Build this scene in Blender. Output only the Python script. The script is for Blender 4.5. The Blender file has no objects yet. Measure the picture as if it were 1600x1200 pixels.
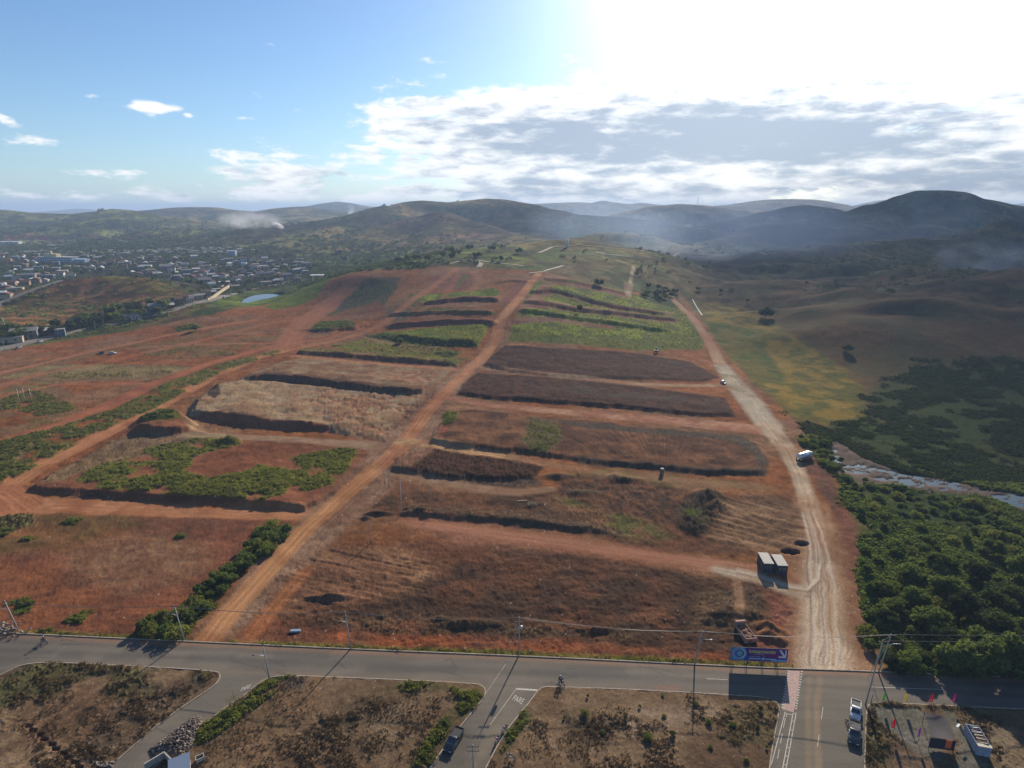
import bpy, bmesh, math, random
import numpy as np
from mathutils import Vector, Matrix, geometry
random.seed(7); RNG = np.random.default_rng(11)
R = math.radians
scn = bpy.context.scene
COLL = scn.collection

# ------------------------------------------------------------------ camera
H_CAM, PITCH, F_PX = 90.0, R(16.4), 932.0
CP, SP = math.cos(PITCH), math.sin(PITCH)
cam_d = bpy.data.cameras.new('camera'); cam = bpy.data.objects.new('camera', cam_d); COLL.objects.link(cam)
cam.location = (0, 0, H_CAM); cam.rotation_euler = (R(90) - PITCH, 0, 0)
cam_d.sensor_width = 36; cam_d.lens = F_PX / 1600 * 36; cam_d.clip_start = 0.5; cam_d.clip_end = 60000
scn.camera = cam
scn.render.resolution_x = 1024; scn.render.resolution_y = 768
scn.view_settings.view_transform = 'Standard'; scn.view_settings.look = 'None'
scn.view_settings.gamma = 1; scn.view_settings.exposure = 1.0
scn.render.engine = 'CYCLES'
scn.cycles.volume_bounces = 0; scn.cycles.max_bounces = 6; scn.cycles.transparent_max_bounces = 16
scn.cycles.diffuse_bounces = 2; scn.cycles.glossy_bounces = 2
scn.cycles.volume_step_rate = 2.0; scn.cycles.volume_max_steps = 96

# ------------------------------------------------------------------ light: low sun ahead, right of centre
SUN_AZ, SUN_EL = R(20.1), R(23.5); HAZE = 1.5e-4
S_DIR = Vector((math.sin(SUN_AZ) * math.cos(SUN_EL), math.cos(SUN_AZ) * math.cos(SUN_EL), math.sin(SUN_EL)))
sl = bpy.data.lights.new('sun', 'SUN'); sl.energy = 4.4; sl.angle = R(0.53); sl.color = (1.0, 0.87, 0.70)
so = bpy.data.objects.new('sun', sl); COLL.objects.link(so)
so.rotation_euler = (-S_DIR).to_track_quat('-Z', 'Y').to_euler()

def ray(px, py):
    v = (py - 600) / F_PX
    return (px - 800) / F_PX, CP - v * SP, -(SP + v * CP)
def azel(px, py):
    x, y, z = ray(px, py)
    return math.atan2(x, y), math.atan2(z, math.hypot(x, y))

# ------------------------------------------------------------------ sky
world = bpy.data.worlds.new('World'); scn.world = world; world.use_nodes = True
class NT:
    def __init__(s, nt): s.nt = nt; nt.nodes.clear()
    def n(s, t, ins=None, **kw):
        nd = s.nt.nodes.new(t)
        for k, v in kw.items(): setattr(nd, k, v)
        for k, v in (ins or {}).items():
            if isinstance(v, bpy.types.NodeSocket): s.nt.links.new(v, nd.inputs[k])
            else: nd.inputs[k].default_value = v
        return nd
    def m(s, op, a, b=0.0, c=None, clamp=False):
        i = {0: a, 1: b}
        if c is not None: i[2] = c
        return s.n('ShaderNodeMath', i, operation=op, use_clamp=clamp).outputs[0]
    def ss(s, x, lo, hi):
        return s.n('ShaderNodeMapRange', {0: x, 1: lo, 2: hi, 3: 0.0, 4: 1.0}, interpolation_type='SMOOTHSTEP').outputs[0]
    def mix(s, f, a, b, blend='MIX'):
        nd = s.nt.nodes.new('ShaderNodeMix'); nd.data_type = 'RGBA'; nd.blend_type = blend
        for k, v in ((0, f), (6, a), (7, b)):
            if isinstance(v, bpy.types.NodeSocket): s.nt.links.new(v, nd.inputs[k])
            else: nd.inputs[k].default_value = v if k == 0 else (tuple(v) + (1,))[:4]
        return nd.outputs[2]
    def link(s, a, b): s.nt.links.new(a, b)

def build_sky():
    t = NT(world.node_tree)
    sky = t.n('ShaderNodeTexSky', sky_type='NISHITA')
    sky.sun_disc = False; sky.sun_elevation = SUN_EL; sky.sun_rotation = SUN_AZ
    sky.air_density = 1.0; sky.dust_density = 0.55; sky.ozone_density = 2.2; sky.altitude = 200
    tc = t.n('ShaderNodeTexCoord'); sep = t.n('ShaderNodeSeparateXYZ', {0: tc.outputs['Generated']})
    az = t.m('ARCTAN2', sep.outputs[0], sep.outputs[1]); el = t.m('ARCSINE', sep.outputs[2])
    cv = t.n('ShaderNodeCombineXYZ', {0: t.m('MULTIPLY', az, 13.0), 1: t.m('MULTIPLY', t.m('POWER', t.m('ABSOLUTE', el), 0.85), 31.0), 2: 3.7})
    n1 = t.n('ShaderNodeTexNoise', {'Vector': cv.outputs[0], 'Scale': 1.0, 'Detail': 9.0, 'Roughness': 0.62, 'Lacunarity': 2.1, 'Distortion': 0.12}).outputs[0]
    cv2 = t.n('ShaderNodeCombineXYZ', {0: t.m('MULTIPLY', az, 16.0), 1: t.m('MULTIPLY', el, 60.0), 2: 9.1})
    n2 = t.n('ShaderNodeTexNoise', {'Vector': cv2.outputs[0], 'Scale': 1.0, 'Detail': 7.0, 'Roughness': 0.6, 'Distortion': 0.15}).outputs[0]
    def blob(px, py, rx, ry, w, tilt=0.0):
        a, e = azel(px, py); ra = rx / F_PX * 0.95; re = ry / F_PX * 0.95
        da = t.m('DIVIDE', t.m('SUBTRACT', az, a), ra)
        ee = t.m('SUBTRACT', el, e)
        if tilt: ee = t.m('ADD', ee, t.m('MULTIPLY', t.m('SUBTRACT', az, a), tilt))
        de = t.m('DIVIDE', ee, re)
        r2 = t.m('ADD', t.m('MULTIPLY', da, da), t.m('MULTIPLY', de, de))
        return t.m('MULTIPLY', t.m('EXPONENT', t.m('MULTIPLY', r2, -0.8)), w)
    def tot(bl):
        o = None
        for b in bl:
            v = blob(*b); o = v if o is None else t.m('MAXIMUM', o, v)
        return o
    bright = tot([(720, 122, 68, 17, .62), (620, 165, 90, 20, .5), (760, 180, 200, 36, 1.0), (960, 222, 340, 74, 1.6, .02), (690, 222, 170, 34, 1.0, .02),
        (1150, 225, 290, 66, 1.7, .02), (1330, 222, 130, 26, 1.2), (400, 241, 110, 11, .66), (545, 258, 60, 12, .6), (470, 274, 85, 16, 1.0), (640, 274, 130, 15, .62), (790, 278, 180, 20, 1.05),
        (248, 168, 34, 9, .78), (292, 181, 11, 6, .75), (14, 190, 26, 9, .62, .35), (40, 220, 56, 9, .72), (180, 271, 54, 7, .72),
        (312, 290, 14, 9, .55), (250, 306, 130, 9, .6), (410, 300, 120, 10, .68), (90, 308, 110, 10, .56), (560, 309, 250, 10, .78), (985, 12, 26, 14, .7), (1000, 40, 12, 8, .6), (1000, 302, 430, 22, 1.1),
        (1500, 275, 190, 44, 1.5), (1560, 180, 210, 42, .9), (1500, 60, 300, 110, 1.2), (1590, 190, 160, 50, 1.2)])
    d = t.m('ADD', bright, t.m('MULTIPLY', t.m('SUBTRACT', n1, 0.5), 2.4))
    dens = t.ss(d, 0.40, 0.78)
    dens = t.m('MULTIPLY', dens, t.ss(el, -0.002, 0.012))
    grey = tot([(960, 222, 270, 44, 1.1, .03), (1180, 213, 250, 46, 1.3, .05), (870, 245, 170, 20, .6), (1520, 276, 190, 30, .95), (470, 280, 70, 10, .75), (830, 286, 150, 12, .7), (700, 280, 90, 10, .6), (900, 300, 300, 12, .85), (250, 309, 100, 7, .5), (1250, 262, 140, 18, .5)])
    g = t.ss(t.m('ADD', grey, t.m('MULTIPLY', t.m('SUBTRACT', n2, 0.5), 2.6)), 0.10, 1.0)
    # aureole round the sun
    sv = t.n('ShaderNodeVectorMath', {0: tc.outputs['Generated'], 1: tuple(S_DIR)}, operation='DOT_PRODUCT').outputs['Value']
    ang = t.m('ARCCOSINE', t.m('MINIMUM', sv, 1.0))
    h1 = t.m('EXPONENT', t.m('MULTIPLY', t.m('POWER', t.m('DIVIDE', ang, 0.20), 2.0), -1.0))
    h2 = t.m('EXPONENT', t.m('MULTIPLY', t.m('POWER', t.m('DIVIDE', ang, 0.40), 2.0), -1.0))
    halo = t.m('ADD', t.m('MULTIPLY', h1, 1.0), t.m('MULTIPLY', h2, 0.11))
    base = t.n('ShaderNodeVectorMath', {0: t.n('ShaderNodeVectorMath', {0: sky.outputs[0], 1: (0.80, 1.0, 1.22)}, operation='MULTIPLY').outputs[0], 'Scale': 0.088}, operation='SCALE').outputs[0]
    # thin bright haze along the horizon
    hz = t.m('EXPONENT', t.m('MULTIPLY', t.m('ABSOLUTE', el), -13.0))
    base = t.mix(t.m('MULTIPLY', hz, 0.38), base, (0.56, 0.74, 0.92))
    lit = t.mix(t.m('MULTIPLY', n2, 0.35), (0.98, 0.97, 0.95), (0.72, 0.78, 0.86))
    ccol = t.mix(g, lit, (0.36, 0.43, 0.54))
    skyc = t.mix(t.m('MULTIPLY', dens, 0.93), base, ccol)
    add = t.n('ShaderNodeVectorMath', {0: (1.0, 0.97, 0.90), 'Scale': t.m('MULTIPLY', halo, t.m('SUBTRACT', 1.0, t.m('MULTIPLY', t.m('MULTIPLY', dens, g), 0.72)))}, operation='SCALE').outputs[0]
    out = t.n('ShaderNodeVectorMath', {0: skyc, 1: add}, operation='ADD').outputs[0]
    bg = t.n('ShaderNodeBackground', {0: out, 1: 0.60})
    t.n('ShaderNodeOutputWorld', {0: bg.outputs[0]})
build_sky()

# ------------------------------------------------------------------ noise (numpy)
def _hash(ix, iy, seed):
    h = (ix.astype(np.uint32) * np.uint32(374761393) + iy.astype(np.uint32) * np.uint32(668265263) + np.uint32(seed * 2246822519 & 0xffffffff))
    h = (h ^ (h >> np.uint32(13))) * np.uint32(1274126177)
    h ^= h >> np.uint32(16)
    return (h & np.uint32(0xffff)).astype(np.float32) * np.float32(1 / 65535.)
def vn(x, y, seed=0):
    fx = np.floor(x); fy = np.floor(y); ix = fx.astype(np.int64); iy = fy.astype(np.int64)
    tx = (x - fx).astype(np.float32); ty = (y - fy).astype(np.float32)
    tx = tx * tx * (3 - 2 * tx); ty = ty * ty * (3 - 2 * ty)
    a = _hash(ix, iy, seed); b = _hash(ix + 1, iy, seed); c = _hash(ix, iy + 1, seed); d = _hash(ix + 1, iy + 1, seed)
    ab = a + (b - a) * tx
    return ab + (c + (d - c) * tx - ab) * ty
def fbm(x, y, sc, octv=4, seed=0, rough=0.5):
    o = 0; amp = 1; tot = 0
    for k in range(octv):
        f = 2.03 ** k / sc
        cs, sn = math.cos(k * 1.3 + .4), math.sin(k * 1.3 + .4)
        o = o + amp * vn((x * cs - y * sn) * f, (x * sn + y * cs) * f, seed + k * 17); tot += amp; amp *= rough
    return o / tot
def sstep(x, a, b):
    t = np.clip((x - a) / (b - a), 0, 1); return t * t * (3 - 2 * t)
# ------------------------------------------------------------------ large landform
APEX = 60.0
# pixel of the photograph where the spot was read, and the spot's height in metres
CTRL = [(-200,1200,0),(0,1200,0),(400,1200,0),(800,1200,0),(1200,1200,0),(1600,1200,0),(1850,1200,0),(-300,1000,0),(0,1000,0),(400,1010,0),(800,1025,0),(1200,1040,0),(1600,1060,0),(1900,1070,0),
 (200,850,0),(600,850,0),(1000,850,0),(1280,850,0),(1600,850,-1),(1450,1000,-.4),(1900,850,-1),(-300,850,0),(0,700,0),(300,750,0),(600,720,0),(900,720,.6),(1200,700,0),(1600,720,-2),(1900,700,-2),(1400,650,-2),(-300,700,0),
 (0,600,0),(200,600,0),(450,600,1),(750,560,3),(950,600,2),(1130,590,0),(1400,560,-2),(1600,600,0),(1900,600,3),(-300,600,0),(0,550,-2),(200,515,-2),(330,490,-3),(400,478,-3),(250,560,0),(400,530,0.6),(560,540,3),(780,515,10),(800,480,18.4),(840,430,30),
 (410,481,-1),(450,465,4),(480,450,11),(520,436,22),(560,430,27),(640,420,30),(700,418,31),(770,420,31),(850,425,31),(480,500,2),(450,530,1),(620,470,16),(560,480,8),(600,520,5),(700,520,8),(700,470,18),(640,540,4),(720,450,23),(560,450,18),(640,440,24),
 (900,440,26),(950,452,20),(1000,458,14),(1070,450,10),(900,480,15),(900,530,7),(1000,500,8),(1050,540,3),(1080,480,6),(1100,520,3),(1000,480,12),(1130,470,4),(1195,490,0),(1300,520,-1),(1250,470,0),(1150,440,4),
 (500,415,2),(450,430,0),(600,405,8),(700,402,14),(800,398,32),(880,418,28),(960,430,22),(980,402,26),(1040,420,18),(1060,440,12),(420,450,-2),(380,462,-3),(300,470,-2),
 (0,440,0),(0,400,0),(200,400,0),(400,400,0),(0,380,4),(200,380,4),(400,384,4),(-300,440,0),(-300,400,0),(1200,430,0),(1400,480,0),(1600,520,7),(1450,520,2),(1600,650,-1),(1900,500,12),(600,385,4),(700,380,8),(1300,400,5),(1100,400,8),(100,470,0),(300,450,0)]
WCTRL = [(x, y, 5) for y in (2600, 5200, 9500, 14000) for x in (-1.1 * y, -.55 * y, 0, .55 * y, 1.1 * y)] + [(-60, 20, 0), (60, 20, 0), (0, 50, 0), (0, -30, 0)]
# ridges: pixel of the crest, forward distance, half width
RIDGES = [
 (60, [(-150,500,420),(0,478,560),(60,450,610),(110,437,640),(160,432,655),(210,435,650),(255,447,620),(300,462,560),(330,478,510)]),
 (55, [(2000,418,638),(1750,430,571),(1600,450,504),(1550,465,487),(1500,479,470),(1450,487,453),(1412,492,436),(1362,497,420)]),
 (48, [(1900,424,688),(1700,430,653),(1560,435,619),(1525,435,610),(1475,440,602),(1437,445,593),(1400,451,576),(1350,459,550),(1300,466,516)]),
 (58, [(1800,425,765),(1550,417,722),(1512,414,722),(1462,415,714),(1425,422,697),(1387,430,680),(1350,440,663),(1312,445,646),(1237,446,612)]),
 (100, [(1900,330,1080),(1600,352,1035),(1562,356,1017),(1525,365,990),(1487,370,972),(1450,374,954),(1412,380,945),(1362,382,936),(1312,386,918),(1275,387,909),(1225,395,882)]),
 (250, [(1900,330,1700),(1700,332,1600),(1600,331,1540),(1575,326,1520),(1525,316,1500),(1490,303,1500),(1460,297,1500),(1435,297,1500),(1410,304,1500),(1380,317,1500),(1345,333,1480),(1300,352,1400),(1250,372,1300)]),
 (90, [(1470,352,1330),(1420,368,1200)]), (90, [(1375,350,1350),(1330,374,1200)]),
 (170, [(1340,338,1900),(1300,326,1900),(1262,321,1900),(1235,323,1900),(1200,331,1900),(1150,345,1800),(1090,362,1700)]),
 (500, [(1150,320,3600),(1200,312,3700),(1235,311,3700),(1270,312,3700),(1305,317,3700),(1340,325,3600),(1380,330,3600)]),
 (600, [(1340,326,5200),(1365,316,5200),(1382,312,5200),(1400,314,5200),(1430,325,5200),(1580,320,6500),(1620,316,6500),(1700,318,6500)]),
 (200, [(905,354,2500),(937,341,2500),(975,331,2500),(1012,323,2500),(1062,319,2500),(1100,321,2500),(1150,327,2500),(1200,330,2500)]),
 (150, [(830,352,1700),(857,348,1700),(890,345,1700),(925,342,1700),(975,342,1700),(1012,346,1700),(1050,353,1650),(1087,362,1600)]),
 (95, [(960,378,1250),(980,368,1300),(1017,360,1330),(1062,359,1350),(1112,362,1350),(1175,367,1300),(1220,374,1250)]),
 (85, [(880,385,1000),(910,375,1080),(937,367,1120),(975,366,1120),(1010,372,1080)]),
 (90, [(1060,402,1000),(1095,388,1080),(1125,377,1120),(1162,369,1160),(1200,358,1200),(1250,350,1250)]),
 (100, [(800,399,780),(837,391,800),(862,386,810),(887,385,810),(920,388,800),(950,398,780)]),
 (600, [(800,330,5200),(830,319,5200),(870,317,5200),(905,316,5200),(925,317,5200),(943,313,5200),(955,316,5200),(985,319,5200),(1000,317,5200),(1030,320,5200),(1060,324,5200)]),
 (230, [(340,386,1300),(390,370,1450),(450,353,1600),(500,345,1650),(550,337,1700),(600,325,1800),(645,315,1900),(660,314,1900),(700,317,1900),(730,314,1900),(760,311,1900),(790,313,1880),(825,319,1850),(860,328,1800),(900,341,1700),(940,356,1600)]),
 (120, [(520,384,1250),(560,371,1300),(600,354,1420),(650,341,1500),(690,338,1500),(740,348,1420),(780,362,1320),(830,380,1150)]),
 (120, [(690,339,1500),(700,360,1300),(715,385,1150)]), (110, [(600,330,1750),(500,366,1400),(440,384,1200)]),
 (260, [(-400,318,2300),(-100,322,2300),(0,328,2200),(50,333,2200),(110,335,2200),(150,331,2200),(175,327,2200),(205,329,2200),(250,338,2200),(300,350,2100),(340,366,1900)]),
 (150, [(60,352,1800),(130,345,1850),(180,340,1900)]), (120, [(200,372,1500),(240,362,1600),(290,358,1700)]), (110, [(350,375,1400),(390,362,1500),(440,360,1550)]),
 (500, [(200,336,3200),(250,328,3100),(290,324,3000),(330,324,3000),(370,329,3000),(400,331,3000),(440,325,3000),(470,323,3000),(500,332,2900),(560,345,2600)]),
 (600, [(440,330,4700),(480,323,4700),(505,318,4700),(528,315,4700),(545,317,4700),(570,322,4700),(600,328,4700)]),
 (900, [(60,335,8000),(95,330,8000),(125,326,8000),(150,329,8000),(190,335,8000)]),
]
GU, GR = 520, 640
g_u = np.linspace(-1.4, 1.4, GU); g_l = np.linspace(math.log(5.0), math.log(16000.0), GR)
def _tps():
    pts = []
    for px, py, z in CTRL:
        dx, dy, dz = ray(px, py); s = (z - H_CAM) / dz; pts.append((dx * s, dy * s, z))
    pts += WCTRL
    p = np.array(pts, float); yy = p[:, 1] + APEX; A = np.c_[p[:, 0] / yy, np.log(yy)]; n = len(A)
    def K(r2): return 0.5 * r2 * np.log(r2 + 1e-12)
    d2 = ((A[:, None] - A[None]) ** 2).sum(-1)
    M = np.zeros((n + 3, n + 3)); M[:n, :n] = K(d2) + np.eye(n) * 2e-4
    M[:n, n] = 1; M[:n, n + 1:] = A; M[n, :n] = 1; M[n + 1:, :n] = A.T
    w = np.linalg.solve(M, np.r_[p[:, 2], 0, 0, 0])
    UU, LL = np.meshgrid(g_u, g_l); out = w[n] + w[n + 1] * UU + w[n + 2] * LL
    for i in range(n): out += w[i] * K((UU - A[i, 0]) ** 2 + (LL - A[i, 1]) ** 2)
    return out
def seg_dist(X, Y, a, b):
    dx, dy = b[0] - a[0], b[1] - a[1]; L2 = dx * dx + dy * dy + 1e-9
    t = np.clip(((X - a[0]) * dx + (Y - a[1]) * dy) / L2, 0, 1)
    return np.hypot(X - a[0] - t * dx, Y - a[1] - t * dy), t
def _macro():
    UU, LL = np.meshgrid(g_u, g_l); YY = np.exp(LL); X = UU * YY; Y = YY - APEX
    z = _tps()
    far = sstep(Y, 650, 1000); z = z * (1 - far) + far * np.clip(z, 0, 40)
    acc = np.zeros_like(z); pk = np.zeros_like(z)
    wob = (fbm(X, Y, 260, 3, 91) - .5)
    for w, pts in RIDGES:
        W = []
        for px, py, D in pts:
            dx, dy, dz = ray(px, py); s = D / dy; W.append((dx * s, D, H_CAM + dz * s))
        num = np.zeros_like(z); den = np.zeros_like(z) + 1e-12; best = np.full_like(z, 1e9)
        for a, b in zip(W[:-1], W[1:]):
            d, t = seg_dist(X, Y, a, b); zz = a[2] + (b[2] - a[2]) * t
            k = 1 / (d + 3.0) ** 4; num += zz * k; den += k; best = np.minimum(best, d)
        d = np.maximum(best + wob * w * .35 * sstep(best, w * .1, w * .6), 0)
        h = num / den * np.exp(-(d / w) ** 1.7)
        acc += np.clip(h, 0, None) ** 5; pk = np.maximum(pk, np.exp(-(d / w / .8) ** 2) * sstep(h, 5, 25))
    acc = acc ** .2
    # gullies and folds on the hill flanks
    gx = fbm(X, Y, 170, 4, 41); rid = 1 - np.abs(2 * gx - 1)
    acc = acc * (1 + (rid - .72) * .75 * (1 - pk) * sstep(acc, 6, 40))

    fr_ = sstep(X / (Y + 60), .22, .42) * sstep(Y, 330, 480) * (1 - sstep(Y, 1300, 1700))
    f1 = 1 - np.abs(2 * fbm(X * .55 + Y * .35, Y * 1.0 - X * .35, 105, 3, 44, .42) - 1)
    f2 = 1 - np.abs(2 * fbm(X, Y, 260, 2, 46, .4) - 1)
    fold = (sstep(f1, .5, 1.0) * 11 + sstep(f2, .5, 1.0) * 9 - 6) * fr_
    return z * (1 - sstep(acc, 2, 40) * .7) + acc + fold
MAC = _macro()
def mac(X, Y):
    X = np.asarray(X, float); Y = np.asarray(Y, float); yy = np.maximum(Y + APEX, 5.01)
    fu = np.clip((X / yy + 1.4) / 2.8 * (GU - 1), 0, GU - 1.001); fl = np.clip((np.log(yy) - g_l[0]) / (g_l[-1] - g_l[0]) * (GR - 1), 0, GR - 1.001)
    iu = fu.astype(int); il = fl.astype(int); a = fu - iu; b = fl - il
    a = a * 1.0
    return (MAC[il, iu] * (1 - a) + MAC[il, iu + 1] * a) * (1 - b) + (MAC[il + 1, iu] * (1 - a) + MAC[il + 1, iu + 1] * a) * b
_S = np.geomspace(40, 15000, 1400)
def P(px, py):
    """world XY of the ground seen at this pixel of the photograph"""
    dx, dy, dz = ray(px, py)
    z = H_CAM + dz * _S - mac(dx * _S, dy * _S)
    k = np.argmax(z < 0)
    if z[k] >= 0: k = len(_S) - 1
    if k == 0: s = _S[0]
    else:
        t = z[k - 1] / (z[k - 1] - z[k]); s = _S[k - 1] + (_S[k] - _S[k - 1]) * t
    return dx * s, dy * s
def PP(pts): return [P(p[0], p[1]) for p in pts]

# ------------------------------------------------------------------ fine ground grid
Q = 1.0
NU, NR = int(1750 * Q), int(1720 * Q)
uf = np.concatenate([np.linspace(-1.35, -.93, int(90 * Q), endpoint=False), np.linspace(-.93, .93, NU), np.linspace(.93, 1.35, int(90 * Q) + 1)[1:]])
_y = np.geomspace(8, 14000, 6000); _dens = np.maximum(F_PX * .64 * H_CAM / np.maximum(_y, 62) ** 2, (F_PX * .64) * .42 / _y)
_dens = np.where(_y > 3200, _dens * .55, _dens)
_c = np.r_[0, np.cumsum((_dens[1:] + _dens[:-1]) / 2 * np.diff(_y))]
yf = np.interp(np.linspace(0, _c[-1], NR), _c, _y)
NC = len(uf)
GX = (uf[None, :] * (yf[:, None] + APEX)).ravel(); GY = np.repeat(yf, NC)
N_ = len(GX)
GZ = mac(GX, GY)
DIST = np.hypot(GX, GY)
N200 = fbm(GX, GY, 160, 4, 5); N30 = fbm(GX, GY, 30, 4, 1); N8 = fbm(GX, GY, 8, 4, 2); N2 = fbm(GX, GY, 2.2, 4, 3, .6); N05 = fbm(GX, GY, .55, 3, 4, .6)
WX = (fbm(GX, GY, 14, 4, 21, .62) - .5) * 2; WY = (fbm(GX, GY, 14, 4, 22, .62) - .5) * 2
COL = np.zeros((N_, 3), np.float32)
VEG = np.zeros(N_, np.float32)      # how much green growth stands here
DRY = np.zeros(N_, np.float32)      # dry grass
ROUGH = np.ones(N_, np.float32)     # strength of clods and ruts
def C(*c): return np.array(c, np.float32)
def mix3(a, b, t): return a + (b - a) * t[:, None]
def subset(W, pad):
    W = np.array(W); lo = W.min(0) - pad; hi = W.max(0) + pad
    return np.nonzero((GX > lo[0]) & (GX < hi[0]) & (GY > lo[1]) & (GY < hi[1]))[0]
def psd(X, Y, W):
    """signed distance to polygon, positive inside"""
    d = np.full(X.shape, 1e9); ins = np.zeros(X.shape, bool); n = len(W)
    for i in range(n):
        a, b = W[i], W[(i + 1) % n]
        dd, _ = seg_dist(X, Y, a, b); d = np.minimum(d, dd)
        c = ((a[1] > Y) != (b[1] > Y))
        with np.errstate(divide='ignore', invalid='ignore'):
            xi = (b[0] - a[0]) * (Y - a[1]) / (b[1] - a[1] + 1e-30) + a[0]
        ins ^= c & (X < xi)
    return np.where(ins, d, -d)
def region(pts, soft=1.0, warp=1.0, world=False):
    W = pts if world else PP(pts); k = subset(W, soft + warp * 1.5 + 1)
    if len(k) == 0: return k, np.zeros(0)
    s = psd(GX[k] + WX[k] * warp, GY[k] + WY[k] * warp, W)
    m = sstep(s, -soft, soft); j = m > 0
    return k[j], m[j].astype(np.float32)
def paint(pts, col, a=1.0, soft=1.0, warp=1.0, col2=None, nz=None, lo=.35, hi=.65, veg=None, dry=None, rough=None, thr=None, world=False):
    k, m = region(pts, soft, warp, world)
    if len(k) == 0: return k, m
    n = (N8 if nz is None else nz)[k]
    if thr is not None: m = m * sstep(n, thr - .06, thr + .06)
    c = np.broadcast_to(C(*col), (len(k), 3)) if col2 is None else mix3(C(*col)[None], C(*col2)[None], sstep(n, lo, hi))
    COL[k] += (c - COL[k]) * (m * a)[:, None]
    if veg is not None: VEG[k] += (veg - VEG[k]) * m
    if dry is not None: DRY[k] += (dry - DRY[k]) * m
    if rough is not None: ROUGH[k] += (rough - ROUGH[k]) * m
    return k, m
def path_coords(k, W, warp):
    X = GX[k] + WX[k] * warp; Y = GY[k] + WY[k] * warp
    best = np.full(len(k), 1e9); s = np.zeros(len(k)); side = np.zeros(len(k)); L = 0; ti = np.zeros(len(k))
    for i, (a, b) in enumerate(zip(W[:-1], W[1:])):
        d, t = seg_dist(X, Y, a, b); ln = math.hypot(b[0] - a[0], b[1] - a[1])
        j = d < best; best[j] = d[j]; s[j] = L + t[j] * ln; ti[j] = i + t[j]
        cr = ((b[0] - a[0]) * (Y - a[1]) - (b[1] - a[1]) * (X - a[0])) / max(ln, 1e-6)
        side[j] = cr[j]; L += ln
    return best, s, side, ti
def track(pts, w, col, a=1.0, soft=.8, warp=.3, col2=None, rut=.35, flat=True, veg=0, dz=0.0, world=False, rutc=.25):
    """a worn way: wheel lines run along it"""
    W = pts if world else PP(pts); ws = np.array(w if hasattr(w, '__len__') else [w] * len(W), float) / 2
    k = subset(W, ws.max() + soft + 2)
    d, s, side, ti = path_coords(k, W, warp)
    hw = np.interp(ti, np.arange(len(W)), ws)
    m = sstep(hw - d, -soft, soft) * a; j = m > 0; k, m, s, side, d, hw = k[j], m[j], s[j], side[j], d[j], hw[j]
    st = vn(s / 9, side / .55, 31) * .6 + vn(s / 4, side / .28, 32) * .4
    c = C(*col)[None] * (0.95 + .45 * st[:, None])
    if col2 is not None: c = mix3(c, C(*col2)[None] * (0.85 + .3 * st[:, None]), sstep(N8[k] * .5 + N30[k] * .5, .42, .6))
    for off in (-.9, .9):
        lm = np.exp(-((side - off - .25 * (vn(s / 30, s * 0, 35) - .5)) / .38) ** 2) * rutc
        c = c * (1 + lm[:, None])
    COL[k] += (c - COL[k]) * m[:, None]
    VEG[k] *= 1 - m * (1 - veg); DRY[k] *= 1 - m
    if flat: ROUGH[k] *= 1 - m * .75
    GZ[k] += ((st - .5) * rut * .35 + dz) * m
    return k, m
def plateau(pts, soft=1.2, warp=2.0, world=False, hs_=.68, power=3):
    soft = soft * 1.5
    """earthwork: polygon whose vertices carry a height above the natural ground"""
    W = PP(pts); hs = [p[2] for p in pts]; k = subset(W, soft + 4)
    X, Y = GX[k], GY[k]
    s = psd(X + WX[k] * warp + (N2[k] - .5) * 1.6, Y + WY[k] * warp + (N2[k] - .5) * 1.2, W)
    j = s > -soft * .2; k, X, Y, s = k[j], X[j], Y[j], s[j]
    num = np.zeros(len(k)); den = np.zeros(len(k))
    n = len(W)
    for i in range(n):
        a, b = W[i], W[(i + 1) % n]; d, t = seg_dist(X, Y, a, b); kk = 1 / (d + .5) ** power
        num += (hs[i] + (hs[(i + 1) % n] - hs[i]) * t) * kk; den += kk
    m = sstep(s, -soft * .2, soft)
    GZ[k] += num / den * m * (.75 + .5 * N8[k]) * hs_
    return k, m, s
def mound(px, py, rx, ry, h, rot=0, world=False, p=1.0):
    x0, y0 = (px, py) if world else P(px, py); k = subset([(x0 - rx * 2, y0 - ry * 2), (x0 + rx * 2, y0 + ry * 2)], 1)
    c, s = math.cos(rot), math.sin(rot); dx, dy = GX[k] - x0 + WX[k] * .5, GY[k] - y0 + WY[k] * .5
    r = np.hypot((dx * c + dy * s) / rx, (-dx * s + dy * c) / ry)
    m = np.clip(1 - r, 0, 1) ** p; GZ[k] += h * m
    return k, m
# ------------------------------------------------------------------ what the ground is made of, place by place
RED, RED2, ORG, TAN, PALE = (.275, .118, .058), (.20, .082, .044), (.40, .20, .105), (.40, .27, .165), (.40, .32, .21)
BRN, DRK, GRN, YG, OLV, DRYG = (.16, .10, .062), (.088, .062, .046), (.07, .105, .024), (.155, .18, .04), (.115, .11, .045), (.24, .165, .085)
t = sstep(N200 * .55 + N30 * .45, .40, .60)
COL[:] = mix3(C(.115, .12, .045)[None], C(.20, .135, .07)[None], t)
COL[:] = mix3(COL, C(.045, .065, .028)[None], sstep(fbm(GX, GY, 340, 5, 77, .6), .56, .64) * sstep(DIST, 500, 900) * .85)
k = np.nonzero(DIST > 480)[0]
NH = fbm(GX[k], GY[k], 60, 5, 78, .62)
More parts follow.
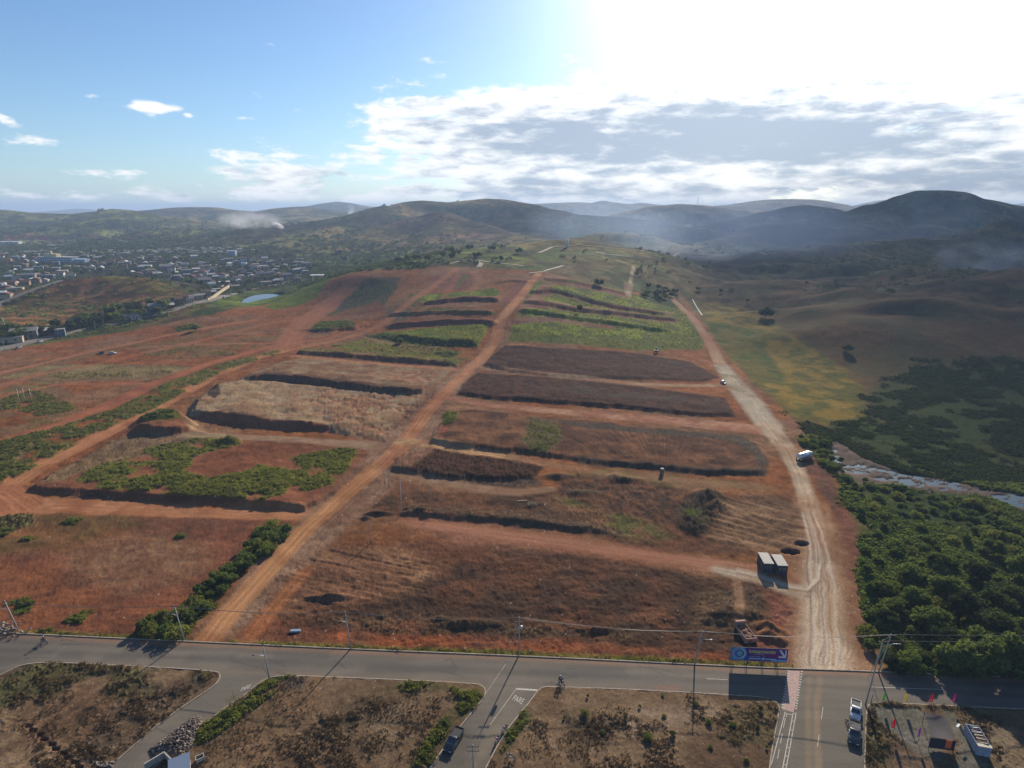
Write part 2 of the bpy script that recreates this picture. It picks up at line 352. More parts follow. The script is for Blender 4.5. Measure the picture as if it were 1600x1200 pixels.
# farther hills on the left are greener, the burnt spur is brown
paint([(330,400),(480,350),(650,310),(900,315),(960,350),(800,395),(560,400)], (.08,.10,.036), col2=(.13,.095,.05), nz=N30, soft=40, warp=20)
paint([(560,385),(600,352),(700,336),(800,372),(800,388),(650,392)], (.12,.085,.055), col2=(.19,.12,.075), nz=N30, soft=20, warp=12)
paint([(-200,345),(0,340),(60,332),(300,345),(330,372),(0,382),(-200,382)], (.25,.27,.065), col2=(.13,.11,.05), nz=N200, soft=30, warp=20)
paint([(340,386),(400,362),(470,360),(520,380),(400,388)], (.15,.15,.05), col2=(.13,.10,.05), nz=N30, soft=15, warp=8)
paint([(60,372),(110,366),(160,368),(260,374),(255,378),(100,380)], (.17,.08,.055), col2=(.10,.06,.045), nz=N30, soft=5, warp=3)
paint([(0,366),(40,364),(80,370),(60,376),(0,374)], (.25,.11,.07), nz=N30, soft=5, warp=3)
# plain under the town, and the wooded plain behind the site
paint([(-300,385),(0,383),(260,378),(330,380),(480,392),(560,398),(560,420),(480,440),(420,452),(330,470),(300,450),(150,432),(0,470),(-300,560)], (.075,.078,.045), col2=(.12,.095,.07), nz=N8, soft=8, warp=4)
paint([(430,395),(600,390),(800,385),(860,400),(800,416),(600,415),(520,425),(460,430),(430,415)], (.075,.09,.03), col2=(.15,.16,.05), nz=N30, soft=6, warp=5)
paint([(250,395),(400,394),(420,400),(300,402)], (.14,.17,.04), soft=3)
# right hand pasture
paint([(1080,440),(1250,400),(1700,330),(2100,330),(2100,800),(1600,800),(1340,760),(1260,680),(1180,600),(1120,540)], (.155,.09,.045), col2=(.105,.085,.04), nz=N30, soft=8, warp=6)
paint([(860,345),(1100,350),(1300,400),(1100,440),(960,420),(860,390)], (.10,.11,.045), col2=(.16,.12,.06), nz=N30, soft=20, warp=12)
# scrub of the wet ground, yellow meadow
MARSH = [(1245,680),(1290,660),(1200,640),(1330,640),(1360,600),(1440,570),(1620,560),(2100,560),(2300,1100),(1600,1058),(1372,1047),(1352,950),(1345,860),(1330,760),(1290,715)]
paint(MARSH, (.045,.065,.022), col2=(.075,.08,.028), nz=N30, soft=11, warp=12, veg=.8)
MEAD = [(1095,470),(1150,480),(1230,520),(1300,560),(1345,600),(1350,650),(1290,664),(1235,650),(1195,610),(1140,560),(1105,510)]
paint(MEAD, (.27,.19,.055), col2=(.12,.115,.035), nz=N8, soft=4, warp=4, veg=.1, dry=.1)
paint([(1100,500),(1180,515),(1210,560),(1230,600),(1200,600),(1150,560),(1110,530)], (.075,.10,.025), col2=(.15,.13,.04), nz=N8, soft=3, warp=4, veg=.2)
paint([(1284,690),(1310,688),(1345,712),(1405,735),(1395,762),(1340,756),(1305,738),(1290,722)], (.20,.155,.125), soft=1, warp=2.5, veg=0)
# mound on the left
MND = [(-200,560),(-100,470),(0,470),(60,448),(110,436),(190,432),(255,444),(300,462),(325,478),(250,500),(150,520),(0,538)]
paint(MND, (.27,.145,.075), col2=(.22,.15,.06), nz=N8, soft=3, warp=3, dry=.4, veg=.1)
paint(MND, (.10,.055,.035), nz=N8, thr=.54, a=.75, soft=3, warp=2); paint(MND, (.08,.085,.03), nz=N2, thr=.60, a=.7, soft=3, warp=2)
paint([(150,434),(210,433),(260,447),(290,462),(230,460),(180,446)], (.20,.19,.05), col2=(.24,.15,.07), nz=N8, soft=4, warp=3)
paint([(0,538),(0,500),(60,512),(140,500),(200,480),(250,478),(260,496),(150,522)], (.04,.055,.02), col2=(.09,.08,.035), nz=N8, soft=3, warp=3, veg=.6)

# the cleared site
SITE = [(-300,630),(0,549),(100,532),(200,517),(330,492),(400,478),(440,468),(480,446),(530,431),(640,420),(700,417),(850,424),(900,440),(980,455),(1062,455),(1080,480),(1110,520),(1140,560),(1190,612),(1240,655),(1268,690),(1300,730),(1325,790),(1342,860),(1352,950),(1372,1048),(1140,1040),(810,1025),(305,1003),(0,989),(-300,980)]
paint(SITE, RED, col2=(.22,.125,.075), nz=N30, soft=1.5, warp=1.5, rough=1.0)
k, m = region(SITE, 1, 1); SITEM = np.zeros(N_, np.float32); SITEM[k] = m
COL[k] *= (1 + ((N2[k] - .5) * .6 + (N8[k] - .5) * .7 + (N30[k] - .5) * .5)[:, None] * m[:, None])
# ---- far-left flats
paint([(0,590),(60,572),(140,568),(290,572),(300,580),(230,594),(120,597),(60,600)], (.26,.20,.105), col2=(.20,.135,.08), nz=N8, soft=2, warp=2, dry=.4)
paint([(60,580),(150,572),(285,574),(290,580),(200,588),(90,592)], (.12,.12,.04), col2=(.26,.19,.10), nz=N8, soft=1.5, warp=2, veg=.5, thr=.5)
paint([(205,560),(250,545),(310,540),(370,545),(385,552),(330,560),(260,562)], GRN, col2=(.20,.12,.07), nz=N8, soft=1.5, warp=2.5, veg=.6, thr=.46)
paint([(300,530),(390,525),(440,530),(420,545),(330,545),(290,540)], (.15,.13,.05), col2=(.24,.12,.07), nz=N8, soft=2, warp=3, veg=.4, thr=.5)
paint([(270,512),(300,505),(318,512),(305,520),(280,520)], (.06,.08,.022), soft=1.5, warp=1.5, veg=.9)
paint([(330,507),(400,495),(450,500),(440,515),(360,520)], (.16,.13,.055), col2=RED, nz=N8, soft=2, warp=3, veg=.3, thr=.52)
paint([(0,625),(30,610),(75,612),(90,625),(125,635),(100,650),(60,650),(20,640),(0,640)], (.085,.10,.03), col2=(.17,.12,.06), nz=N8, soft=1.5, warp=2, veg=.7, thr=.42)
paint([(20,600),(90,603),(120,618),(85,625),(40,615),(0,612)], (.16,.13,.06), col2=(.22,.13,.08), nz=N8, soft=2, warp=2, dry=.3)
paint([(0,706),(40,690),(90,672),(60,700),(20,725),(0,730)], (.26,.18,.11), col2=(.17,.15,.06), nz=N8, soft=2, warp=2, dry=.5, veg=.2)
# ---- front left field
paint([(-200,820),(40,805),(150,795),(300,800),(460,800),(440,825),(400,850),(350,920),(300,960),(230,990),(0,985),(-200,975)], (.225,.10,.064), col2=(.16,.082,.055), nz=N8, soft=2, warp=2)
paint([(80,850),(160,835),(260,838),(330,850),(330,890),(260,920),(180,925),(110,900)], (.27,.16,.10), col2=(.20,.105,.066), nz=N2, soft=4, warp=3, dry=.0)
paint([(60,800),(200,800),(230,820),(120,860),(0,870),(-100,850)], (.22,.115,.062), col2=(.16,.10,.05), nz=N8, soft=3, warp=3, veg=.05, dry=.1)
paint([(0,880),(80,880),(120,920),(250,940),(330,905),(300,960),(230,990),(0,985),(-200,980),(-200,880)], (.25,.11,.062), col2=(.18,.082,.05), nz=N8, soft=4, warp=3)
paint([(-40,800),(20,797),(55,803),(50,820),(0,835),(-40,830)], (.17,.15,.07), col2=(.12,.11,.05), nz=N2, soft=1.5, warp=1.5, dry=1.0, veg=.3)
for x, y, r in ((112,816,2.2),(45,843,1.6),(0,833,3),(283,838,1.4),(120,967,1.8),(40,944,1.5),(138,955,1),(60,990,2),(20,995,2.5),(27,940,2),(33,952,2)):
    x0, y0 = P(x, y); paint([(x0-r,y0-r*.6),(x0+r,y0-r*.6),(x0+r,y0+r*.6),(x0-r,y0+r*.6)], (.06,.085,.022), soft=.6, warp=.5, veg=1.3, world=True)
SHR = [(455,820),(448,838),(425,858),(400,882),(370,905),(345,930),(330,950),(300,975),(290,1000),(250,998),(215,985),(235,965),(275,955),(300,935),(330,905),(370,880),(392,850),(400,830),(430,820)]
paint(SHR, (.065,.08,.026), col2=(.17,.10,.055), nz=N8, soft=1.5, warp=2.5, veg=.9, thr=.38)
# ---- block of green growth left of the central track
B1 = [(38,768,2.2),(140,776,2.4),(280,786,2.6),(400,792,2.6),(480,797,2.4),(520,775,1.2),(585,725,.3),(605,700,0),(560,692,0),(470,684,.2),(400,680,.4),(330,676,1.0),(290,668,1.2),(215,668,1.0),(150,702,.8),(80,740,1.2)]
plateau(B1, soft=1.3)
b1 = [p[:2] for p in B1]
paint(b1, (.25,.115,.07), col2=(.19,.085,.055), nz=N8, soft=.8, warp=.8)
paint([(150,705),(200,690),(250,680),(320,682),(300,700),(220,715),(160,730),(100,755),(60,762),(90,735)], (.26,.18,.105), col2=(.19,.125,.075), nz=N2, soft=1.5, warp=1.5, dry=.3, veg=.2)
paint([(140,740),(160,728),(210,715),(230,700),(300,690),(330,680),(372,690),(368,700),(310,712),(300,730),(280,742),(330,752),(370,745),(400,730),(440,722),(470,712),(535,700),(560,706),(548,728),(520,758),(440,778),(400,788),(340,786),(250,778),(150,770),(120,758)], (.10,.115,.03), col2=(.19,.17,.05), nz=N8, soft=1.0, warp=2.6, veg=.62, dry=.25, thr=.36)
paint([(300,728),(330,708),(400,690),(440,684),(470,690),(470,706),(430,720),(390,730),(340,750),(300,742)], (.225,.10,.058), col2=(.16,.07,.043), nz=N2, soft=1.0, warp=1.2, veg=0, dry=0)
mound(355, 692, 6, 3.5, 2.0); paint([(343,690),(360,683),(378,686),(374,697),(352,697)], (.17,.15,.05), soft=.6, veg=.6, dry=.6)
# block-side bank facing the track
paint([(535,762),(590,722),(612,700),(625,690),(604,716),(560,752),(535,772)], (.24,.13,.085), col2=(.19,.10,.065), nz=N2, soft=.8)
# knob with a grassy cap
KN = [(198,678,0.2),(212,678,4.6),(255,683,5.0),(288,678,4.4),(310,668,.6),(296,655,3.4),(285,648,4.6),(250,648,4.8),(220,656,4.4),(200,668,1.0)]
plateau(KN, soft=1.6, power=4)
paint([p[:2] for p in KN], (.25,.12,.072), col2=(.19,.09,.055), nz=N2, soft=.8, warp=.5, veg=0, dry=0)
paint([(218,665),(250,664),(284,660),(282,652),(250,650),(222,657)], (.085,.11,.026), col2=(.15,.14,.04), nz=N2, soft=.7, warp=.6, veg=.9)
paint([(290,650),(300,655),(318,668),(326,678),(300,678),(288,664)], (.40,.26,.15), col2=(.3,.18,.10), nz=N2, soft=1, warp=.6)
paint([(170,690),(215,680),(300,682),(330,690),(240,700),(160,712)], (.17,.12,.08), col2=(.24,.165,.10), nz=N2, soft=1.5, warp=1)
# ---- pale sandy terrace
B2 = [(292,652,4.2),(340,658,4.4),(400,666,4.2),(470,672,3.8),(505,673,3.0),(525,678,1.6),(560,684,1.0),(605,692,.3),(640,650,.2),(690,612,0),(640,612,.2),(560,606,.5),(480,602,1.0),(430,596,1.6),(380,594,2.4),(335,604,3.2),(300,632,3.8)]
plateau(B2, soft=2.4, power=3)
b2 = [p[:2] for p in B2]
paint(b2, (.38,.285,.18), col2=(.30,.20,.125), nz=N8, soft=.8, warp=.6, rough=1.3)
paint(b2, (.29,.16,.10), nz=N2, thr=.60, a=.7, soft=.8)
k, m = region([(500,600),(640,612),(690,610),(630,660),(600,690),(520,670),(470,640)], 3, 2)   # washed gullies
gl = 1 - np.abs(2 * fbm(GX[k], GY[k], 9, 4, 55, .6) - 1); gg = sstep(gl, .80, .93) * m
GZ[k] -= gg * .5; COL[k] = mix3(COL[k], C(.27,.14,.09)[None], gg * .8)
paint([(292,654),(330,651),(400,660),(470,668),(505,668),(520,676),(480,676),(400,670),(330,664)], (.30,.135,.085), col2=(.24,.11,.07), nz=N2, soft=.5, warp=.3)
paint([(326,606),(342,604),(345,622),(336,630),(325,625)], (.08,.062,.05), soft=.7, warp=.7)
paint([(535,678),(600,690),(640,645),(655,635),(640,662),(612,694),(560,688)], (.25,.115,.07), col2=(.3,.17,.11), nz=N2, soft=.8)
# ---- terrace behind it, with the long dark bank
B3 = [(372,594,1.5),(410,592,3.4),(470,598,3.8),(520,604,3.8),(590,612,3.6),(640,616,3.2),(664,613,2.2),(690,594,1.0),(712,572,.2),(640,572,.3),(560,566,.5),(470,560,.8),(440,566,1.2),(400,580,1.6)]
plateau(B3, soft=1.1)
paint([p[:2] for p in B3], (.30,.215,.135), col2=(.22,.13,.085), nz=N8, soft=.8, warp=.8, dry=.1)
paint([(560,590),(640,580),(690,580),(664,612),(620,600)], (.27,.13,.085), col2=(.33,.23,.15), nz=N2, soft=2, warp=2)
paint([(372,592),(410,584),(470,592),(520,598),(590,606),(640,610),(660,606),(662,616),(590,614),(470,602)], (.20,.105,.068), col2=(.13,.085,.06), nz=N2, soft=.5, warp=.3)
# ---- strip bank
B4 = [(464,552,2.2),(520,556,2.6),(600,563,2.6),(680,569,2.4),(715,572,1.5),(730,560,.3),(660,556,.3),(560,548,.2),(480,544,.3)]
plateau(B4, soft=1.0)
paint([p[:2] for p in B4], (.20,.14,.075), col2=(.12,.12,.04), nz=N8, soft=1, veg=.4)
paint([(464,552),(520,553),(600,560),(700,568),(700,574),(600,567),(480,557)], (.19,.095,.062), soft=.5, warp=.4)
paint([(510,540),(570,530),(640,536),(700,545),(725,550),(700,562),(640,556),(560,549)], (.17,.17,.05), col2=(.25,.17,.09), nz=N8, soft=1.5, warp=2.5, veg=.6)
paint([(676,552),(700,548),(718,552),(700,560)], (.05,.065,.022), soft=1.2, veg=1)
paint([(560,524),(620,528),(680,538),(640,540),(590,536)], (.33,.23,.13), col2=(.27,.13,.08), nz=N8, soft=2, warp=2)
# ---- hillside left of the track
GB1 = [(575,528,2.0),(640,534,3.2),(700,540,4.0),(745,541,3.5),(760,520,2),(765,505,1),(700,508,1),(640,514,1),(600,518,1)]
plateau(GB1, soft=4)
paint([p[:2] for p in GB1], (.13,.155,.036), col2=(.20,.20,.05), nz=N8, soft=1.5, warp=2, veg=.4)
paint([(565,525),(600,520),(640,528),(700,536),(745,536),(745,542),(690,542),(620,536)], (.055,.075,.025), soft=1, warp=2, veg=.9)
paint([(457,510),(490,503),(540,500),(556,505),(555,512),(500,518),(462,517)], (.055,.08,.024), soft=1, warp=1.5, veg=1.2)
k, m, s = plateau([(462,516,.6),(500,519,2.4),(555,515,2.6),(578,508,1.2),(570,500,.3),(500,500,.3)], soft=1.2)
DK = [(540,476,8),(600,482,7),(598,478,7),(620,440,2),(625,432,0),(560,432,0),(530,455,3),(500,490,1.5)]
paint([(500,494),(540,460),(565,434),(625,433),(618,452),(598,480),(560,490)], (.095,.078,.062), col2=(.07,.078,.035), nz=N8, soft=1.5, warp=2.5, dry=.3, veg=.4)
paint([(510,495),(540,484),(595,470),(600,485),(560,492)], (.20,.085,.058), soft=1.5, warp=1)
EMB = [(412,480),(440,464),(480,446),(520,434),(505,450),(492,466),(470,476),(430,484)]
paint(EMB, (.10,.135,.03), col2=(.16,.18,.04), nz=N8, soft=1.5, warp=1.5, veg=.4)
paint([(595,512),(640,505),(700,497),(775,500),(765,508),(700,510),(620,518)], (.22,.09,.062), soft=1, warp=1)
paint([(600,485),(660,478),(740,480),(778,488),(770,494),(700,488),(620,494)], (.15,.13,.055), col2=(.22,.10,.065), nz=N8, soft=1, warp=1.2, veg=.4)
paint([(600,488),(612,482),(640,485),(640,500),(606,505)], (.22,.15,.10), col2=(.12,.10,.06), nz=N2, soft=1.5, warp=1.5)
paint([(660,468),(700,462),(770,462),(776,470),(700,474),(640,480)], (.185,.078,.056), soft=1, warp=1)
paint([(655,462),(700,458),(775,450),(782,456),(775,464),(700,466),(668,474),(650,470)], (.24,.28,.055), col2=(.12,.15,.035), nz=N8, soft=1, warp=1.5, veg=.45)
paint([(640,458),(656,460),(652,478),(636,480)], (.12,.12,.05), nz=N8, soft=2, warp=2, veg=.5)
paint([(668,450),(680,428),(740,426),(724,452)], (.20,.08,.06), col2=(.24,.12,.085), nz=N8, soft=2, warp=2)
paint([(705,448),(725,428),(735,430),(716,450)], (.15,.125,.06), nz=N8, soft=2, warp=2, veg=.4)
for hh, pl in ((3.0, [(600,512),(700,506),(775,508),(778,496),(700,496),(620,503)]), (3.0, [(660,476),(720,470),(782,472),(786,460),(720,460),(670,468)]), (2.4, [(600,494),(700,490),(775,492),(775,482),(700,482),(620,486)]), (2.0, [(770,443),(800,441),(828,442),(826,434),(790,434)])):
    W = [(p[0], p[1], hh if i < 3 else 0) for i, p in enumerate(pl)]; plateau(W, soft=2.0, power=4)
paint([(782,476),(800,450),(812,436),(836,436),(820,462),(800,490)], (.235,.10,.072), col2=(.20,.082,.058), nz=N8, soft=1.5)
# ---- hillside right of the track: slanting terraces
for pl, h in (([(792,500),(812,487),(870,496),(960,508),(1050,520),(1052,514),(1000,500),(900,488),(820,476),(806,482)], 2.6),
              ([(815,474),(840,476),(900,486),(1000,496),(1060,502),(1062,496),(1000,488),(900,474),(850,462),(826,462)], 2.6),
              ([(826,460),(860,456),(900,466),(960,482),(1040,494),(1050,488),(980,474),(920,456),(870,444),(840,442)], 2.6),
              ([(846,438),(880,440),(930,450),(980,462),(995,458),(940,444),(880,432),(850,430)], 1.8)):
    nh = len(pl); plateau([(p[0], p[1], h if i < nh // 2 else .2) for i, p in enumerate(pl)], soft=2.2, power=4)
paint([(800,512),(812,490),(835,440),(900,440),(1000,462),(1060,470),(1080,500),(1100,530),(1100,545),(1000,548),(900,538),(790,534)], (.105,.125,.036), col2=(.16,.165,.05), nz=N8, soft=2, warp=2, veg=.42)
paint([(800,512),(812,490),(835,445),(900,443),(1000,464),(1060,490),(1080,520),(1000,530),(900,528)], (.22,.25,.05), nz=N8, thr=.50, soft=2, warp=2)
for pl in ([(795,502),(815,494),(870,497),(960,510),(960,514),(860,503),(800,508)], [(812,478),(835,470),(880,477),(960,487),(1060,500),(1060,505),(960,494),(860,482),(815,486)],
           [(830,462),(845,450),(890,462),(950,477),(1000,485),(1050,490),(1050,494),(960,484),(900,473),(850,462)], [(846,440),(880,440),(930,447),(985,462),(980,466),(920,452),(870,445)],
           [(845,443),(865,443),(858,455),(838,455)], [(826,462),(852,464),(848,476),(822,474)]):
    paint(pl, (.20,.088,.062), col2=(.25,.15,.10), nz=N8, soft=1.0, warp=1.2, veg=0)
paint([(860,458),(905,470),(930,478),(905,480),(860,466)], (.16,.18,.05), soft=2, warp=2, veg=.8)
paint([(1000,448),(1030,446),(1060,458),(1060,482),(1020,472),(1000,462)], (.035,.05,.02), soft=2, warp=2, veg=.5)
paint([(975,440),(990,445),(985,465),(975,458)], (.36,.25,.16), soft=1.2, warp=1)
# ---- dark scrubby blocks right of the track
def block(pts, ca, cb, nz, soft=1.2, veg=.05, dry=.02, rough=1.15, warp=1.0, sp=1.6):
    plateau(pts, soft=sp, hs_=.55); ca = tuple(q * w_ for q, w_ in zip(ca, (.80, .55, .50))); cb = tuple(q * w_ for q, w_ in zip(cb, (.62, .44, .42))); paint([p[:2] for p in pts], ca, col2=cb, nz=nz, soft=.8, warp=warp, veg=veg, dry=dry, rough=rough)
block([(752,572,2.4),(800,582,2.0),(900,592,1.6),(1000,594,1.4),(1100,596,1.2),(1125,590,.6),(1080,566,.4),(1000,552,.4),(900,545,.6),(790,540,1.0),(768,556,1.5)], (.115,.088,.066), (.085,.066,.052), N2)
block([(712,616,2.6),(760,624,2.6),(850,630,2.4),(1000,641,2.2),(1100,652,2.2),(1150,652,1.8),(1135,622,.5),(1000,604,.6),(860,590,.6),(745,582,.8),(722,600,1.6)], (.12,.09,.066), (.085,.066,.052), N2)
paint([(840,606),(900,600),(1000,612),(1110,624),(1125,632),(1000,628),(900,618)], (.075,.056,.045), soft=2, warp=2, thr=.45, dry=.3)
C4 = [(668,690,2.6),(700,698,3.0),(800,708,2.6),(850,714,2.2),(920,726,2.2),(1000,733,2.2),(1100,741,2.2),(1195,742,2.0),(1204,726,1.4),(1180,692,.4),(1130,678,.2),(1000,666,.1),(860,652,.3),(740,640,.4),(700,644,.6),(685,664,1.6)]
block(C4, (.25,.19,.125), (.15,.115,.08), N8, dry=.05, rough=1.1)
paint([(830,650),(870,660),(880,690),(860,712),(830,712),(815,690)], (.09,.085,.04), col2=(.16,.12,.065), nz=N2, soft=2, warp=2.5, veg=.4)
paint([(690,650),(700,642),(716,646),(708,664),(692,668)], (.13,.155,.04), soft=1, warp=1, veg=1)
paint([(668,676),(690,668),(700,672),(694,684),(672,686)], (.23,.095,.065), soft=.8, veg=0, dry=0)
paint([(860,655),(920,662),(1000,668),(1100,676),(1160,680),(1185,700),(1204,722),(1190,736),(1175,710),(1140,688),(1000,676),(900,668)], (.10,.078,.06), soft=1, warp=1.2, dry=.4)
paint([(900,715),(1000,728),(1150,736),(1196,730),(1196,744),(1050,740),(900,726)], (.115,.08,.058), soft=1, warp=1)
k, m = region([(870,664),(1000,676),(1150,686),(1195,716),(1180,732),(1000,722),(880,708)], 2, 1)          # combed by a bulldozer blade
ar = np.arctan2(GY[k] - P(1020, 770)[1], GX[k] - P(1000, 700)[0]); st = vn(ar * 130, np.hypot(GX[k], GY[k]) / 14, 61)
COL[k] *= (1 + (st - .5) * .5 * m)[:, None]; GZ[k] += (st - .5) * .35 * m
C3 = [(608,735,2.0),(640,742,2.0),(700,748,2.2),(760,752,2.4),(835,750,1.2),(850,730,.6),(800,716,.2),(740,708,.1),(680,700,.1),(640,700,.5),(618,715,1.2)]
block(C3, (.085,.065,.05), (.12,.088,.062), N2, veg=.15, dry=.6, rough=2.4)
paint([(700,742),(760,752),(840,748),(850,760),(800,764),(740,760)], (.14,.10,.07), col2=(.08,.06,.046), nz=N2, soft=1.5, warp=1.5, dry=.4)
# tan tracks beside it
# ---- disturbed ground between
paint([(610,760),(700,775),(860,770),(1000,760),(1150,780),(1240,770),(1265,830),(1200,860),(1080,870),(960,850),(820,810),(640,810),(560,800)], (.15,.078,.048), col2=(.09,.056,.038), nz=N8, soft=3, warp=3, dry=.12, rough=1.6)
paint([(850,745),(960,735),(1080,745),(1200,760),(1100,770),(960,765)], (.16,.14,.055), col2=(.24,.14,.085), nz=N8, soft=3, warp=3, veg=.2)
paint([(840,780),(900,770),(1000,800),(1050,840),(1000,846),(920,820)], (.13,.12,.05), col2=(.20,.115,.07), nz=N8, soft=3, warp=3, veg=.3, dry=.3)
paint([(860,745),(960,742),(1080,770),(1140,780),(1130,800),(1060,822),(960,800),(880,775)], (.085,.055,.04), col2=(.15,.08,.05), nz=N2, soft=2, warp=2.5, dry=.2, rough=2.0)
plateau([(625,800,1.0),(700,812,1.6),(800,818,1.8),(900,830,1.4),(975,838,.4),(960,822,0),(880,805,.1),(800,796,.3),(700,786,.2),(640,780,.1)], soft=1.2)
paint([(625,790),(700,795),(800,800),(900,812),(975,828),(975,840),(880,828),(760,822),(640,808)], (.105,.075,.055), col2=(.15,.095,.062), nz=N2, soft=1.2, warp=1.5, dry=.5)
for x, y, rx, ry, h in ((1075,815,5,9,2.0),(1105,775,6,5,2.2),(1120,790,5,6,1.8),(975,750,8,3,1.3),(960,745,4,3,1.0),(655,800,4,1.6,1.1),(640,803,4,1.5,1.2),(592,803,6,1.4,1.4),(665,806,3,1.2,1.0),(515,934,7,1.4,1.3),(730,975,9,2,1.2),(690,968,4,1.4,.9),(1140,955,9,3,1.3),(1125,965,6,3,1.2),(870,745,7,3,1.2),(910,770,8,3,1.0),(570,810,3,1,.8),(930,985,5,1.2,.8)):
    k, m = mound(x, y, rx, ry, h); COL[k] = mix3(COL[k], C(.095,.07,.05)[None], sstep(m, .1, .5) * .75); DRY[k] = np.maximum(DRY[k], m * .4)
paint([(1055,790),(1110,765),(1135,780),(1125,800),(1095,830),(1080,835),(1068,815)], (.075,.062,.042), soft=1.5, warp=2, dry=.7, veg=.3)
paint([(1068,800),(1090,795),(1088,808),(1070,812)], (.08,.11,.03), soft=.8, warp=1, veg=1.1)
# combed field at the right, near the site road
k, m = paint([(1110,790),(1200,775),(1255,790),(1270,850),(1250,865),(1170,858),(1100,840)], (.23,.145,.09), col2=(.16,.10,.066), nz=N8, soft=3, warp=2)
st = vn((GX[k] * .6 + GY[k]) / .9, (GX[k] - GY[k] * .6) / 16, 62); COL[k] *= (1 + (st - .45) * .9 * m)[:, None]; GZ[k] += (st - .5) * .35 * m
# ---- front field
FR = [(390,1000),(430,900),(520,850),(660,840),(800,850),(950,870),(1080,885),(1160,900),(1245,925),(1262,960),(1255,1038),(1000,1030),(810,1022),(560,1012)]
paint(FR, (.15,.074,.046), col2=(.085,.052,.036), nz=N30, lo=.40, hi=.58, soft=3, warp=3, dry=.12, rough=1.6)
paint([(600,890),(750,870),(950,880),(1150,905),(1200,940),(1200,1010),(1000,1000),(850,985),(640,970),(520,930)], (.075,.048,.034), col2=(.13,.068,.043), nz=N8, soft=4, warp=4, dry=.08, rough=1.8)
paint([(400,1005),(600,1012),(810,1022),(1140,1037),(1140,1022),(1000,1012),(810,1004),(650,990),(500,985),(400,960),(380,985)], (.29,.11,.06), col2=(.18,.085,.055), nz=N8, soft=2, warp=2.5)
paint([(480,960),(600,955),(760,975),(980,985),(980,998),(760,992),(560,985)], (.115,.08,.052), col2=(.19,.095,.06), nz=N8, soft=2, warp=3, dry=.5, veg=.15)
paint([(440,890),(520,860),(620,850),(700,885),(640,925),(520,950),(440,960)], (.26,.15,.09), col2=(.18,.10,.065), nz=N8, soft=3, warp=3)
k, m = region([(430,900),(520,855),(700,880),(660,930),(520,950)], 3, 1); st = vn((GX[k] * .35 + GY[k]) / .8, (GX[k] - GY[k] * .35) / 13, 63)
COL[k] *= (1 + (st - .45) * .7 * m)[:, None]; GZ[k] += (st - .5) * .3 * m
paint([(640,820),(760,815),(880,840),(1000,855),(1100,870),(1100,888),(960,872),(820,858),(700,850)], (.29,.15,.10), col2=(.24,.125,.082), nz=N2, soft=3, warp=2)
paint([(1000,870),(1100,868),(1180,880),(1190,900),(1100,900)], (.25,.15,.09), col2=(.17,.13,.06), nz=N8, soft=3, warp=2, veg=.1)
paint([(1190,930),(1240,930),(1255,960),(1252,1035),(1180,1020),(1180,990),(1200,960)], (.25,.115,.08), col2=(.18,.08,.058), nz=N2, soft=2, warp=1.5, rough=1.5)
paint([(1100,920),(1180,915),(1200,945),(1190,975),(1150,985),(1080,980)], (.16,.105,.066), col2=(.10,.07,.05), nz=N8, soft=2, warp=2, dry=.3)
k, m = region(FR, 2, 0); st = vn((GX[k] * -.03 + GY[k] + WX[k] * 2) / .9, GX[k] / 9 + WY[k], 64); m = m * sstep(N30[k], .4, .6); COL[k] *= (1 + (st - .5) * .3 * m)[:, None]; GZ[k] += (st - .5) * .12 * m
# grass verge by the road
k, m = track([(0,986),(305,1001),(560,1013),(810,1021),(1140,1037),(1250,1042)], 1.4, (.17,.14,.055), col2=(.14,.15,.04), flat=False, rut=0); DRY[k] += m * .5
# right margin of the site road
paint([(1262,690),(1300,735),(1325,800),(1340,860),(1345,940),(1368,1045),(1322,1040),(1325,960),(1320,880),(1300,800),(1262,735)], (.20,.095,.068), col2=(.15,.082,.058), nz=N8, soft=1.5, warp=2)
paint([(1300,920),(1340,890),(1350,960),(1320,980)], (.30,.19,.12), col2=(.20,.10,.07), nz=N2, soft=2, warp=2)
paint([(1200,655),(1240,655),(1280,675),(1300,690),(1262,690),(1220,690)], (.28,.165,.105), col2=(.22,.12,.08), nz=N8, soft=1.5, warp=2)
paint([(1246,688),(1262,683),(1300,690),(1320,730),(1300,738),(1285,725),(1268,705),(1250,698)], (.04,.062,.02), soft=1, warp=1.5, veg=1.2)

# ---- dirt ways
for pl in ([(0,668),(120,640),(240,596),(330,566),(330,572),(250,606),(130,652),(0,684)], [(0,642),(60,655),(130,640),(100,660),(0,668)], [(300,548),(380,528),(450,520),(470,528),(380,540),(310,556)], [(210,545),(300,522),(400,505),(410,510),(320,530),(230,555)], [(0,578),(120,552),(230,532),(240,538),(130,560),(0,590)]):
    paint(pl, (.15,.13,.05), col2=(.22,.13,.075), nz=N8, soft=1.5, warp=3, veg=.3, thr=.44)
track([(-100,610),(0,583),(130,552),(260,524),(400,500)], [6,6,6,6,6], (.33,.15,.09), a=.8); track([(0,620),(90,600),(200,600),(260,598)], 4, (.31,.14,.085), a=.7); track([(90,655),(150,640),(200,618),(250,598)], 4, (.32,.145,.085), a=.7)
track([(200,545),(300,538),(420,536),(520,528)], 4, (.31,.15,.09), a=.6); track([(0,700),(60,680),(130,672)], 5, (.30,.14,.085), a=.7)
track([(-200,690),(0,604),(60,585),(160,566),(300,535),(420,505),(470,498)], [9,8,7,7,7,7,6], RED, col2=(.31,.15,.095), a=.75)
track([(-300,775),(0,692),(110,660),(240,600),(320,570),(420,542),(520,525),(570,510)], [12,11,11,10,9,8,7,6], (.31,.13,.075), col2=(.27,.115,.07))
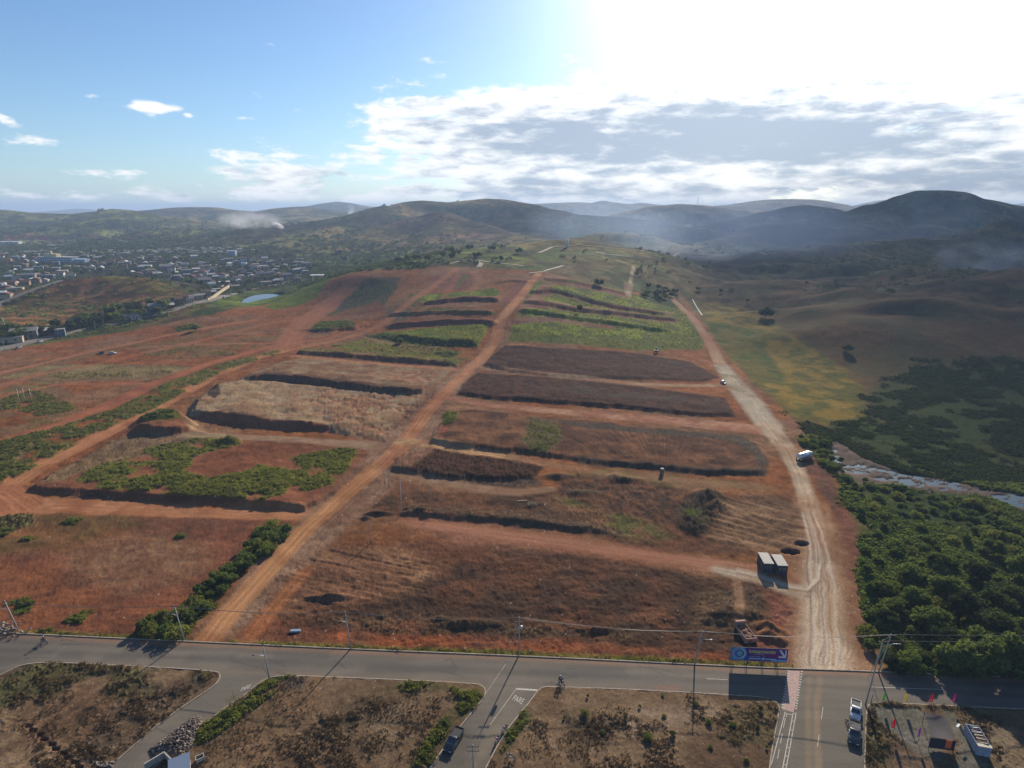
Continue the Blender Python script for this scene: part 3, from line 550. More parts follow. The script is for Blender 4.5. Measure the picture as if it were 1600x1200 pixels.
track([(-60,785),(0,768),(60,730),(150,685),(240,640),(330,590),(400,560),(450,547),(460,545)], [9,9,8.5,8,8,8,8,7,6], (.38,.18,.095), col2=(.30,.13,.075))
track([(460,545),(540,528),(600,506),(650,465),(700,430),(712,419)], [7,8,8,9,9,7], (.31,.145,.085), a=.85)
track([(440,545),(480,500),(520,470),(560,432)], [16,22,22,20], (.30,.135,.082), a=.9, soft=3, warp=1)
track([(712,419),(716,430),(690,470),(640,495)], 6, (.28,.12,.08), a=.5)
track([(742,424),(750,440),(735,455)], 9, (.31,.15,.09), a=.6, soft=2)
track([(-100,806),(0,795),(40,788),(200,795),(400,800),(500,802),(540,790)], [14,13,10,9,9,9,9], (.38,.185,.10), col2=(.32,.145,.08))
track([(-60,770),(0,770),(30,790)], 12, (.35,.155,.085))
k, m = paint([(0,690),(100,665),(180,640),(260,600),(330,572),(440,546),(440,552),(350,580),(250,635),(150,680),(60,728),(0,760),(-200,800),(-200,740)], (.115,.13,.035), col2=(.20,.155,.075), nz=N8, soft=1.2, warp=1.8, veg=.6, dry=.3, thr=.40)
k, m = region([(0,690),(100,665),(180,640),(260,600),(330,572),(440,546),(440,552),(350,580),(250,635),(150,680),(60,728),(0,760)], 2, 0); GZ[k] += .5 * m
track([(290,682),(380,684),(480,688),(560,694),(612,700)], [6,6,6,8,10], (.27,.175,.115), col2=(.33,.24,.15))
track([(420,606),(520,612),(640,620),(700,606)], 4, (.24,.16,.11), a=.6)
track([(460,556),(560,566),(660,574),(720,578)], 5, (.32,.16,.095))
# pale grey-brown skirt of the central track, then the track itself
track([(318,1010),(470,850),(560,770),(630,700),(665,640),(715,590),(752,562)], [9,16,18,24,18,13,10], (.25,.16,.11), col2=(.20,.115,.078), soft=2.0, warp=1.2, flat=False)
track([(318,1008),(360,955),(420,890),(480,825),(540,772),(600,722),(640,690)], [6,6,6,6,6.5,7,7], (.42,.225,.115), col2=(.37,.185,.095), rutc=.3)
track([(600,722),(640,680),(665,645),(700,608),(735,575),(755,558)], [7,7,7,7,7.5,8], (.40,.20,.11), col2=(.33,.155,.09), rutc=.3)
track([(755,558),(775,530),(782,500),(800,478),(820,455),(838,432),(842,426)], [8,7.5,7.5,7.5,7.5,7.5,7], (.44,.22,.11), col2=(.36,.165,.09), rutc=.35)
track([(385,1003),(400,985),(440,935),(480,890)], 4, (.33,.145,.075), a=.6)
# cross ways right of it
track([(752,574),(820,583),(900,590),(1000,600),(1080,603),(1135,602)], [5,5,5,5,5,6], (.34,.24,.155), col2=(.30,.17,.11))
track([(705,622),(760,632),(840,640),(960,650),(1060,658),(1150,668),(1190,672)], [6,6,7,9,11,12,12], (.38,.215,.14), col2=(.33,.16,.105))
track([(632,690),(680,694),(740,706),(800,714)], [8,7,6,5], (.42,.26,.14), col2=(.34,.19,.11))
track([(800,714),(860,728),(960,742),(1080,752),(1180,760)], 6, (.26,.16,.10), a=.55, soft=2, warp=1.5)
track([(608,738),(660,748),(740,762),(800,770),(860,765)], [5,6,6,5,4], (.33,.22,.145), col2=(.26,.16,.105))
track([(650,818),(760,832),(900,852),(1040,872),(1120,880),(1190,890)], 4.5, (.34,.175,.115), a=.8)
track([(640,812),(700,818),(800,838),(960,862),(1100,884)], 7, (.32,.155,.10), a=.6, soft=2)
# the wide track on the right
track([(980,462),(985,440),(990,415)], 4, (.34,.26,.17)); track([(990,415),(930,398),(1000,400),(1100,420)], 4, (.24,.2,.12), a=.6)
track([(1040,452),(1060,476),(1078,492),(1095,515),(1112,540),(1128,572)], [5,6,6,6,7,8], (.36,.24,.15), col2=(.38,.20,.12))
track([(1128,572),(1150,600),(1175,630),(1200,665)], [9,11,12,11], (.42,.36,.27), col2=(.34,.27,.19), soft=2, warp=1)
track([(1200,665),(1228,700),(1246,735),(1262,780),(1276,830),(1280,880)], [10,7.5,5.5,5.5,6,7], (.45,.35,.25), col2=(.38,.26,.17), soft=1.0)
track([(1290,790),(1300,830),(1285,850)], 1.2, (.36,.22,.14), a=.6); track([(1262,780),(1276,830),(1284,880),(1288,930),(1298,1000),(1302,1052)], [7,9,12,14,16,17], (.40,.25,.155), col2=(.30,.17,.105), a=.75, soft=3, warp=2.5, rut=.6)
track([(1280,880),(1283,930),(1290,1000),(1290,1052)], [6,7.5,8.5,9.5], (.58,.47,.35), col2=(.46,.33,.22), soft=2.2, warp=1.2, rut=1.0)
track([(1278,860),(1283,900),(1270,925),(1235,922),(1190,905),(1120,890)], [3.5,5,5,5,5,3], (.50,.42,.32), col2=(.38,.28,.20), a=.85, soft=1.5)
track([(1283,900),(1300,930),(1296,980)], [4,5,5], (.46,.34,.23), a=.7, soft=1.5)
for i in range(14):
    o_ = random.uniform(-22, 26); track([(1262 + o_ * .5, 800), (1276 + o_ * .7, 850), (1284 + o_, 900), (1288 + o_, 960), (1290 + o_ * 1.2, 1040)], .5, (.62, .55, .45) if i % 2 else (.25, .14, .09), a=.5, soft=.25, warp=.8, rut=.6)
for i in range(10):
    q_ = random.uniform(-7, 7); track([(1284 + q_, 880), (1282 + q_, 905), (1262, 924 + q_), (1225, 918 + q_), (1190, 905 + q_), (1150, 893 + q_)], .4, (.62, .55, .45) if i % 2 else (.26, .16, .10), a=.5, soft=.2, warp=.4, rut=.5)
track([(1155,970),(1156,940),(1150,905)], 2.2, (.30,.19,.12), a=.6, rut=.3)
for x, y, rx, ry in ((1235,862,2.4,1.2),(1253,849,1.9,.9)):
    x0, y0 = P(x, y); k = subset([(x0 - 4, y0 - 4), (x0 + 4, y0 + 4)], 1); r = np.hypot((GX[k] - x0) / rx, (GY[k] - y0) / ry); m = sstep(1.1 - r, -.1, .2)
    GZ[k] -= 1.2 * m; COL[k] = mix3(COL[k], C(.05,.035,.028)[None], m)
# soil heaps and the dumped earth by the bin
for x, y, rx, ry, h in ((1197,979,2.6,2.2,1.9),(1212,988,3.0,2.2,1.6),(1196,993,2.2,1.8,1.4),(1216,1001,2.4,1.7,1.1)):
    k, m = mound(x, y, rx, ry, h); COL[k] = mix3(COL[k], C(.25,.13,.075)[None], sstep(m, 0, .25))

# ---- lots south of the road, road surface, water
NE = [(-260,976),(0,989),(305,1003),(560,1015),(810,1025),(1140,1041),(1250,1046),(1370,1051),(1600,1059),(1900,1070)]
L1 = [(-260,1215),(-60,1085),(0,1055),(45,1034),(150,1038),(338,1048),(346,1056),(336,1072),(300,1095),(250,1130),(215,1160),(170,1200),(100,1260),(0,1330),(-260,1330)]
L0 = [(-260,1026),(-60,1030),(-30,1038),(-120,1100),(-260,1180)]
L2 = [(240,1200),(300,1150),(345,1110),(385,1085),(410,1062),(440,1055),(560,1060),(745,1068),(757,1074),(759,1084),(752,1096),(730,1122),(700,1160),(672,1200),(600,1320),(100,1320)]
L3 = [(760,1200),(780,1160),(800,1130),(828,1097),(842,1077),(852,1073),(880,1074),(1000,1078),(1137,1086),(1200,1090),(1218,1100),(1216,1120),(1208,1160),(1202,1200),(1190,1320),(690,1320)]
L4 = [(1350,1320),(1351,1200),(1353,1110),(1360,1099),(1380,1099),(1500,1105),(1620,1109),(1900,1120),(1900,1320)]
LOTS = [L0, L1, L2, L3, L4]
def dense(pts, step=.6):
    out = []; n = len(pts)
    for i in range(n - 1):
        a, b = pts[i], pts[i + 1]; L = math.hypot(b[0] - a[0], b[1] - a[1]); q = max(1, int(L / step))
        for j in range(q): out.append((a[0] + (b[0] - a[0]) * j / q, a[1] + (b[1] - a[1]) * j / q))
    out.append(pts[-1]); return out
def smooth(W, it=2, closed=True):
    for _ in range(it):
        o = []; n = len(W); rng = range(n if closed else n - 1)
        for i in rng:
            a, b = W[i], W[(i + 1) % n]; o += [(a[0]*.75+b[0]*.25, a[1]*.75+b[1]*.25), (a[0]*.25+b[0]*.75, a[1]*.25+b[1]*.75)]
        W = o if closed else [W[0]] + o + [W[-1]]
    return W
LW = [smooth(PP(l), 2) for l in LOTS]
NEW = smooth(PP(NE), 1, False)
ROADW = NEW + [(NEW[-1][0], 10), (NEW[0][0], 10)]
k, m = region(ROADW, .4, 0, world=True)
sel = m > .5; k = k[sel]
ISROAD = np.zeros(N_, bool); ISROAD[k] = True
near = np.nonzero((GY < 125) & (GY > 8))[0]
LOTI = np.zeros(N_, bool)
for W in LW:
    kk, m = region(W, .15, 0, world=True); kk = kk[m > .5]; ISROAD[kk] = False; LOTI[kk] = True
GZ[ISROAD] = -.12
k = np.nonzero(LOTI)[0]
COL[k] = mix3(C(.17,.105,.06)[None], C(.26,.17,.095)[None], sstep(N30[k] * .6 + N8[k] * .4, .42, .56))
DRY[k] = .55 * sstep(N8[k], .42, .6); VEG[k] = .12 * sstep(N8[k], .5, .6); GZ[k] = .12; ROUGH[k] = 1.0
paint([(0,1055),(45,1036),(150,1040),(338,1050),(340,1070),(300,1092),(200,1120),(120,1085),(40,1100),(-60,1130)], (.105,.082,.048), col2=(.13,.115,.045), nz=N8, soft=2, warp=3, veg=.3, dry=.7, thr=.4)
paint([(150,1120),(220,1085),(330,1065),(290,1095),(215,1155),(160,1200),(110,1200),(130,1150)], (.11,.078,.058), col2=(.15,.10,.06), nz=N8, soft=3, warp=3, dry=.6, veg=.2)
paint([(40,1110),(150,1075),(200,1100),(130,1160),(60,1170),(0,1140)], (.27,.15,.085), col2=(.18,.11,.062), nz=N8, soft=3, warp=4, dry=.4)
k, m = region(L1, .2, 0); st = vn((GX[k] * .86 - GY[k] * .5) / 1.1, (GX[k] * .5 + GY[k] * .86) / 9, 66); COL[k] *= (1 + (st - .5) * .5)[:, None]; GZ[k] += (st - .5) * .2 * m
for i in range(11):
    x0, y0 = P(45 + i * 9 - (i % 2) * 3, 1135 + i * 7.2); k = subset([(x0 - 2, y0 - 2), (x0 + 2, y0 + 2)], 0)
    m = sstep(np.minimum(.75 - np.abs(GX[k] - x0 + (GY[k] - y0) * .5), .45 - np.abs(GY[k] - y0)), 0, .15); GZ[k] -= .5 * m; COL[k] = mix3(COL[k], C(.20,.08,.05)[None], m)
paint([(440,1056),(560,1061),(745,1069),(757,1076),(752,1096),(735,1115),(720,1100),(700,1085),(600,1080),(520,1075)], (.085,.10,.03), col2=(.16,.12,.06), nz=N8, soft=1.5, warp=2.5, veg=.45, thr=.46)
paint([(755,1090),(700,1160),(675,1195),(640,1195),(660,1165),(700,1120),(735,1090)], (.07,.09,.028), col2=(.16,.12,.06), nz=N8, soft=1.5, warp=2.5, veg=.5, thr=.43)
paint([(385,1088),(410,1065),(430,1056),(455,1058),(420,1075),(370,1105),(340,1130)], (.07,.10,.026), soft=1, warp=1.5, veg=.55)
paint([(340,1112),(380,1098),(430,1080),(340,1150),(300,1170),(300,1150)], (.075,.095,.03), col2=(.13,.11,.05), nz=N8, soft=.8, warp=1, veg=.5)
paint([(300,1160),(420,1085),(470,1070),(520,1070),(500,1110),(440,1150),(400,1200),(300,1200)], (.255,.155,.085), col2=(.17,.11,.06), nz=N8, soft=2, warp=3, dry=.3)
paint([(500,1130),(580,1090),(620,1100),(570,1140),(500,1160)], (.115,.085,.05), soft=3, warp=3, dry=.7)
paint([(580,1120),(660,1100),(680,1130),(600,1190),(540,1190)], (.30,.205,.12), col2=(.19,.125,.07), nz=N8, soft=3, warp=3, dry=.4)
paint([(450,1060),(478,1064),(470,1080),(440,1078)], (.12,.095,.08), soft=.8, warp=.8)
paint([(845,1077),(900,1078),(880,1095),(840,1120),(800,1165),(775,1190),(795,1140)], (.08,.10,.028), col2=(.17,.12,.06), nz=N8, soft=1.2, warp=2, veg=.6, thr=.4)
paint([(950,1115),(1000,1100),(1110,1095),(1140,1110),(1090,1125),(980,1130)], (.34,.235,.145), col2=(.25,.165,.095), nz=N2, soft=2, warp=3)
paint([(870,1150),(960,1140),(990,1180),(880,1200),(800,1200)], (.29,.19,.11), col2=(.2,.13,.07), nz=N2, soft=3, warp=3, dry=.3)
paint([(1130,1090),(1205,1095),(1212,1120),(1200,1200),(1150,1200),(1120,1150)], (.10,.085,.042), col2=(.15,.115,.055), nz=N8, soft=3, warp=4, veg=.30, dry=.4, thr=.5)
paint([(890,1120),(960,1125),(950,1150),(900,1150)], (.10,.075,.048), soft=2, warp=2, dry=.8)
paint([(1353,1105),(1420,1104),(1420,1130),(1400,1160),(1410,1200),(1353,1200)], (.145,.125,.055), col2=(.21,.145,.07), nz=N8, soft=1.5, warp=2, veg=.35, dry=.6)
paint([(1370,1110),(1440,1108),(1455,1130),(1480,1190),(1440,1185),(1400,1150),(1375,1130)], (.215,.195,.155), col2=(.17,.16,.12), nz=N2, soft=.6, warp=.5, veg=0, dry=0)
paint([(1470,1108),(1490,1112),(1545,1200),(1560,1260),(1480,1260),(1500,1160)], (.205,.185,.145), col2=(.15,.14,.10), nz=N2, soft=.6, warp=.5, veg=0, dry=0)
paint([(1400,1165),(1480,1195),(1500,1260),(1400,1260)], (.235,.155,.10), col2=(.19,.13,.08), nz=N8, soft=1.5, warp=1, dry=0, veg=0)
paint([(1500,1112),(1620,1115),(1620,1200),(1560,1200),(1530,1150)], (.17,.12,.065), col2=(.25,.18,.10), nz=N8, soft=2, warp=3, dry=.6, veg=.15)
paint([(1555,1140),(1590,1145),(1590,1165),(1560,1165)], (.27,.20,.12), soft=1.5, warp=1.5, dry=0)
paint([(1355,1100),(1500,1106),(1620,1112),(1620,1118),(1480,1112),(1355,1106)], (.19,.145,.065), soft=.6, warp=1, dry=.7)
# litter on the open ground
q = RNG.random(N_); k = np.nonzero((q < .0009) & (DIST < 240) & (GY < 190) & ~ISROAD & (N30 > .47))[0]; COL[k] = (.55, .53, .5)

# water
POND = smooth(PP([(372,472),(384,466),(405,461),(436,457),(446,458),(430,463),(404,468),(384,473)]), 1)
RIV = smooth(PP([(1298,694),(1312,692),(1326,707),(1348,720),(1375,729),(1400,735),(1430,743),(1465,746),(1505,754),(1540,764),(1575,769),(1620,777),(1800,800),(1800,850),(1620,835),(1600,836),(1604,806),(1575,790),(1540,781),(1500,771),(1465,769),(1430,765),(1400,757),(1362,745),(1330,738),(1304,726),(1290,708)]), 1)
k, m = region(POND, 2, 1, world=True); wz_p = float(np.median(GZ[k])) ; GZ[k] = GZ[k] * (1 - m) + (wz_p - 1.2) * m; VEG[k] *= 1 - m
pg = smooth(PP([(325,478),(372,455),(470,442),(480,446),(445,464),(410,478),(400,478)]), 1)
paint(pg, (.11,.145,.035), soft=1.5, warp=1, veg=.2, world=True)
k, m = region(RIV, 2.2, 2.4, world=True); wz_r = float(np.median(GZ[k]))
mud = sstep(fbm(GX[k] * .5, GY[k], 2.2, 4, 71, .65), .40, .52) * sstep(-(GX[k] - P(1560,750)[0]), -6, 10)
GZ[k] = GZ[k] * (1 - m) + (wz_r - .55 + .62 * mud * (GX[k] < P(1570, 750)[0])) * m
COL[k] = mix3(COL[k], C(.16,.125,.105)[None], m); VEG[k] *= 1 - m

# ------------------------------------------------------------------ relief of clods, ruts and tussocks, then the mesh
fade = 1 - sstep(DIST, 350, 1200)
flatm = np.where(ISROAD, 0.0, 1.0)
GZ += ((N2 - .5) * .42 * ROUGH + (N05 - .5) * .16 * ROUGH + (N8 - .5) * .7 * sstep(DIST, 120, 200)) * fade * flatm * np.where(LOTI, .6, 1)
dk = sstep(np.minimum(DRY, 1) * .7 + np.minimum(VEG, 1) * .6, .15, .9)
GZ += dk * sstep(N05 * .5 + N2 * .5, .45, .62) * .35 * flatm * fade
COL *= (1 + ((N05 - .5) * .5 + (N2 - .5) * .30) * (ROUGH * flatm * (.3 + .7 * fade)))[:, None]
k = np.nonzero(DIST > 480)[0]; far0 = sstep(DIST[k], 520, 900) * (1 - .8 * sstep(-DIST[k], -620, -500)); q = sstep(NH, .33, .68)
COL[k] *= (1 + far0 * (q * 1.05 - .5))[:, None]; COL[k] += (C(.06, .085, .02)[None] - C(.05, .04, .03)[None]) * (far0 * (sstep(N200[k], .4, .6) - .3) * .9)[:, None]
k = np.nonzero(DIST > 400)[0]; n14 = fbm(GX[k], GY[k] * .8, 11, 4, 85, .68); COL[k] *= (1 + (sstep(n14, .3, .7) - .5) * .95 * sstep(DIST[k], 420, 620) * (1 - .85 * SITEM[k]))[:, None]; g_l_ = 1 - np.abs(2 * fbm(GX[k], GY[k], 75, 3, 86, .5) - 1); COL[k] *= (1 - .45 * sstep(g_l_, .84, .97) * sstep(DIST[k], 520, 700) * (1 - SITEM[k]))[:, None]
k = np.nonzero(DIST < 480)[0]; ns = fbm(GX[k] / 2.2, GY[k], 3.2, 4, 83, .62); COL[k] *= (1 + (ns - .5) * .75 * np.minimum(ROUGH[k], 1) * (~ISROAD[k]))[:, None]
lum = (COL @ C(.3, .55, .15))[:, None]; COL = lum + (COL - lum) * ((1.20 - .12 * sstep(lum, .15, .3)) * np.where(LOTI, .80, 1)[:, None])
hl = sstep(DIST, 600, 900)[:, None]; COL *= 1 - .08 * hl * (1 - .45 * sstep(-GX / (GY + 1), .1, .35))[:, None]; COL *= 1 - (.02 * sstep(GX / (GY + 1), .22, .42) * sstep(DIST, 240, 420))[:, None]
COL = np.clip(COL * .55, .007, .6)

def kind(o, k): o['kind'] = k; return o
def grid_mesh(name, GZa, cols, facemask=None, mat=None):
    idx = np.arange(N_).reshape(NR, NC)
    f = np.stack([idx[:-1, :-1], idx[:-1, 1:], idx[1:, 1:], idx[1:, :-1]], -1).reshape(-1, 4)
    if facemask is not None: f = f[facemask]
    used, inv = np.unique(f, return_inverse=True); inv = inv.reshape(-1, 4)
    co = np.stack([GX[used], GY[used], GZa[used]], -1).astype(np.float32)
    me = bpy.data.meshes.new(name); me.vertices.add(len(used)); me.vertices.foreach_set('co', co.ravel())
    me.loops.add(inv.size); me.loops.foreach_set('vertex_index', inv.ravel().astype(np.int32))
    me.polygons.add(len(inv)); me.polygons.foreach_set('loop_start', np.arange(0, inv.size, 4, dtype=np.int32))
    a = me.attributes.new('tone', 'FLOAT_COLOR', 'POINT'); c4 = np.ones((len(used), 4), np.float32); c4[:, :3] = cols[used]; a.data.foreach_set('color', c4.ravel())
    me.update(); me.validate(); me.polygons.foreach_set('use_smooth', np.ones(len(inv), bool))
    if mat: me.materials.append(mat)
    o = bpy.data.objects.new(name, me); COLL.objects.link(o); return o
def ground_mat(name, fine=1.0, rough=.95, spec=.015):
    m = bpy.data.materials.new(name); m.use_nodes = True; t = NT(m.node_tree)
    at = t.n('ShaderNodeAttribute', attribute_name='tone'); tc = t.n('ShaderNodeTexCoord')
    n1 = t.n('ShaderNodeTexNoise', {'Vector': tc.outputs['Object'], 'Scale': 3.5 * fine, 'Detail': 4.0, 'Roughness': .65}).outputs[0]
    f = t.n('ShaderNodeMapRange', {0: n1, 1: .3, 2: .7, 3: .62, 4: 1.42}).outputs[0]
    c = t.n('ShaderNodeVectorMath', {0: at.outputs['Color'], 'Scale': f}, operation='SCALE').outputs[0]
    b = t.n('ShaderNodeBump', {'Strength': .5, 'Distance': .12, 'Height': n1})
    p = t.n('ShaderNodeBsdfPrincipled', {'Base Color': c, 'Roughness': rough, 'Specular IOR Level': spec, 'Normal': b.outputs[0]})
    t.n('ShaderNodeOutputMaterial', {0: p.outputs[0]}); return m
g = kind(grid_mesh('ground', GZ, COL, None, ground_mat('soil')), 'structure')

# road surface: the same cells where the carriageway runs
rc = mix3(C(.150,.130,.108)[None], C(.20,.17,.135)[None], sstep(N30, .4, .6)) * (1 + (N8 - .5) * .35 + (N2 - .5) * .15)[:, None]
RC = rc.astype(np.float32)
def rpaint(pts, col, a, soft, warp, thr=None, w=False):
    k, m = region(pts, soft, warp, world=w)
    if thr: m = m * sstep(N8[k], thr - .06, thr + .06)
    RC[k] += (C(*col) - RC[k]) * (m * a)[:, None]
def rtrack(pts, w, col, a, soft=.4, warp=.2):
    W = PP(pts); k = subset(W, w + 3); d, s, side, ti = path_coords(k, W, warp); m = sstep(w / 2 - d, -soft, soft) * a * (.5 + vn(s / 6, side, 3))
    RC[k] += (C(*col) - RC[k]) * np.clip(m, 0, 1)[:, None]
rpaint([(1140,1044),(1250,1047),(1370,1052),(1360,1075),(1240,1070),(1225,1055),(1180,1056)], (.30,.22,.14), .45, 3, 1.5)
rpaint([(1230,1050),(1345,1056),(1345,1200),(1215,1200)], (.20,.175,.13), .45, 2, 1)
rtrack([(1265,1060),(1262,1100),(1264,1150),(1264,1200)], 1.0, (.36,.25,.14), .5)
rtrack([(1281,1060),(1276,1100),(1277,1150),(1280,1210)], 1.1, (.38,.26,.14), .6)
rtrack([(0,991),(305,1006),(560,1018),(810,1028),(1140,1044),(1600,1062)], 2.0, (.30,.17,.105), .7, .9, .7)
rtrack([(346,1050),(440,1054),(560,1058),(745,1066)], 1.2, (.25,.19,.13), .45, .8, .5)
rtrack([(880,1071),(1000,1075),(1137,1083)], 1.2, (.24,.18,.13), .4, .8, .5); rtrack([(0,1045),(60,1036),(150,1036),(340,1046)], 1.2, (.24,.2,.16), .4, .8, .5)
rpaint([(770,1130),(800,1120),(775,1170),(745,1200),(730,1200),(750,1160)], (.27,.22,.15), .7, 2, 1.5); rpaint([(210,1200),(420,1060),(390,1090),(260,1190)], (.24,.20,.16), .5, 2, 1.5)
rpaint([(340,1052),(410,1056),(400,1070),(345,1095),(250,1160),(170,1240),(300,1110)], (.185,.17,.14), .5, 2, 1)
RC *= (.86 + .28 * fbm(GX / 9, GY, .9, 3, 67))[:, None]
for yo_, aa, cc in ((.25, .30, (.10,.09,.08)), (.40, .30, (.225,.20,.165)), (.58, .3, (.10,.09,.08)), (.74, .25, (.22,.195,.16))):
    rtrack([(0, 989 + yo_ * 47), (305, 1003 + yo_ * 44), (560, 1015 + yo_ * 46), (810, 1025 + yo_ * 46), (1140, 1041 + yo_ * 44), (1370, 1051 + yo_ * 47), (1620, 1060 + yo_ * 48)], 1.3, cc, aa, .6, .3)
for i in range(26):
    x_ = random.uniform(0, 1500); y_ = 990 + x_ * .045 + random.uniform(5, 42); L_ = random.uniform(8, 30); rtrack([(x_, y_), (x_ + L_, y_ + random.uniform(-4, 8)), (x_ + L_ * 1.8, y_ + random.uniform(-6, 14))], .22, (.06, .055, .05), .7, .1, .4)
rpaint([(360,1030),(600,1030),(900,1052),(1100,1060),(1100,1066),(900,1060),(600,1045),(360,1042)], (.12,.108,.095), .5, 1.5, 1.5)
for px, py, rx, ry in ((110,1027,3,1),(230,1018,5,1.6),(60,1020,3,1),(190,1030,4,1),(330,1030,5,1.2),(470,1025,6,1.5),(900,1050,10,1.4),(640,1045,9,1.2)):
    x0, y0 = P(px, py); rpaint([(x0-rx,y0-ry),(x0+rx,y0-ry),(x0+rx,y0+ry),(x0-rx,y0+ry)], (.085,.082,.08), .4, 1, 1.2, w=True)
x0 = P(1042, 1074); rpaint([(x0[0]-2.3,x0[1]-.6),(x0[0]+2.3,x0[1]-.6),(x0[0]+2.1,x0[1]+.5),(x0[0]-2.3,x0[1]+.5)], (.30,.15,.11), .6, .4, .6, w=True)
fm = ISROAD.reshape(NR, NC); fm = (fm[:-1, :-1] | fm[:-1, 1:] | fm[1:, 1:] | fm[1:, :-1]).ravel()
RC = np.clip(RC * .60, .02, .5)
road = kind(grid_mesh('road', np.full(N_, .02), RC, fm, ground_mat('asphalt', 2.5, .85, .18)), 'structure')
# ------------------------------------------------------------------ object toolkit
MATS = {}
def mat(name, col, rough=.7, metal=0.0, spec=.3, noise=.12, sc=6.0, col2=None, coat=0.0):
    if name in MATS: return MATS[name]
    m = bpy.data.materials.new(name); m.use_nodes = True; t = NT(m.node_tree); tc = t.n('ShaderNodeTexCoord')
    n = t.n('ShaderNodeTexNoise', {'Vector': tc.outputs['Object'], 'Scale': sc, 'Detail': 5.0, 'Roughness': .6}).outputs[0]
    f = t.n('ShaderNodeMapRange', {0: n, 1: .3, 2: .7, 3: 0.0, 4: 1.0}).outputs[0]
    col = tuple(c * (.8 if metal < .5 else 1) for c in col)
    a = tuple(max(0, c * (1 - noise)) for c in col); b = tuple(min(1, c * (1 + noise)) for c in col) if col2 is None else col2
    c = t.mix(f, a, b)
    p = t.n('ShaderNodeBsdfPrincipled', {'Base Color': c, 'Roughness': rough, 'Metallic': metal, 'Specular IOR Level': spec, 'Coat Weight': coat})
    t.n('ShaderNodeOutputMaterial', {0: p.outputs[0]}); MATS[name] = m; return m
def leaf_mat(name, a, b, trans=.35):
    m = bpy.data.materials.new(name); m.use_nodes = True; t = NT(m.node_tree)
    at = t.n('ShaderNodeAttribute', attribute_name='leaf'); oi = t.n('ShaderNodeObjectInfo')
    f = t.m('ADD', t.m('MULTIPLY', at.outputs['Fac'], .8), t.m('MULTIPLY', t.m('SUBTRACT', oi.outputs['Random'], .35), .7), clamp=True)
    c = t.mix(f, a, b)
    d = t.n('ShaderNodeBsdfDiffuse', {0: c}); tr = t.n('ShaderNodeBsdfTranslucent', {0: t.mix(.5, c, tuple(min(1, x * 1.5) for x in b))})
    x = t.n('ShaderNodeMixShader', {0: trans, 1: d.outputs[0], 2: tr.outputs[0]})
    t.n('ShaderNodeOutputMaterial', {0: x.outputs[0]}); MATS[name] = m; return m
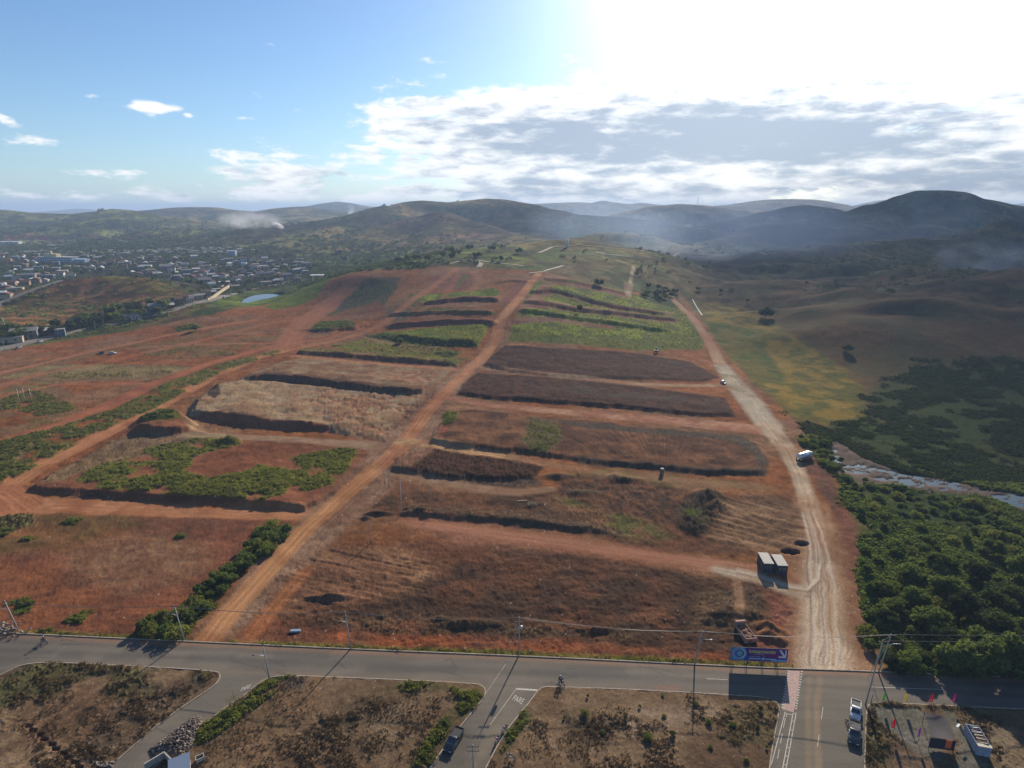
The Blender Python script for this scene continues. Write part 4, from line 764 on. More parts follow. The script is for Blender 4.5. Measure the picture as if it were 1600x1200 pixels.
class MB:
    def __init__(s): s.v = []; s.f = []; s.mi = []; s.cur = 0
    def add(s, vs, fs):
        o = len(s.v); s.v += [tuple(v) for v in vs]; s.f += [tuple(i + o for i in f) for f in fs]; s.mi += [s.cur] * len(fs); return s
    def box(s, c, sz, rz=0, taper=1.0, ry=0):
        x, y, z = sz[0] / 2, sz[1] / 2, sz[2] / 2; vs = []
        for k, (a, b, d) in enumerate([(-1,-1,-1),(1,-1,-1),(1,1,-1),(-1,1,-1),(-1,-1,1),(1,-1,1),(1,1,1),(-1,1,1)]):
            q = taper if d > 0 else 1; X, Y, Z = a * x * q, b * y * q, d * z
            if ry: X, Z = X * math.cos(ry) + Z * math.sin(ry), -X * math.sin(ry) + Z * math.cos(ry)
            vs.append((c[0] + X * math.cos(rz) - Y * math.sin(rz), c[1] + X * math.sin(rz) + Y * math.cos(rz), c[2] + Z))
        return s.add(vs, [(3,2,1,0),(4,5,6,7),(0,1,5,4),(1,2,6,5),(2,3,7,6),(3,0,4,7)])
    def cyl(s, p0, p1, r0, r1=None, n=8, cap=True):
        r1 = r0 if r1 is None else r1; p0 = Vector(p0); p1 = Vector(p1); d = (p1 - p0)
        if d.length < 1e-6: return s
        d.normalize(); u = d.orthogonal().normalized(); w = d.cross(u); vs = []
        for p, r in ((p0, r0), (p1, r1)):
            for i in range(n): a = 2 * math.pi * i / n; vs.append(p + u * (math.cos(a) * r) + w * (math.sin(a) * r))
        fs = [(i, (i + 1) % n, n + (i + 1) % n, n + i) for i in range(n)]
        if cap: fs += [tuple(range(n - 1, -1, -1)), tuple(range(n, 2 * n))]
        return s.add(vs, fs)
    def tube(s, pts, rs, n=7):
        for i in range(len(pts) - 1): s.cyl(pts[i], pts[i + 1], rs[i] if hasattr(rs, '__len__') else rs, rs[i + 1] if hasattr(rs, '__len__') else rs, n)
        return s
    def ball(s, c, r, sc=(1, 1, 1), nu=10, nv=6, jit=0):
        vs = [(c[0], c[1], c[2] - r * sc[2])]
        for j in range(1, nv):
            ph = -math.pi / 2 + math.pi * j / nv
            for i in range(nu):
                a = 2 * math.pi * i / nu; q = r * (1 + random.uniform(-jit, jit))
                vs.append((c[0] + q * sc[0] * math.cos(ph) * math.cos(a), c[1] + q * sc[1] * math.cos(ph) * math.sin(a), c[2] + q * sc[2] * math.sin(ph)))
        vs.append((c[0], c[1], c[2] + r * sc[2])); T = len(vs) - 1; fs = []
        for i in range(nu): fs.append((0, 1 + (i + 1) % nu, 1 + i)); fs.append((T, 1 + (nv - 2) * nu + i, 1 + (nv - 2) * nu + (i + 1) % nu))
        for j in range(nv - 2):
            for i in range(nu): a = 1 + j * nu + i; b = 1 + j * nu + (i + 1) % nu; fs.append((a, b, b + nu, a + nu))
        return s.add(vs, fs)
    def loft(s, secs):
        """secs: list of rings with equal vertex counts"""
        n = len(secs[0]); vs = [v for r in secs for v in r]; fs = []
        for k in range(len(secs) - 1):
            for i in range(n): a = k * n + i; b = k * n + (i + 1) % n; fs.append((a, b, b + n, a + n))
        fs += [tuple(range(n - 1, -1, -1)), tuple(range((len(secs) - 1) * n, len(secs) * n))]
        return s.add(vs, fs)
    def prism(s, poly, z0, z1):
        n = len(poly); vs = [(p[0], p[1], z0) for p in poly] + [(p[0], p[1], z1) for p in poly]
        return s.add(vs, [(i, (i + 1) % n, n + (i + 1) % n, n + i) for i in range(n)] + [tuple(range(n - 1, -1, -1)), tuple(range(n, 2 * n))])
    def build(s, name, m, parent=None, smooth=False, bevel=0):
        me = bpy.data.meshes.new(name); me.from_pydata(s.v, [], s.f)
        for q in (m if isinstance(m, (list, tuple)) else [m]): me.materials.append(q)
        if isinstance(m, (list, tuple)): me.polygons.foreach_set('material_index', s.mi)
        if smooth: me.polygons.foreach_set('use_smooth', [True] * len(me.polygons))
        me.update()
        o = bpy.data.objects.new(name, me); COLL.objects.link(o)
        if bevel:
            b = o.modifiers.new('bevel', 'BEVEL'); b.width = bevel; b.segments = 2; b.limit_method = 'ANGLE'
        if parent: o.parent = parent
        return o
def tag(o, label=None, cat=None, group=None):
    if label: o['label'] = label
    if cat: o['category'] = cat
    if group: o['group'] = group
    return o
def thing(name, label, cat, loc=(0, 0, 0), rz=0, group=None, sc=1):
    o = bpy.data.objects.new(name, None); o.empty_display_size = .3; COLL.objects.link(o); o.location = loc; o.rotation_euler = (0, 0, rz); o.scale = (sc, sc, sc)
    return tag(o, label, cat, group)
KIDS = {}
def kids(o): return list(o.children)
def dup(o, parent=None, loc=None, rz=None, sc=None, label=None, group=None):
    c = o.copy(); COLL.objects.link(c)
    if parent is not None: c.parent = parent
    if loc is not None: c.location = loc
    if rz is not None: c.rotation_euler = (0, 0, rz)
    if sc is not None: c.scale = sc if hasattr(sc, '__len__') else (sc, sc, sc)
    if label: c['label'] = label
    if group: c['group'] = group
    for ch in o.children: dup(ch, c)
    return c
_gi = None
def gz(x, y):
    """height of the finished ground"""
    yy = y + APEX; iu = int(np.clip(np.searchsorted(uf, x / yy), 1, NC - 1)); ir = int(np.clip(np.searchsorted(yf, y), 1, NR - 1))
    q = GZ.reshape(NR, NC)[ir - 1:ir + 1, iu - 1:iu + 1]; return float(q.mean())
def PZ(px, py, dz=0.0):
    x, y = P(px, py)
    for _ in range(2):                       # settle on the banked, finished ground
        z = gz(x, y); dx, dy, ddz = ray(px, py); s = (z - H_CAM) / ddz if ddz < -.02 else y / dy
        if abs(s * dy - y) > 12: break
        x, y = s * dx, s * dy
    return Vector((x, y, gz(x, y) + dz))
def RZ(px, py, z=.02):                       # on the flat road
    dx, dy, dz = ray(px, py); s = (z - H_CAM) / dz; return Vector((s * dx, s * dy, z))
def zat(y, py):                              # height seen at image row py, at forward distance y
    dx, dy, dz = ray(800, py); return H_CAM + dz / dy * y
ORD = ['first','second','third','fourth','fifth','sixth','seventh','eighth','ninth','tenth','eleventh','twelfth','thirteenth','fourteenth','fifteenth','sixteenth','seventeenth','eighteenth','nineteenth','twentieth']
TENS = {2: 'twenty', 3: 'thirty', 4: 'forty', 5: 'fifty', 6: 'sixty'}; TENO = {2: 'twentieth', 3: 'thirtieth', 4: 'fortieth', 5: 'fiftieth', 6: 'sixtieth'}
def ordinal(i):
    if i < 20: return ORD[i]
    n = i + 1; return TENO[n // 10] if n % 10 == 0 else TENS[n // 10] + '-' + ORD[n % 10 - 1]
WHITE = mat('white_paint', (.72, .72, .70), .45); BLACK = mat('black_rubber', (.02, .02, .02), .7); GLASS = mat('dark_glass', (.03, .04, .05), .08, spec=.9, noise=.05)
STEEL = mat('steel', (.45, .46, .47), .35, .8); CONC = mat('concrete', (.42, .40, .36), .9, sc=2.5, noise=.2); WOOD = mat('weathered_wood', (.15, .11, .08), .85, noise=.3)
DARKM = mat('dark_metal', (.05, .05, .055), .45, .5); RUST = mat('rusty_iron', (.22, .09, .05), .8, noise=.35); CHROME = mat('chrome', (.7, .7, .72), .15, 1.0, noise=.02)
REDL = mat('red_lens', (.4, .02, .02), .2); SKIN = mat('skin', (.28, .15, .10), .6); BARK = mat('bark', (.10, .075, .055), .95, noise=.4)

def ribbon(name, pts, w, z0, z1, m, closed=False, mbx=None):
    """a low kerb of constant width following world points"""
    mb = mbx or MB(); n = len(pts); L = []; Rr = []
    for i in range(n):
        a = pts[(i - 1) % n] if closed or i else pts[i]; b = pts[(i + 1) % n] if closed or i < n - 1 else pts[i]
        dx, dy = b[0] - a[0], b[1] - a[1]; q = math.hypot(dx, dy) or 1; nx, ny = -dy / q, dx / q
        L.append((pts[i][0] + nx * w / 2, pts[i][1] + ny * w / 2)); Rr.append((pts[i][0] - nx * w / 2, pts[i][1] - ny * w / 2))
    vs = []; fs = []
    for l, r in zip(L, Rr): vs += [(l[0], l[1], z0), (l[0], l[1], z1), (r[0], r[1], z1), (r[0], r[1], z0)]
    for i in range(n if closed else n - 1):
        a = 4 * i; b = 4 * ((i + 1) % n)
        for j in range(3): fs.append((a + j, b + j, b + j + 1, a + j + 1))
    mb.add(vs, fs)
    return None if mbx else mb.build(name, m)
def text_mesh(body, size=1.0, bold=0.0):
    cu = bpy.data.curves.new('lettering', 'FONT'); cu.body = body; cu.size = size; cu.offset = bold; cu.resolution_u = 3
    ob = bpy.data.objects.new('lettering', cu); COLL.objects.link(ob)
    dg = bpy.context.evaluated_depsgraph_get(); me = bpy.data.meshes.new_from_object(ob.evaluated_get(dg))
    vs = [tuple(v.co) for v in me.vertices]; fs = [tuple(p.vertices) for p in me.polygons]
    bpy.data.objects.remove(ob); bpy.data.curves.remove(cu); bpy.data.meshes.remove(me)
    return vs, fs
# ------------------------------------------------------------------ kerbs and painted markings
KERB = mat('kerb_concrete', (.36, .30, .235), .9, sc=1.2, noise=.3)
mbk = MB(); ribbon('kerb', NEW, .22, -.15, .16, KERB, False, mbk)
for W in LW: ribbon('kerb', W, .2, -.15, .15, KERB, True, mbk)
kind(mbk.build('kerb', KERB), 'structure')
WPAINT = mat('worn_white_paint', (.50, .47, .41), .8, sc=3, noise=.35); PINK = mat('faded_red_paint', (.40, .28, .245), .85, sc=2.5, noise=.3)
def lerp(a, b, t): return (a[0] + (b[0] - a[0]) * t, a[1] + (b[1] - a[1]) * t)
mk = MB(); ZM = .034
def line(a, b, w, z=ZM):
    A, B = RZ(*a), RZ(*b); d = (B - A).normalized(); n = Vector((-d.y, d.x, 0)) * w / 2
    mk.add([(A.x+n.x, A.y+n.y, z), (A.x-n.x, A.y-n.y, z), (B.x-n.x, B.y-n.y, z), (B.x+n.x, B.y+n.y, z)], [(3, 2, 1, 0)])
def dashes(a, b, n, frac, w):
    for i in range(n): line(lerp(a, b, i / n), lerp(a, b, (i + frac) / n), w)
line((806.5, 1076.3), (840, 1078.5), .38); line((806, 1077), (766, 1132), .09)
line((1104, 1060.5), (1137, 1062), .12); line((1359, 1073.3), (1474, 1077.5), .12); line((758, 1085), (790, 1038), .06)
dashes((1286, 1105), (1274, 1190), 2, .45, .1)
# cycle lane: dash-dot centre line, ladder between two lines
line((1227, 1112), (1205, 1195), .12); dashes((1227, 1122), (1213, 1195), 3, .62, .1)
line((1239, 1115), (1222, 1205), .13); line((1244, 1114), (1227.5, 1205), .13); line((1238.8, 1115), (1244.2, 1114), .12); line((1229, 1115), (1238, 1117), .13); line((1229, 1115), (1228.5, 1120), .12)
for i in range(6):
    t0 = i / 6; line(lerp((1238, 1126), (1222, 1208), t0), lerp((1242, 1130), (1227, 1210), t0), .14)
pk = MB(); 
q = [RZ(1232, 1047.5, .029), RZ(1250, 1048.5, .029), RZ(1247, 1080, .029), RZ(1240, 1113, .029), RZ(1222, 1108, .029), RZ(1228, 1080, .029)]
pk.add(q, [(0, 5, 4, 3, 2, 1)]); kind(pk.build('cycle_crossing', PINK), 'structure')
for i in range(15):
    t0 = i / 15
    for a, b in (((1230.5, 1048), (1220, 1109)), ((1251.5, 1049), (1242, 1111))):
        p = lerp(a, b, t0); line(p, (p[0] + 2.6, p[1] + .2), .32)
vs, fs = text_mesh('PARE', 1.0)
mx = max(v[0] for v in vs); o = RZ(799.5, 1093.3); ax = (RZ(815.5, 1100.5) - o) / mx; ay = (RZ(804.8, 1085.2) - o) / .72
mk.add([(o.x + ax.x * v[0] + ay.x * v[1], o.y + ax.y * v[0] + ay.y * v[1], ZM + .002) for v in vs], fs)
# lettering at the mouth of the left side street, seen end-on
o = RZ(375, 1081); ax = (RZ(390, 1075) - o) / mx; ay = (RZ(378, 1074) - o) / .72
vs, fs = text_mesh('PARE', 1.0); mk.add([(o.x + ax.x * v[0] + ay.x * v[1], o.y + ax.y * v[0] + ay.y * v[1], ZM + .002) for v in vs], fs)
kind(mk.build('road_marking', WPAINT), 'structure')
def cover_strip(name, pts, w, m, up=.12):
    W = dense(PP(pts), 6); mb = MB(); vs = []; fs = []
    for i, p in enumerate(W):
        a = W[max(i - 1, 0)]; b = W[min(i + 1, len(W) - 1)]; dx, dy = b[0] - a[0], b[1] - a[1]; q = math.hypot(dx, dy) or 1; nx, ny = -dy / q, dx / q
        z = max(gz(p[0] + nx * w / 2 * s, p[1] + ny * w / 2 * s) for s in (-1, 0, 1)) * .5 + gz(*p) * .5 + up
        for s in (-1, 1): vs.append((p[0] + nx * w / 2 * s, p[1] + ny * w / 2 * s, z))
        for s in (-1, 1): vs.append((p[0] + nx * w / 2 * s, p[1] + ny * w / 2 * s, z - 1.5))
    for i in range(len(W) - 1):
        a = 4 * i; b = a + 4; fs += [(a, b, b + 1, a + 1), (a + 2, a, b, b + 2)[::-1], (a + 1, a + 3, b + 3, b + 1)[::-1]]
    mb.add(vs, fs); return kind(mb.build(name, m), 'structure')
ASPH = mat('old_asphalt', (.17, .155, .135), .9, sc=.05, noise=.15)
cover_strip('highway', [(-160,582),(0,546),(60,531),(110,519),(165,508),(220,497),(270,485),(320,471),(350,462),(375,454),(410,448),(460,440),(505,433)], 11, ASPH)
cover_strip('road', [(-60,492),(0,473),(30,461),(60,450),(95,439),(130,432)], 8, ASPH)
cover_strip('path', [(702,412),(735,404),(760,409),(800,413),(818,416)], 3.5, mat('pale_gravel', (.27, .23, .17), .95, sc=.3))
cover_strip('path', [(826,427),(850,424),(868,419),(880,415)], 4, MATS['pale_gravel'])
cover_strip('path', [(735,404),(752,412),(748,417)], 5, MATS['pale_gravel'])
cover_strip('path', [(842,395),(862,386),(905,383),(950,387),(1000,393),(1060,396),(1130,398),(1200,399)], 5, mat('dry_track', (.20, .16, .10), .95, sc=.3))
cover_strip('path', [(930,394),(945,397),(968,400),(985,402)], 5, MATS['dry_track'])
cover_strip('highway', [(0,376),(100,375),(200,378),(250,379)], 14, mat('far_embankment', (.30, .26, .2), .95, sc=.02))

# ------------------------------------------------------------------ water
def water(name, W, z, rough):
    m = bpy.data.materials.new(name); m.use_nodes = True; t = NT(m.node_tree); tc = t.n('ShaderNodeTexCoord')
    n = t.n('ShaderNodeTexNoise', {'Vector': tc.outputs['Object'], 'Scale': 1.2, 'Detail': 3.0}).outputs[0]
    b = t.n('ShaderNodeBump', {'Strength': .25, 'Distance': .05, 'Height': n})
    p = t.n('ShaderNodeBsdfPrincipled', {'Base Color': (.03, .04, .025, 1), 'Roughness': rough, 'Specular IOR Level': 1.0, 'IOR': 1.33, 'Normal': b.outputs[0]})
    t.n('ShaderNodeOutputMaterial', {0: p.outputs[0]})
    mb = MB(); mb.add([(p[0], p[1], z) for p in W], [tuple(range(len(W)))]); o = mb.build(name, m)
    bm = bmesh.new(); bm.from_mesh(o.data); bmesh.ops.triangulate(bm, faces=bm.faces); bmesh.ops.recalc_face_normals(bm, faces=bm.faces)
    if sum(f.normal.z for f in bm.faces) < 0: bmesh.ops.reverse_faces(bm, faces=bm.faces)
    bm.to_mesh(o.data); bm.free(); return kind(o, 'structure')
def grow(W, d):
    cx = sum(p[0] for p in W) / len(W); cy = sum(p[1] for p in W) / len(W); out = []
    for i, p in enumerate(W):
        a, b = W[i - 1], W[(i + 1) % len(W)]; dx, dy = b[0] - a[0], b[1] - a[1]; q = math.hypot(dx, dy) or 1; out.append((p[0] + dy / q * d, p[1] - dx / q * d))
    return out
def area(W): return sum(W[i - 1][0] * W[i][1] - W[i][0] * W[i - 1][1] for i in range(len(W))) / 2
water('pond_water', grow(POND, .4 if area(POND) > 0 else -.4), wz_p - .35, .2)
water('river_water', grow(RIV, 2.6 if area(RIV) > 0 else -2.6), wz_r - .22, .08)
# ------------------------------------------------------------------ foliage
def fast_mesh(name, V, F, m, leaf=None):
    me = bpy.data.meshes.new(name); me.vertices.add(len(V)); me.vertices.foreach_set('co', V.astype(np.float32).ravel())
    k = F.shape[1]; me.loops.add(F.size); me.loops.foreach_set('vertex_index', F.ravel().astype(np.int32)); me.polygons.add(len(F)); me.polygons.foreach_set('loop_start', np.arange(0, F.size, k, dtype=np.int32))
    if leaf is not None:
        a = me.attributes.new('leaf', 'FLOAT', 'POINT'); a.data.foreach_set('value', leaf.astype(np.float32))
    me.update(); me.validate()
    if m: me.materials.append(m)
    return me
def leaves(cen, sz, up=.35, rng=RNG, tone=None):
    """one bent quad (two triangles' worth) per leaf clump, random facing"""
    n = len(cen); d = rng.normal(size=(n, 3)); d[:, 2] = np.abs(d[:, 2]) + up; d /= np.linalg.norm(d, axis=1)[:, None]
    r = rng.normal(size=(n, 3)); u = np.cross(d, r); u /= np.linalg.norm(u, axis=1)[:, None]; w = np.cross(d, u)
    s = (sz if hasattr(sz, '__len__') else np.full(n, sz))[:, None] * rng.uniform(.7, 1.3, (n, 1))
    V = np.stack([cen - u * s, cen + w * s * .55 + d * s * .2, cen + u * s, cen - w * s * .55 + d * s * .2], 1).reshape(-1, 3)
    F = np.arange(4 * n).reshape(-1, 4)
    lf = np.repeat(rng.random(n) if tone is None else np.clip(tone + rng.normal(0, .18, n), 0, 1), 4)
    return V, F, lf
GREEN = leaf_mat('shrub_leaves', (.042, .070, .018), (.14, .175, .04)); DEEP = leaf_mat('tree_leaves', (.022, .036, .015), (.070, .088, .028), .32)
STRAW = leaf_mat('dry_stems', (.040, .027, .016), (.115, .075, .036), .25); WEED = leaf_mat('weed_leaves', (.055, .072, .018), (.21, .22, .045), .4)
def crown_mesh(name, r, h, nl, npl, ls, m, seed, flat=.8):
    g = np.random.default_rng(seed); C0 = []
    for i in range(nl):
        a = g.uniform(0, 2 * math.pi); q = math.sqrt(g.random()) * r * .78; z = h * (.42 + .46 * g.random() * (1 - (q / r) ** 2 * .7)); C0.append((q * math.cos(a), q * math.sin(a), z, r * g.uniform(.26, .44)))
    cs = []; tn = []
    for (x, y, z, rr) in C0:
        d = g.normal(size=(npl, 3)); d /= np.linalg.norm(d, axis=1)[:, None]; q = rr * g.uniform(.55, 1.08, (npl, 1)) ** .7
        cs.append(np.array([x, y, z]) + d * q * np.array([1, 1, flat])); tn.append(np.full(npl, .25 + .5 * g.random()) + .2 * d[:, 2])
    cs = np.concatenate(cs); tn = np.concatenate(tn); cs[:, 2] = np.maximum(cs[:, 2], h * .08)
    V, F, lf = leaves(cs, ls, rng=g, tone=tn); return fast_mesh(name, V, F, m, lf)
def trunk_mb(h, r, g, nb=5, spread=1.2):
    mb = MB(); top = (g.uniform(-.1, .1) * h, g.uniform(-.1, .1) * h, h * .6); mb.tube([(0, 0, -.3), (top[0] * .4, top[1] * .4, h * .3), top], [r, r * .75, r * .45], 7)
    for i in range(nb):
        a = i * 2.4 + g.uniform(-.4, .4); z0 = h * g.uniform(.25, .5); L = spread * g.uniform(.6, 1)
        mb.tube([(top[0] * z0 / h, top[1] * z0 / h, z0), (math.cos(a) * L * .5, math.sin(a) * L * .5, z0 + L * .35), (math.cos(a) * L, math.sin(a) * L, z0 + L * .8)], [r * .45, r * .28, r * .1], 5)
    return mb
def plant_proto(name, cat, r, h, nl, npl, ls, m, seed, trunk=.12):
    g = random.Random(seed); root = thing(name, 'x', cat, (0, 0, -500))
    me = crown_mesh('crown', r, h, nl, npl, ls, m, seed); c = bpy.data.objects.new('crown', me); COLL.objects.link(c); c.parent = root
    trunk_mb(h, trunk, g, 4, r * .7).build('trunk' if cat == 'tree' else 'stem', BARK, root); return root
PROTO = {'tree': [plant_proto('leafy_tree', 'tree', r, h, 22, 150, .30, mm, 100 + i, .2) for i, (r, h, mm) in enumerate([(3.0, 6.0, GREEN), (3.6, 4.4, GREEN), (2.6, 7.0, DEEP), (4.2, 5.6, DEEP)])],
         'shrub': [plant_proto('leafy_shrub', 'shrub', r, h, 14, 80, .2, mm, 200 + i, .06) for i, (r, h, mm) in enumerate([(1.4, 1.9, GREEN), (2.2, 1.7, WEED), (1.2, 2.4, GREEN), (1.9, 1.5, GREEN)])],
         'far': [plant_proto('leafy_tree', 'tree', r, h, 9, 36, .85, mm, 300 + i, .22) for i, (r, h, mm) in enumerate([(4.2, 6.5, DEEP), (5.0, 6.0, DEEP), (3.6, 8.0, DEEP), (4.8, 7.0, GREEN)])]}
USED = set(); PLANTS = []
def plant(kind_, x, y, sc=1.0, z=None, v=None):
    pr = PROTO[kind_]; i = random.randrange(len(pr)) if v is None else v; o = pr[i]; zz = gz(x, y) if z is None else z
    s = (sc * random.uniform(.9, 1.15), sc * random.uniform(.9, 1.15), sc * random.uniform(.85, 1.15)); rz = random.uniform(0, 6.28)
    key = (kind_, i)
    if key not in USED: USED.add(key); o.location = (x, y, zz); o.scale = s; o.rotation_euler = (0, 0, rz)
    else: o = dup(o, None, (x, y, zz), rz, s)
    return o
def label_row(objs, fmt, group):
    objs = sorted(objs, key=lambda o: o.location.x / (o.location.y + 1e-3))
    for i, o in enumerate(objs): o['label'] = fmt.format(ordinal(i)); o['group'] = group
def inpoly(x, y, W):
    c = False
    for i in range(len(W)):
        a, b = W[i - 1], W[i]
        if (a[1] > y) != (b[1] > y) and x < (b[0] - a[0]) * (y - a[1]) / (b[1] - a[1]) + a[0]: c = not c
    return c
def scatter_px(poly, n, mind, dfac=1.0):
    out = []; xs = [p[0] for p in poly]; ys = [p[1] for p in poly]; tries = 0
    while len(out) < n and tries < n * 60:
        tries += 1; px, py = random.uniform(min(xs), max(xs)), random.uniform(min(ys), max(ys))
        if not inpoly(px, py, poly): continue
        x, y = P(px, py)
        if all((x - a) ** 2 + (y - b) ** 2 > mind * mind for a, b, *_ in out): out.append((x, y, px, py))
    return out
rows = {}
# thicket beside the road at the right: tall growth
big = [(1385,984,.8),(1372,970,.7),(1400,960,.8),(1425,1046,.72),(1395,1042,.6),(1445,1044,.62),(1470,1020,1.0),(1500,1045,1.15),(1535,1050,1.2),(1570,1052,1.3),(1605,1052,1.3),(1640,1052,1.2),(1520,1015,1.1),(1560,1010,1.2),(1600,1005,1.1),
       (1455,985,1.0),(1495,975,1.15),(1540,965,1.1),(1585,955,1.1),(1430,950,.9),(1480,930,.95),(1530,915,1.0),(1590,905,1.0),(1640,960,1.1),(1380,930,.7),(1420,905,.75),(1470,885,.8),(1550,870,.85),(1610,870,.9)]
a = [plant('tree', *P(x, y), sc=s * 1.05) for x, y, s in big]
label_row(a, 'leafy green tree, {} from the left in the thicket beside the asphalt road', 'trees of the roadside thicket')
pts = scatter_px([(1355,1030),(1350,950),(1348,860),(1335,765),(1300,730),(1330,742),(1400,772),(1500,785),(1580,805),(1620,850),(1700,1050)], 130, 3.3)
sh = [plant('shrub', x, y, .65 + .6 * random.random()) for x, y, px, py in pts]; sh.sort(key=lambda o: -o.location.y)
for nm, sl in (('nearest the river', sh[:50]), ('in the middle of the swamp', sh[50:100]), ('nearest the asphalt road', sh[100:])):
    label_row(sl, 'swamp shrub {}, {{}} from the left of those'.format(nm), 'shrubs of the swamp')
pts = scatter_px(SHR, 44, 2.2)
label_row([plant('shrub', x, y, .8 + .5 * random.random()) for x, y, *_ in pts], 'green shrub, {} from the left in the strip west of the central dirt track', 'shrubs along the central track')
pts = scatter_px([(1250,684),(1264,686),(1300,695),(1320,728),(1300,735),(1285,722),(1275,705),(1255,696)], 16, 2.5)
label_row([plant('shrub', x, y, 1.1) for x, y, *_ in pts], 'dark shrub, {} from the left between the white truck and the mud flat', 'shrubs by the white truck')
pts = scatter_px([(905,1150),(860,1100),(900,1090),(1000,1085),(1200,1095),(1210,1190),(1080,1190),(960,1150)], 18, 4.0)
label_row([plant('shrub', x, y, .2 + .25 * random.random()) for x, y, *_ in pts], 'small bush, {} from the left on the vacant lot south of the billboard', 'bushes on the middle vacant lot')
for x, y, s, lab in ((1195,497,1.25,'big dark round tree standing alone on the right pasture'), (1322,550,.7,'small dark tree by a gully in the right pasture'), (905,489,.65,'small dark tree on the green terrace right of the track'),
                     (1125,458,.55,'thin tree beside the upper end of the right dirt track'), (1168,472,.45,'small tree alone on the slope above the meadow'), (305,518,.85,'round bush alone on the far red flat'),
                     (625,536,.55,'bushy tree on the green strip behind the long dark bank'), (935,447,.8,'leafy tree beside a pole at the top of the terraces'), (1090,455,.6,'dark tree at the bend of the right dirt track'), (1260,445,.5,'lone tree in the smoky valley'),
                     (1497,309,.9,'tiny tree on the right shoulder of the round hill'), (1536,317,.9,'tiny tree lower on the right shoulder of the round hill')):
    o = plant('tree' if y < 330 or y > 500 or x > 1150 else 'far', *P(x, y), sc=s * 1.2); o['label'] = lab
    if y < 330: o.scale = (1.3, 1.3, 1.3)
pts = scatter_px([(1003,452),(1028,449),(1058,460),(1058,474),(1022,470),(1003,464)], 12, 5)
label_row([plant('far', x, y, .75) for x, y, *_ in pts], 'dark tree, {} from the left in the grove at the top of the right track', 'trees of the dark grove')
pts = scatter_px([(0,540),(0,512),(60,520),(110,508),(170,494),(215,482),(252,478),(262,492),(180,506),(100,522)], 34, 8)
label_row([plant('far', x, y, .85 + .6 * random.random()) for x, y, *_ in pts], 'tree, {} from the left along the foot of the brown mound', 'trees at the foot of the mound')
pts = scatter_px([(150,436),(0,436),(0,402),(120,398),(250,396),(330,392),(480,400),(490,425),(440,440),(370,452),(330,460),(290,444),(220,430)], 105, 12)
tw = sorted([plant('far', x, y, .75 + .45 * random.random()) for x, y, *_ in pts], key=lambda o: -o.location.y)
label_row(tw[:52], 'tree, {} from the left among the farther houses of the town', 'trees of the town'); label_row(tw[52:], 'tree, {} from the left among the nearer houses of the town', 'trees of the town')
pts = scatter_px([(430,412),(440,398),(560,392),(700,388),(820,392),(790,410),(640,412),(530,422),(470,430)], 42, 16)
label_row([plant('far', x, y, .8 + .5 * random.random()) for x, y, *_ in pts], 'tree, {} from the left in the plain behind the red hill', 'trees of the plain behind the site')
# bare sapling by the left side street
sp = thing('bare_sapling', 'thin half-bare sapling leaning over the left side street', 'tree', tuple(PZ(368, 1103)))
g_ = random.Random(5); mb = MB(); tips = []
for a0 in (0, 2.2, 4.1, 5.3):
    p0 = (0, 0, 0); p1 = (math.cos(a0) * .8, math.sin(a0) * .8, 1.2); p2 = (math.cos(a0) * 1.5, math.sin(a0) * 1.5, 2.4); mb.tube([p0, p1, p2], [.06, .035, .015], 5); tips += [p1, p2]
    for _ in range(3): q = (p1[0] + g_.uniform(-.7, .7), p1[1] + g_.uniform(-.7, .7), p1[2] + g_.uniform(.2, .9)); mb.tube([p1, q], [.02, .008], 4); tips.append(q)
mb.build('trunk', BARK, sp)
tp = np.array([(p[0], p[1], p[2]) for p in tips for _ in range(7)]) + RNG.normal(0, .16, (len(tips) * 7, 3)); V, F, lf = leaves(tp, .1); o = bpy.data.objects.new('crown', fast_mesh('crown', V, F, WEED, lf)); COLL.objects.link(o); o.parent = sp

# ground cover nobody could count
def stuffobj(name, label, V, F, lf, m):
    o = bpy.data.objects.new(name, fast_mesh(name, V, F, m, lf)); COLL.objects.link(o); o['kind'] = 'stuff'; tag(o, label, name.replace('_', ' ')); return o
inview = (np.abs(GX / (GY + 2)) < 1.02) & (GY > 66)
def cover(name, label, w, n, rad, K, ls, hh, m, mask=None):
    p = w * inview * (~ISROAD)
    if mask is not None: p = p * mask
    p = np.clip(p, 0, None).astype(float); p /= p.sum(); k = RNG.choice(N_, n, p=p)
    r = rad * (1 + DIST[k] / 420) * RNG.uniform(.5, 1.4, n)
    d = RNG.normal(size=(n, K, 3)); d /= np.linalg.norm(d, axis=2)[..., None]; d[..., 2] = np.abs(d[..., 2]) * hh
    base = np.stack([GX[k] + RNG.uniform(-.3, .3, n), GY[k] + RNG.uniform(-.3, .3, n), GZ[k]], -1)
    cen = (base[:, None] + d * r[:, None, None] * RNG.uniform(.5, 1, (n, K, 1))).reshape(-1, 3)
    tone = np.repeat(np.clip((N2[k] - .5) * 2.4 + (N30[k] - .5) * 2.2 + .42 + RNG.normal(0, .22, n), 0, 1), K)
    V, F, lf = leaves(cen, np.repeat(r * ls, K), tone=tone); return stuffobj(name, label, V, F, lf, m)
near_ = DIST < 900
mk_ = region(MARSH, 14, 12); MM = np.zeros(N_, np.float32); MM[mk_[0]] = mk_[1]; MM *= 1 - SITEM; mk_ = region(MEAD, 4, 4); MM[mk_[0]] *= 1 - .92 * mk_[1]
cover('weeds', 'green weeds and low growth over the banks and verges of the site', VEG ** 1.5 * (VEG > .35) * sstep(N2 * .5 + N8 * .5, .40, .56) * (1 - np.minimum(1, MM * 3)) * near_ * (1 - .6 * sstep(DIST, 280, 420)), 36000, .24, 7, .55, 1.0, WEED)
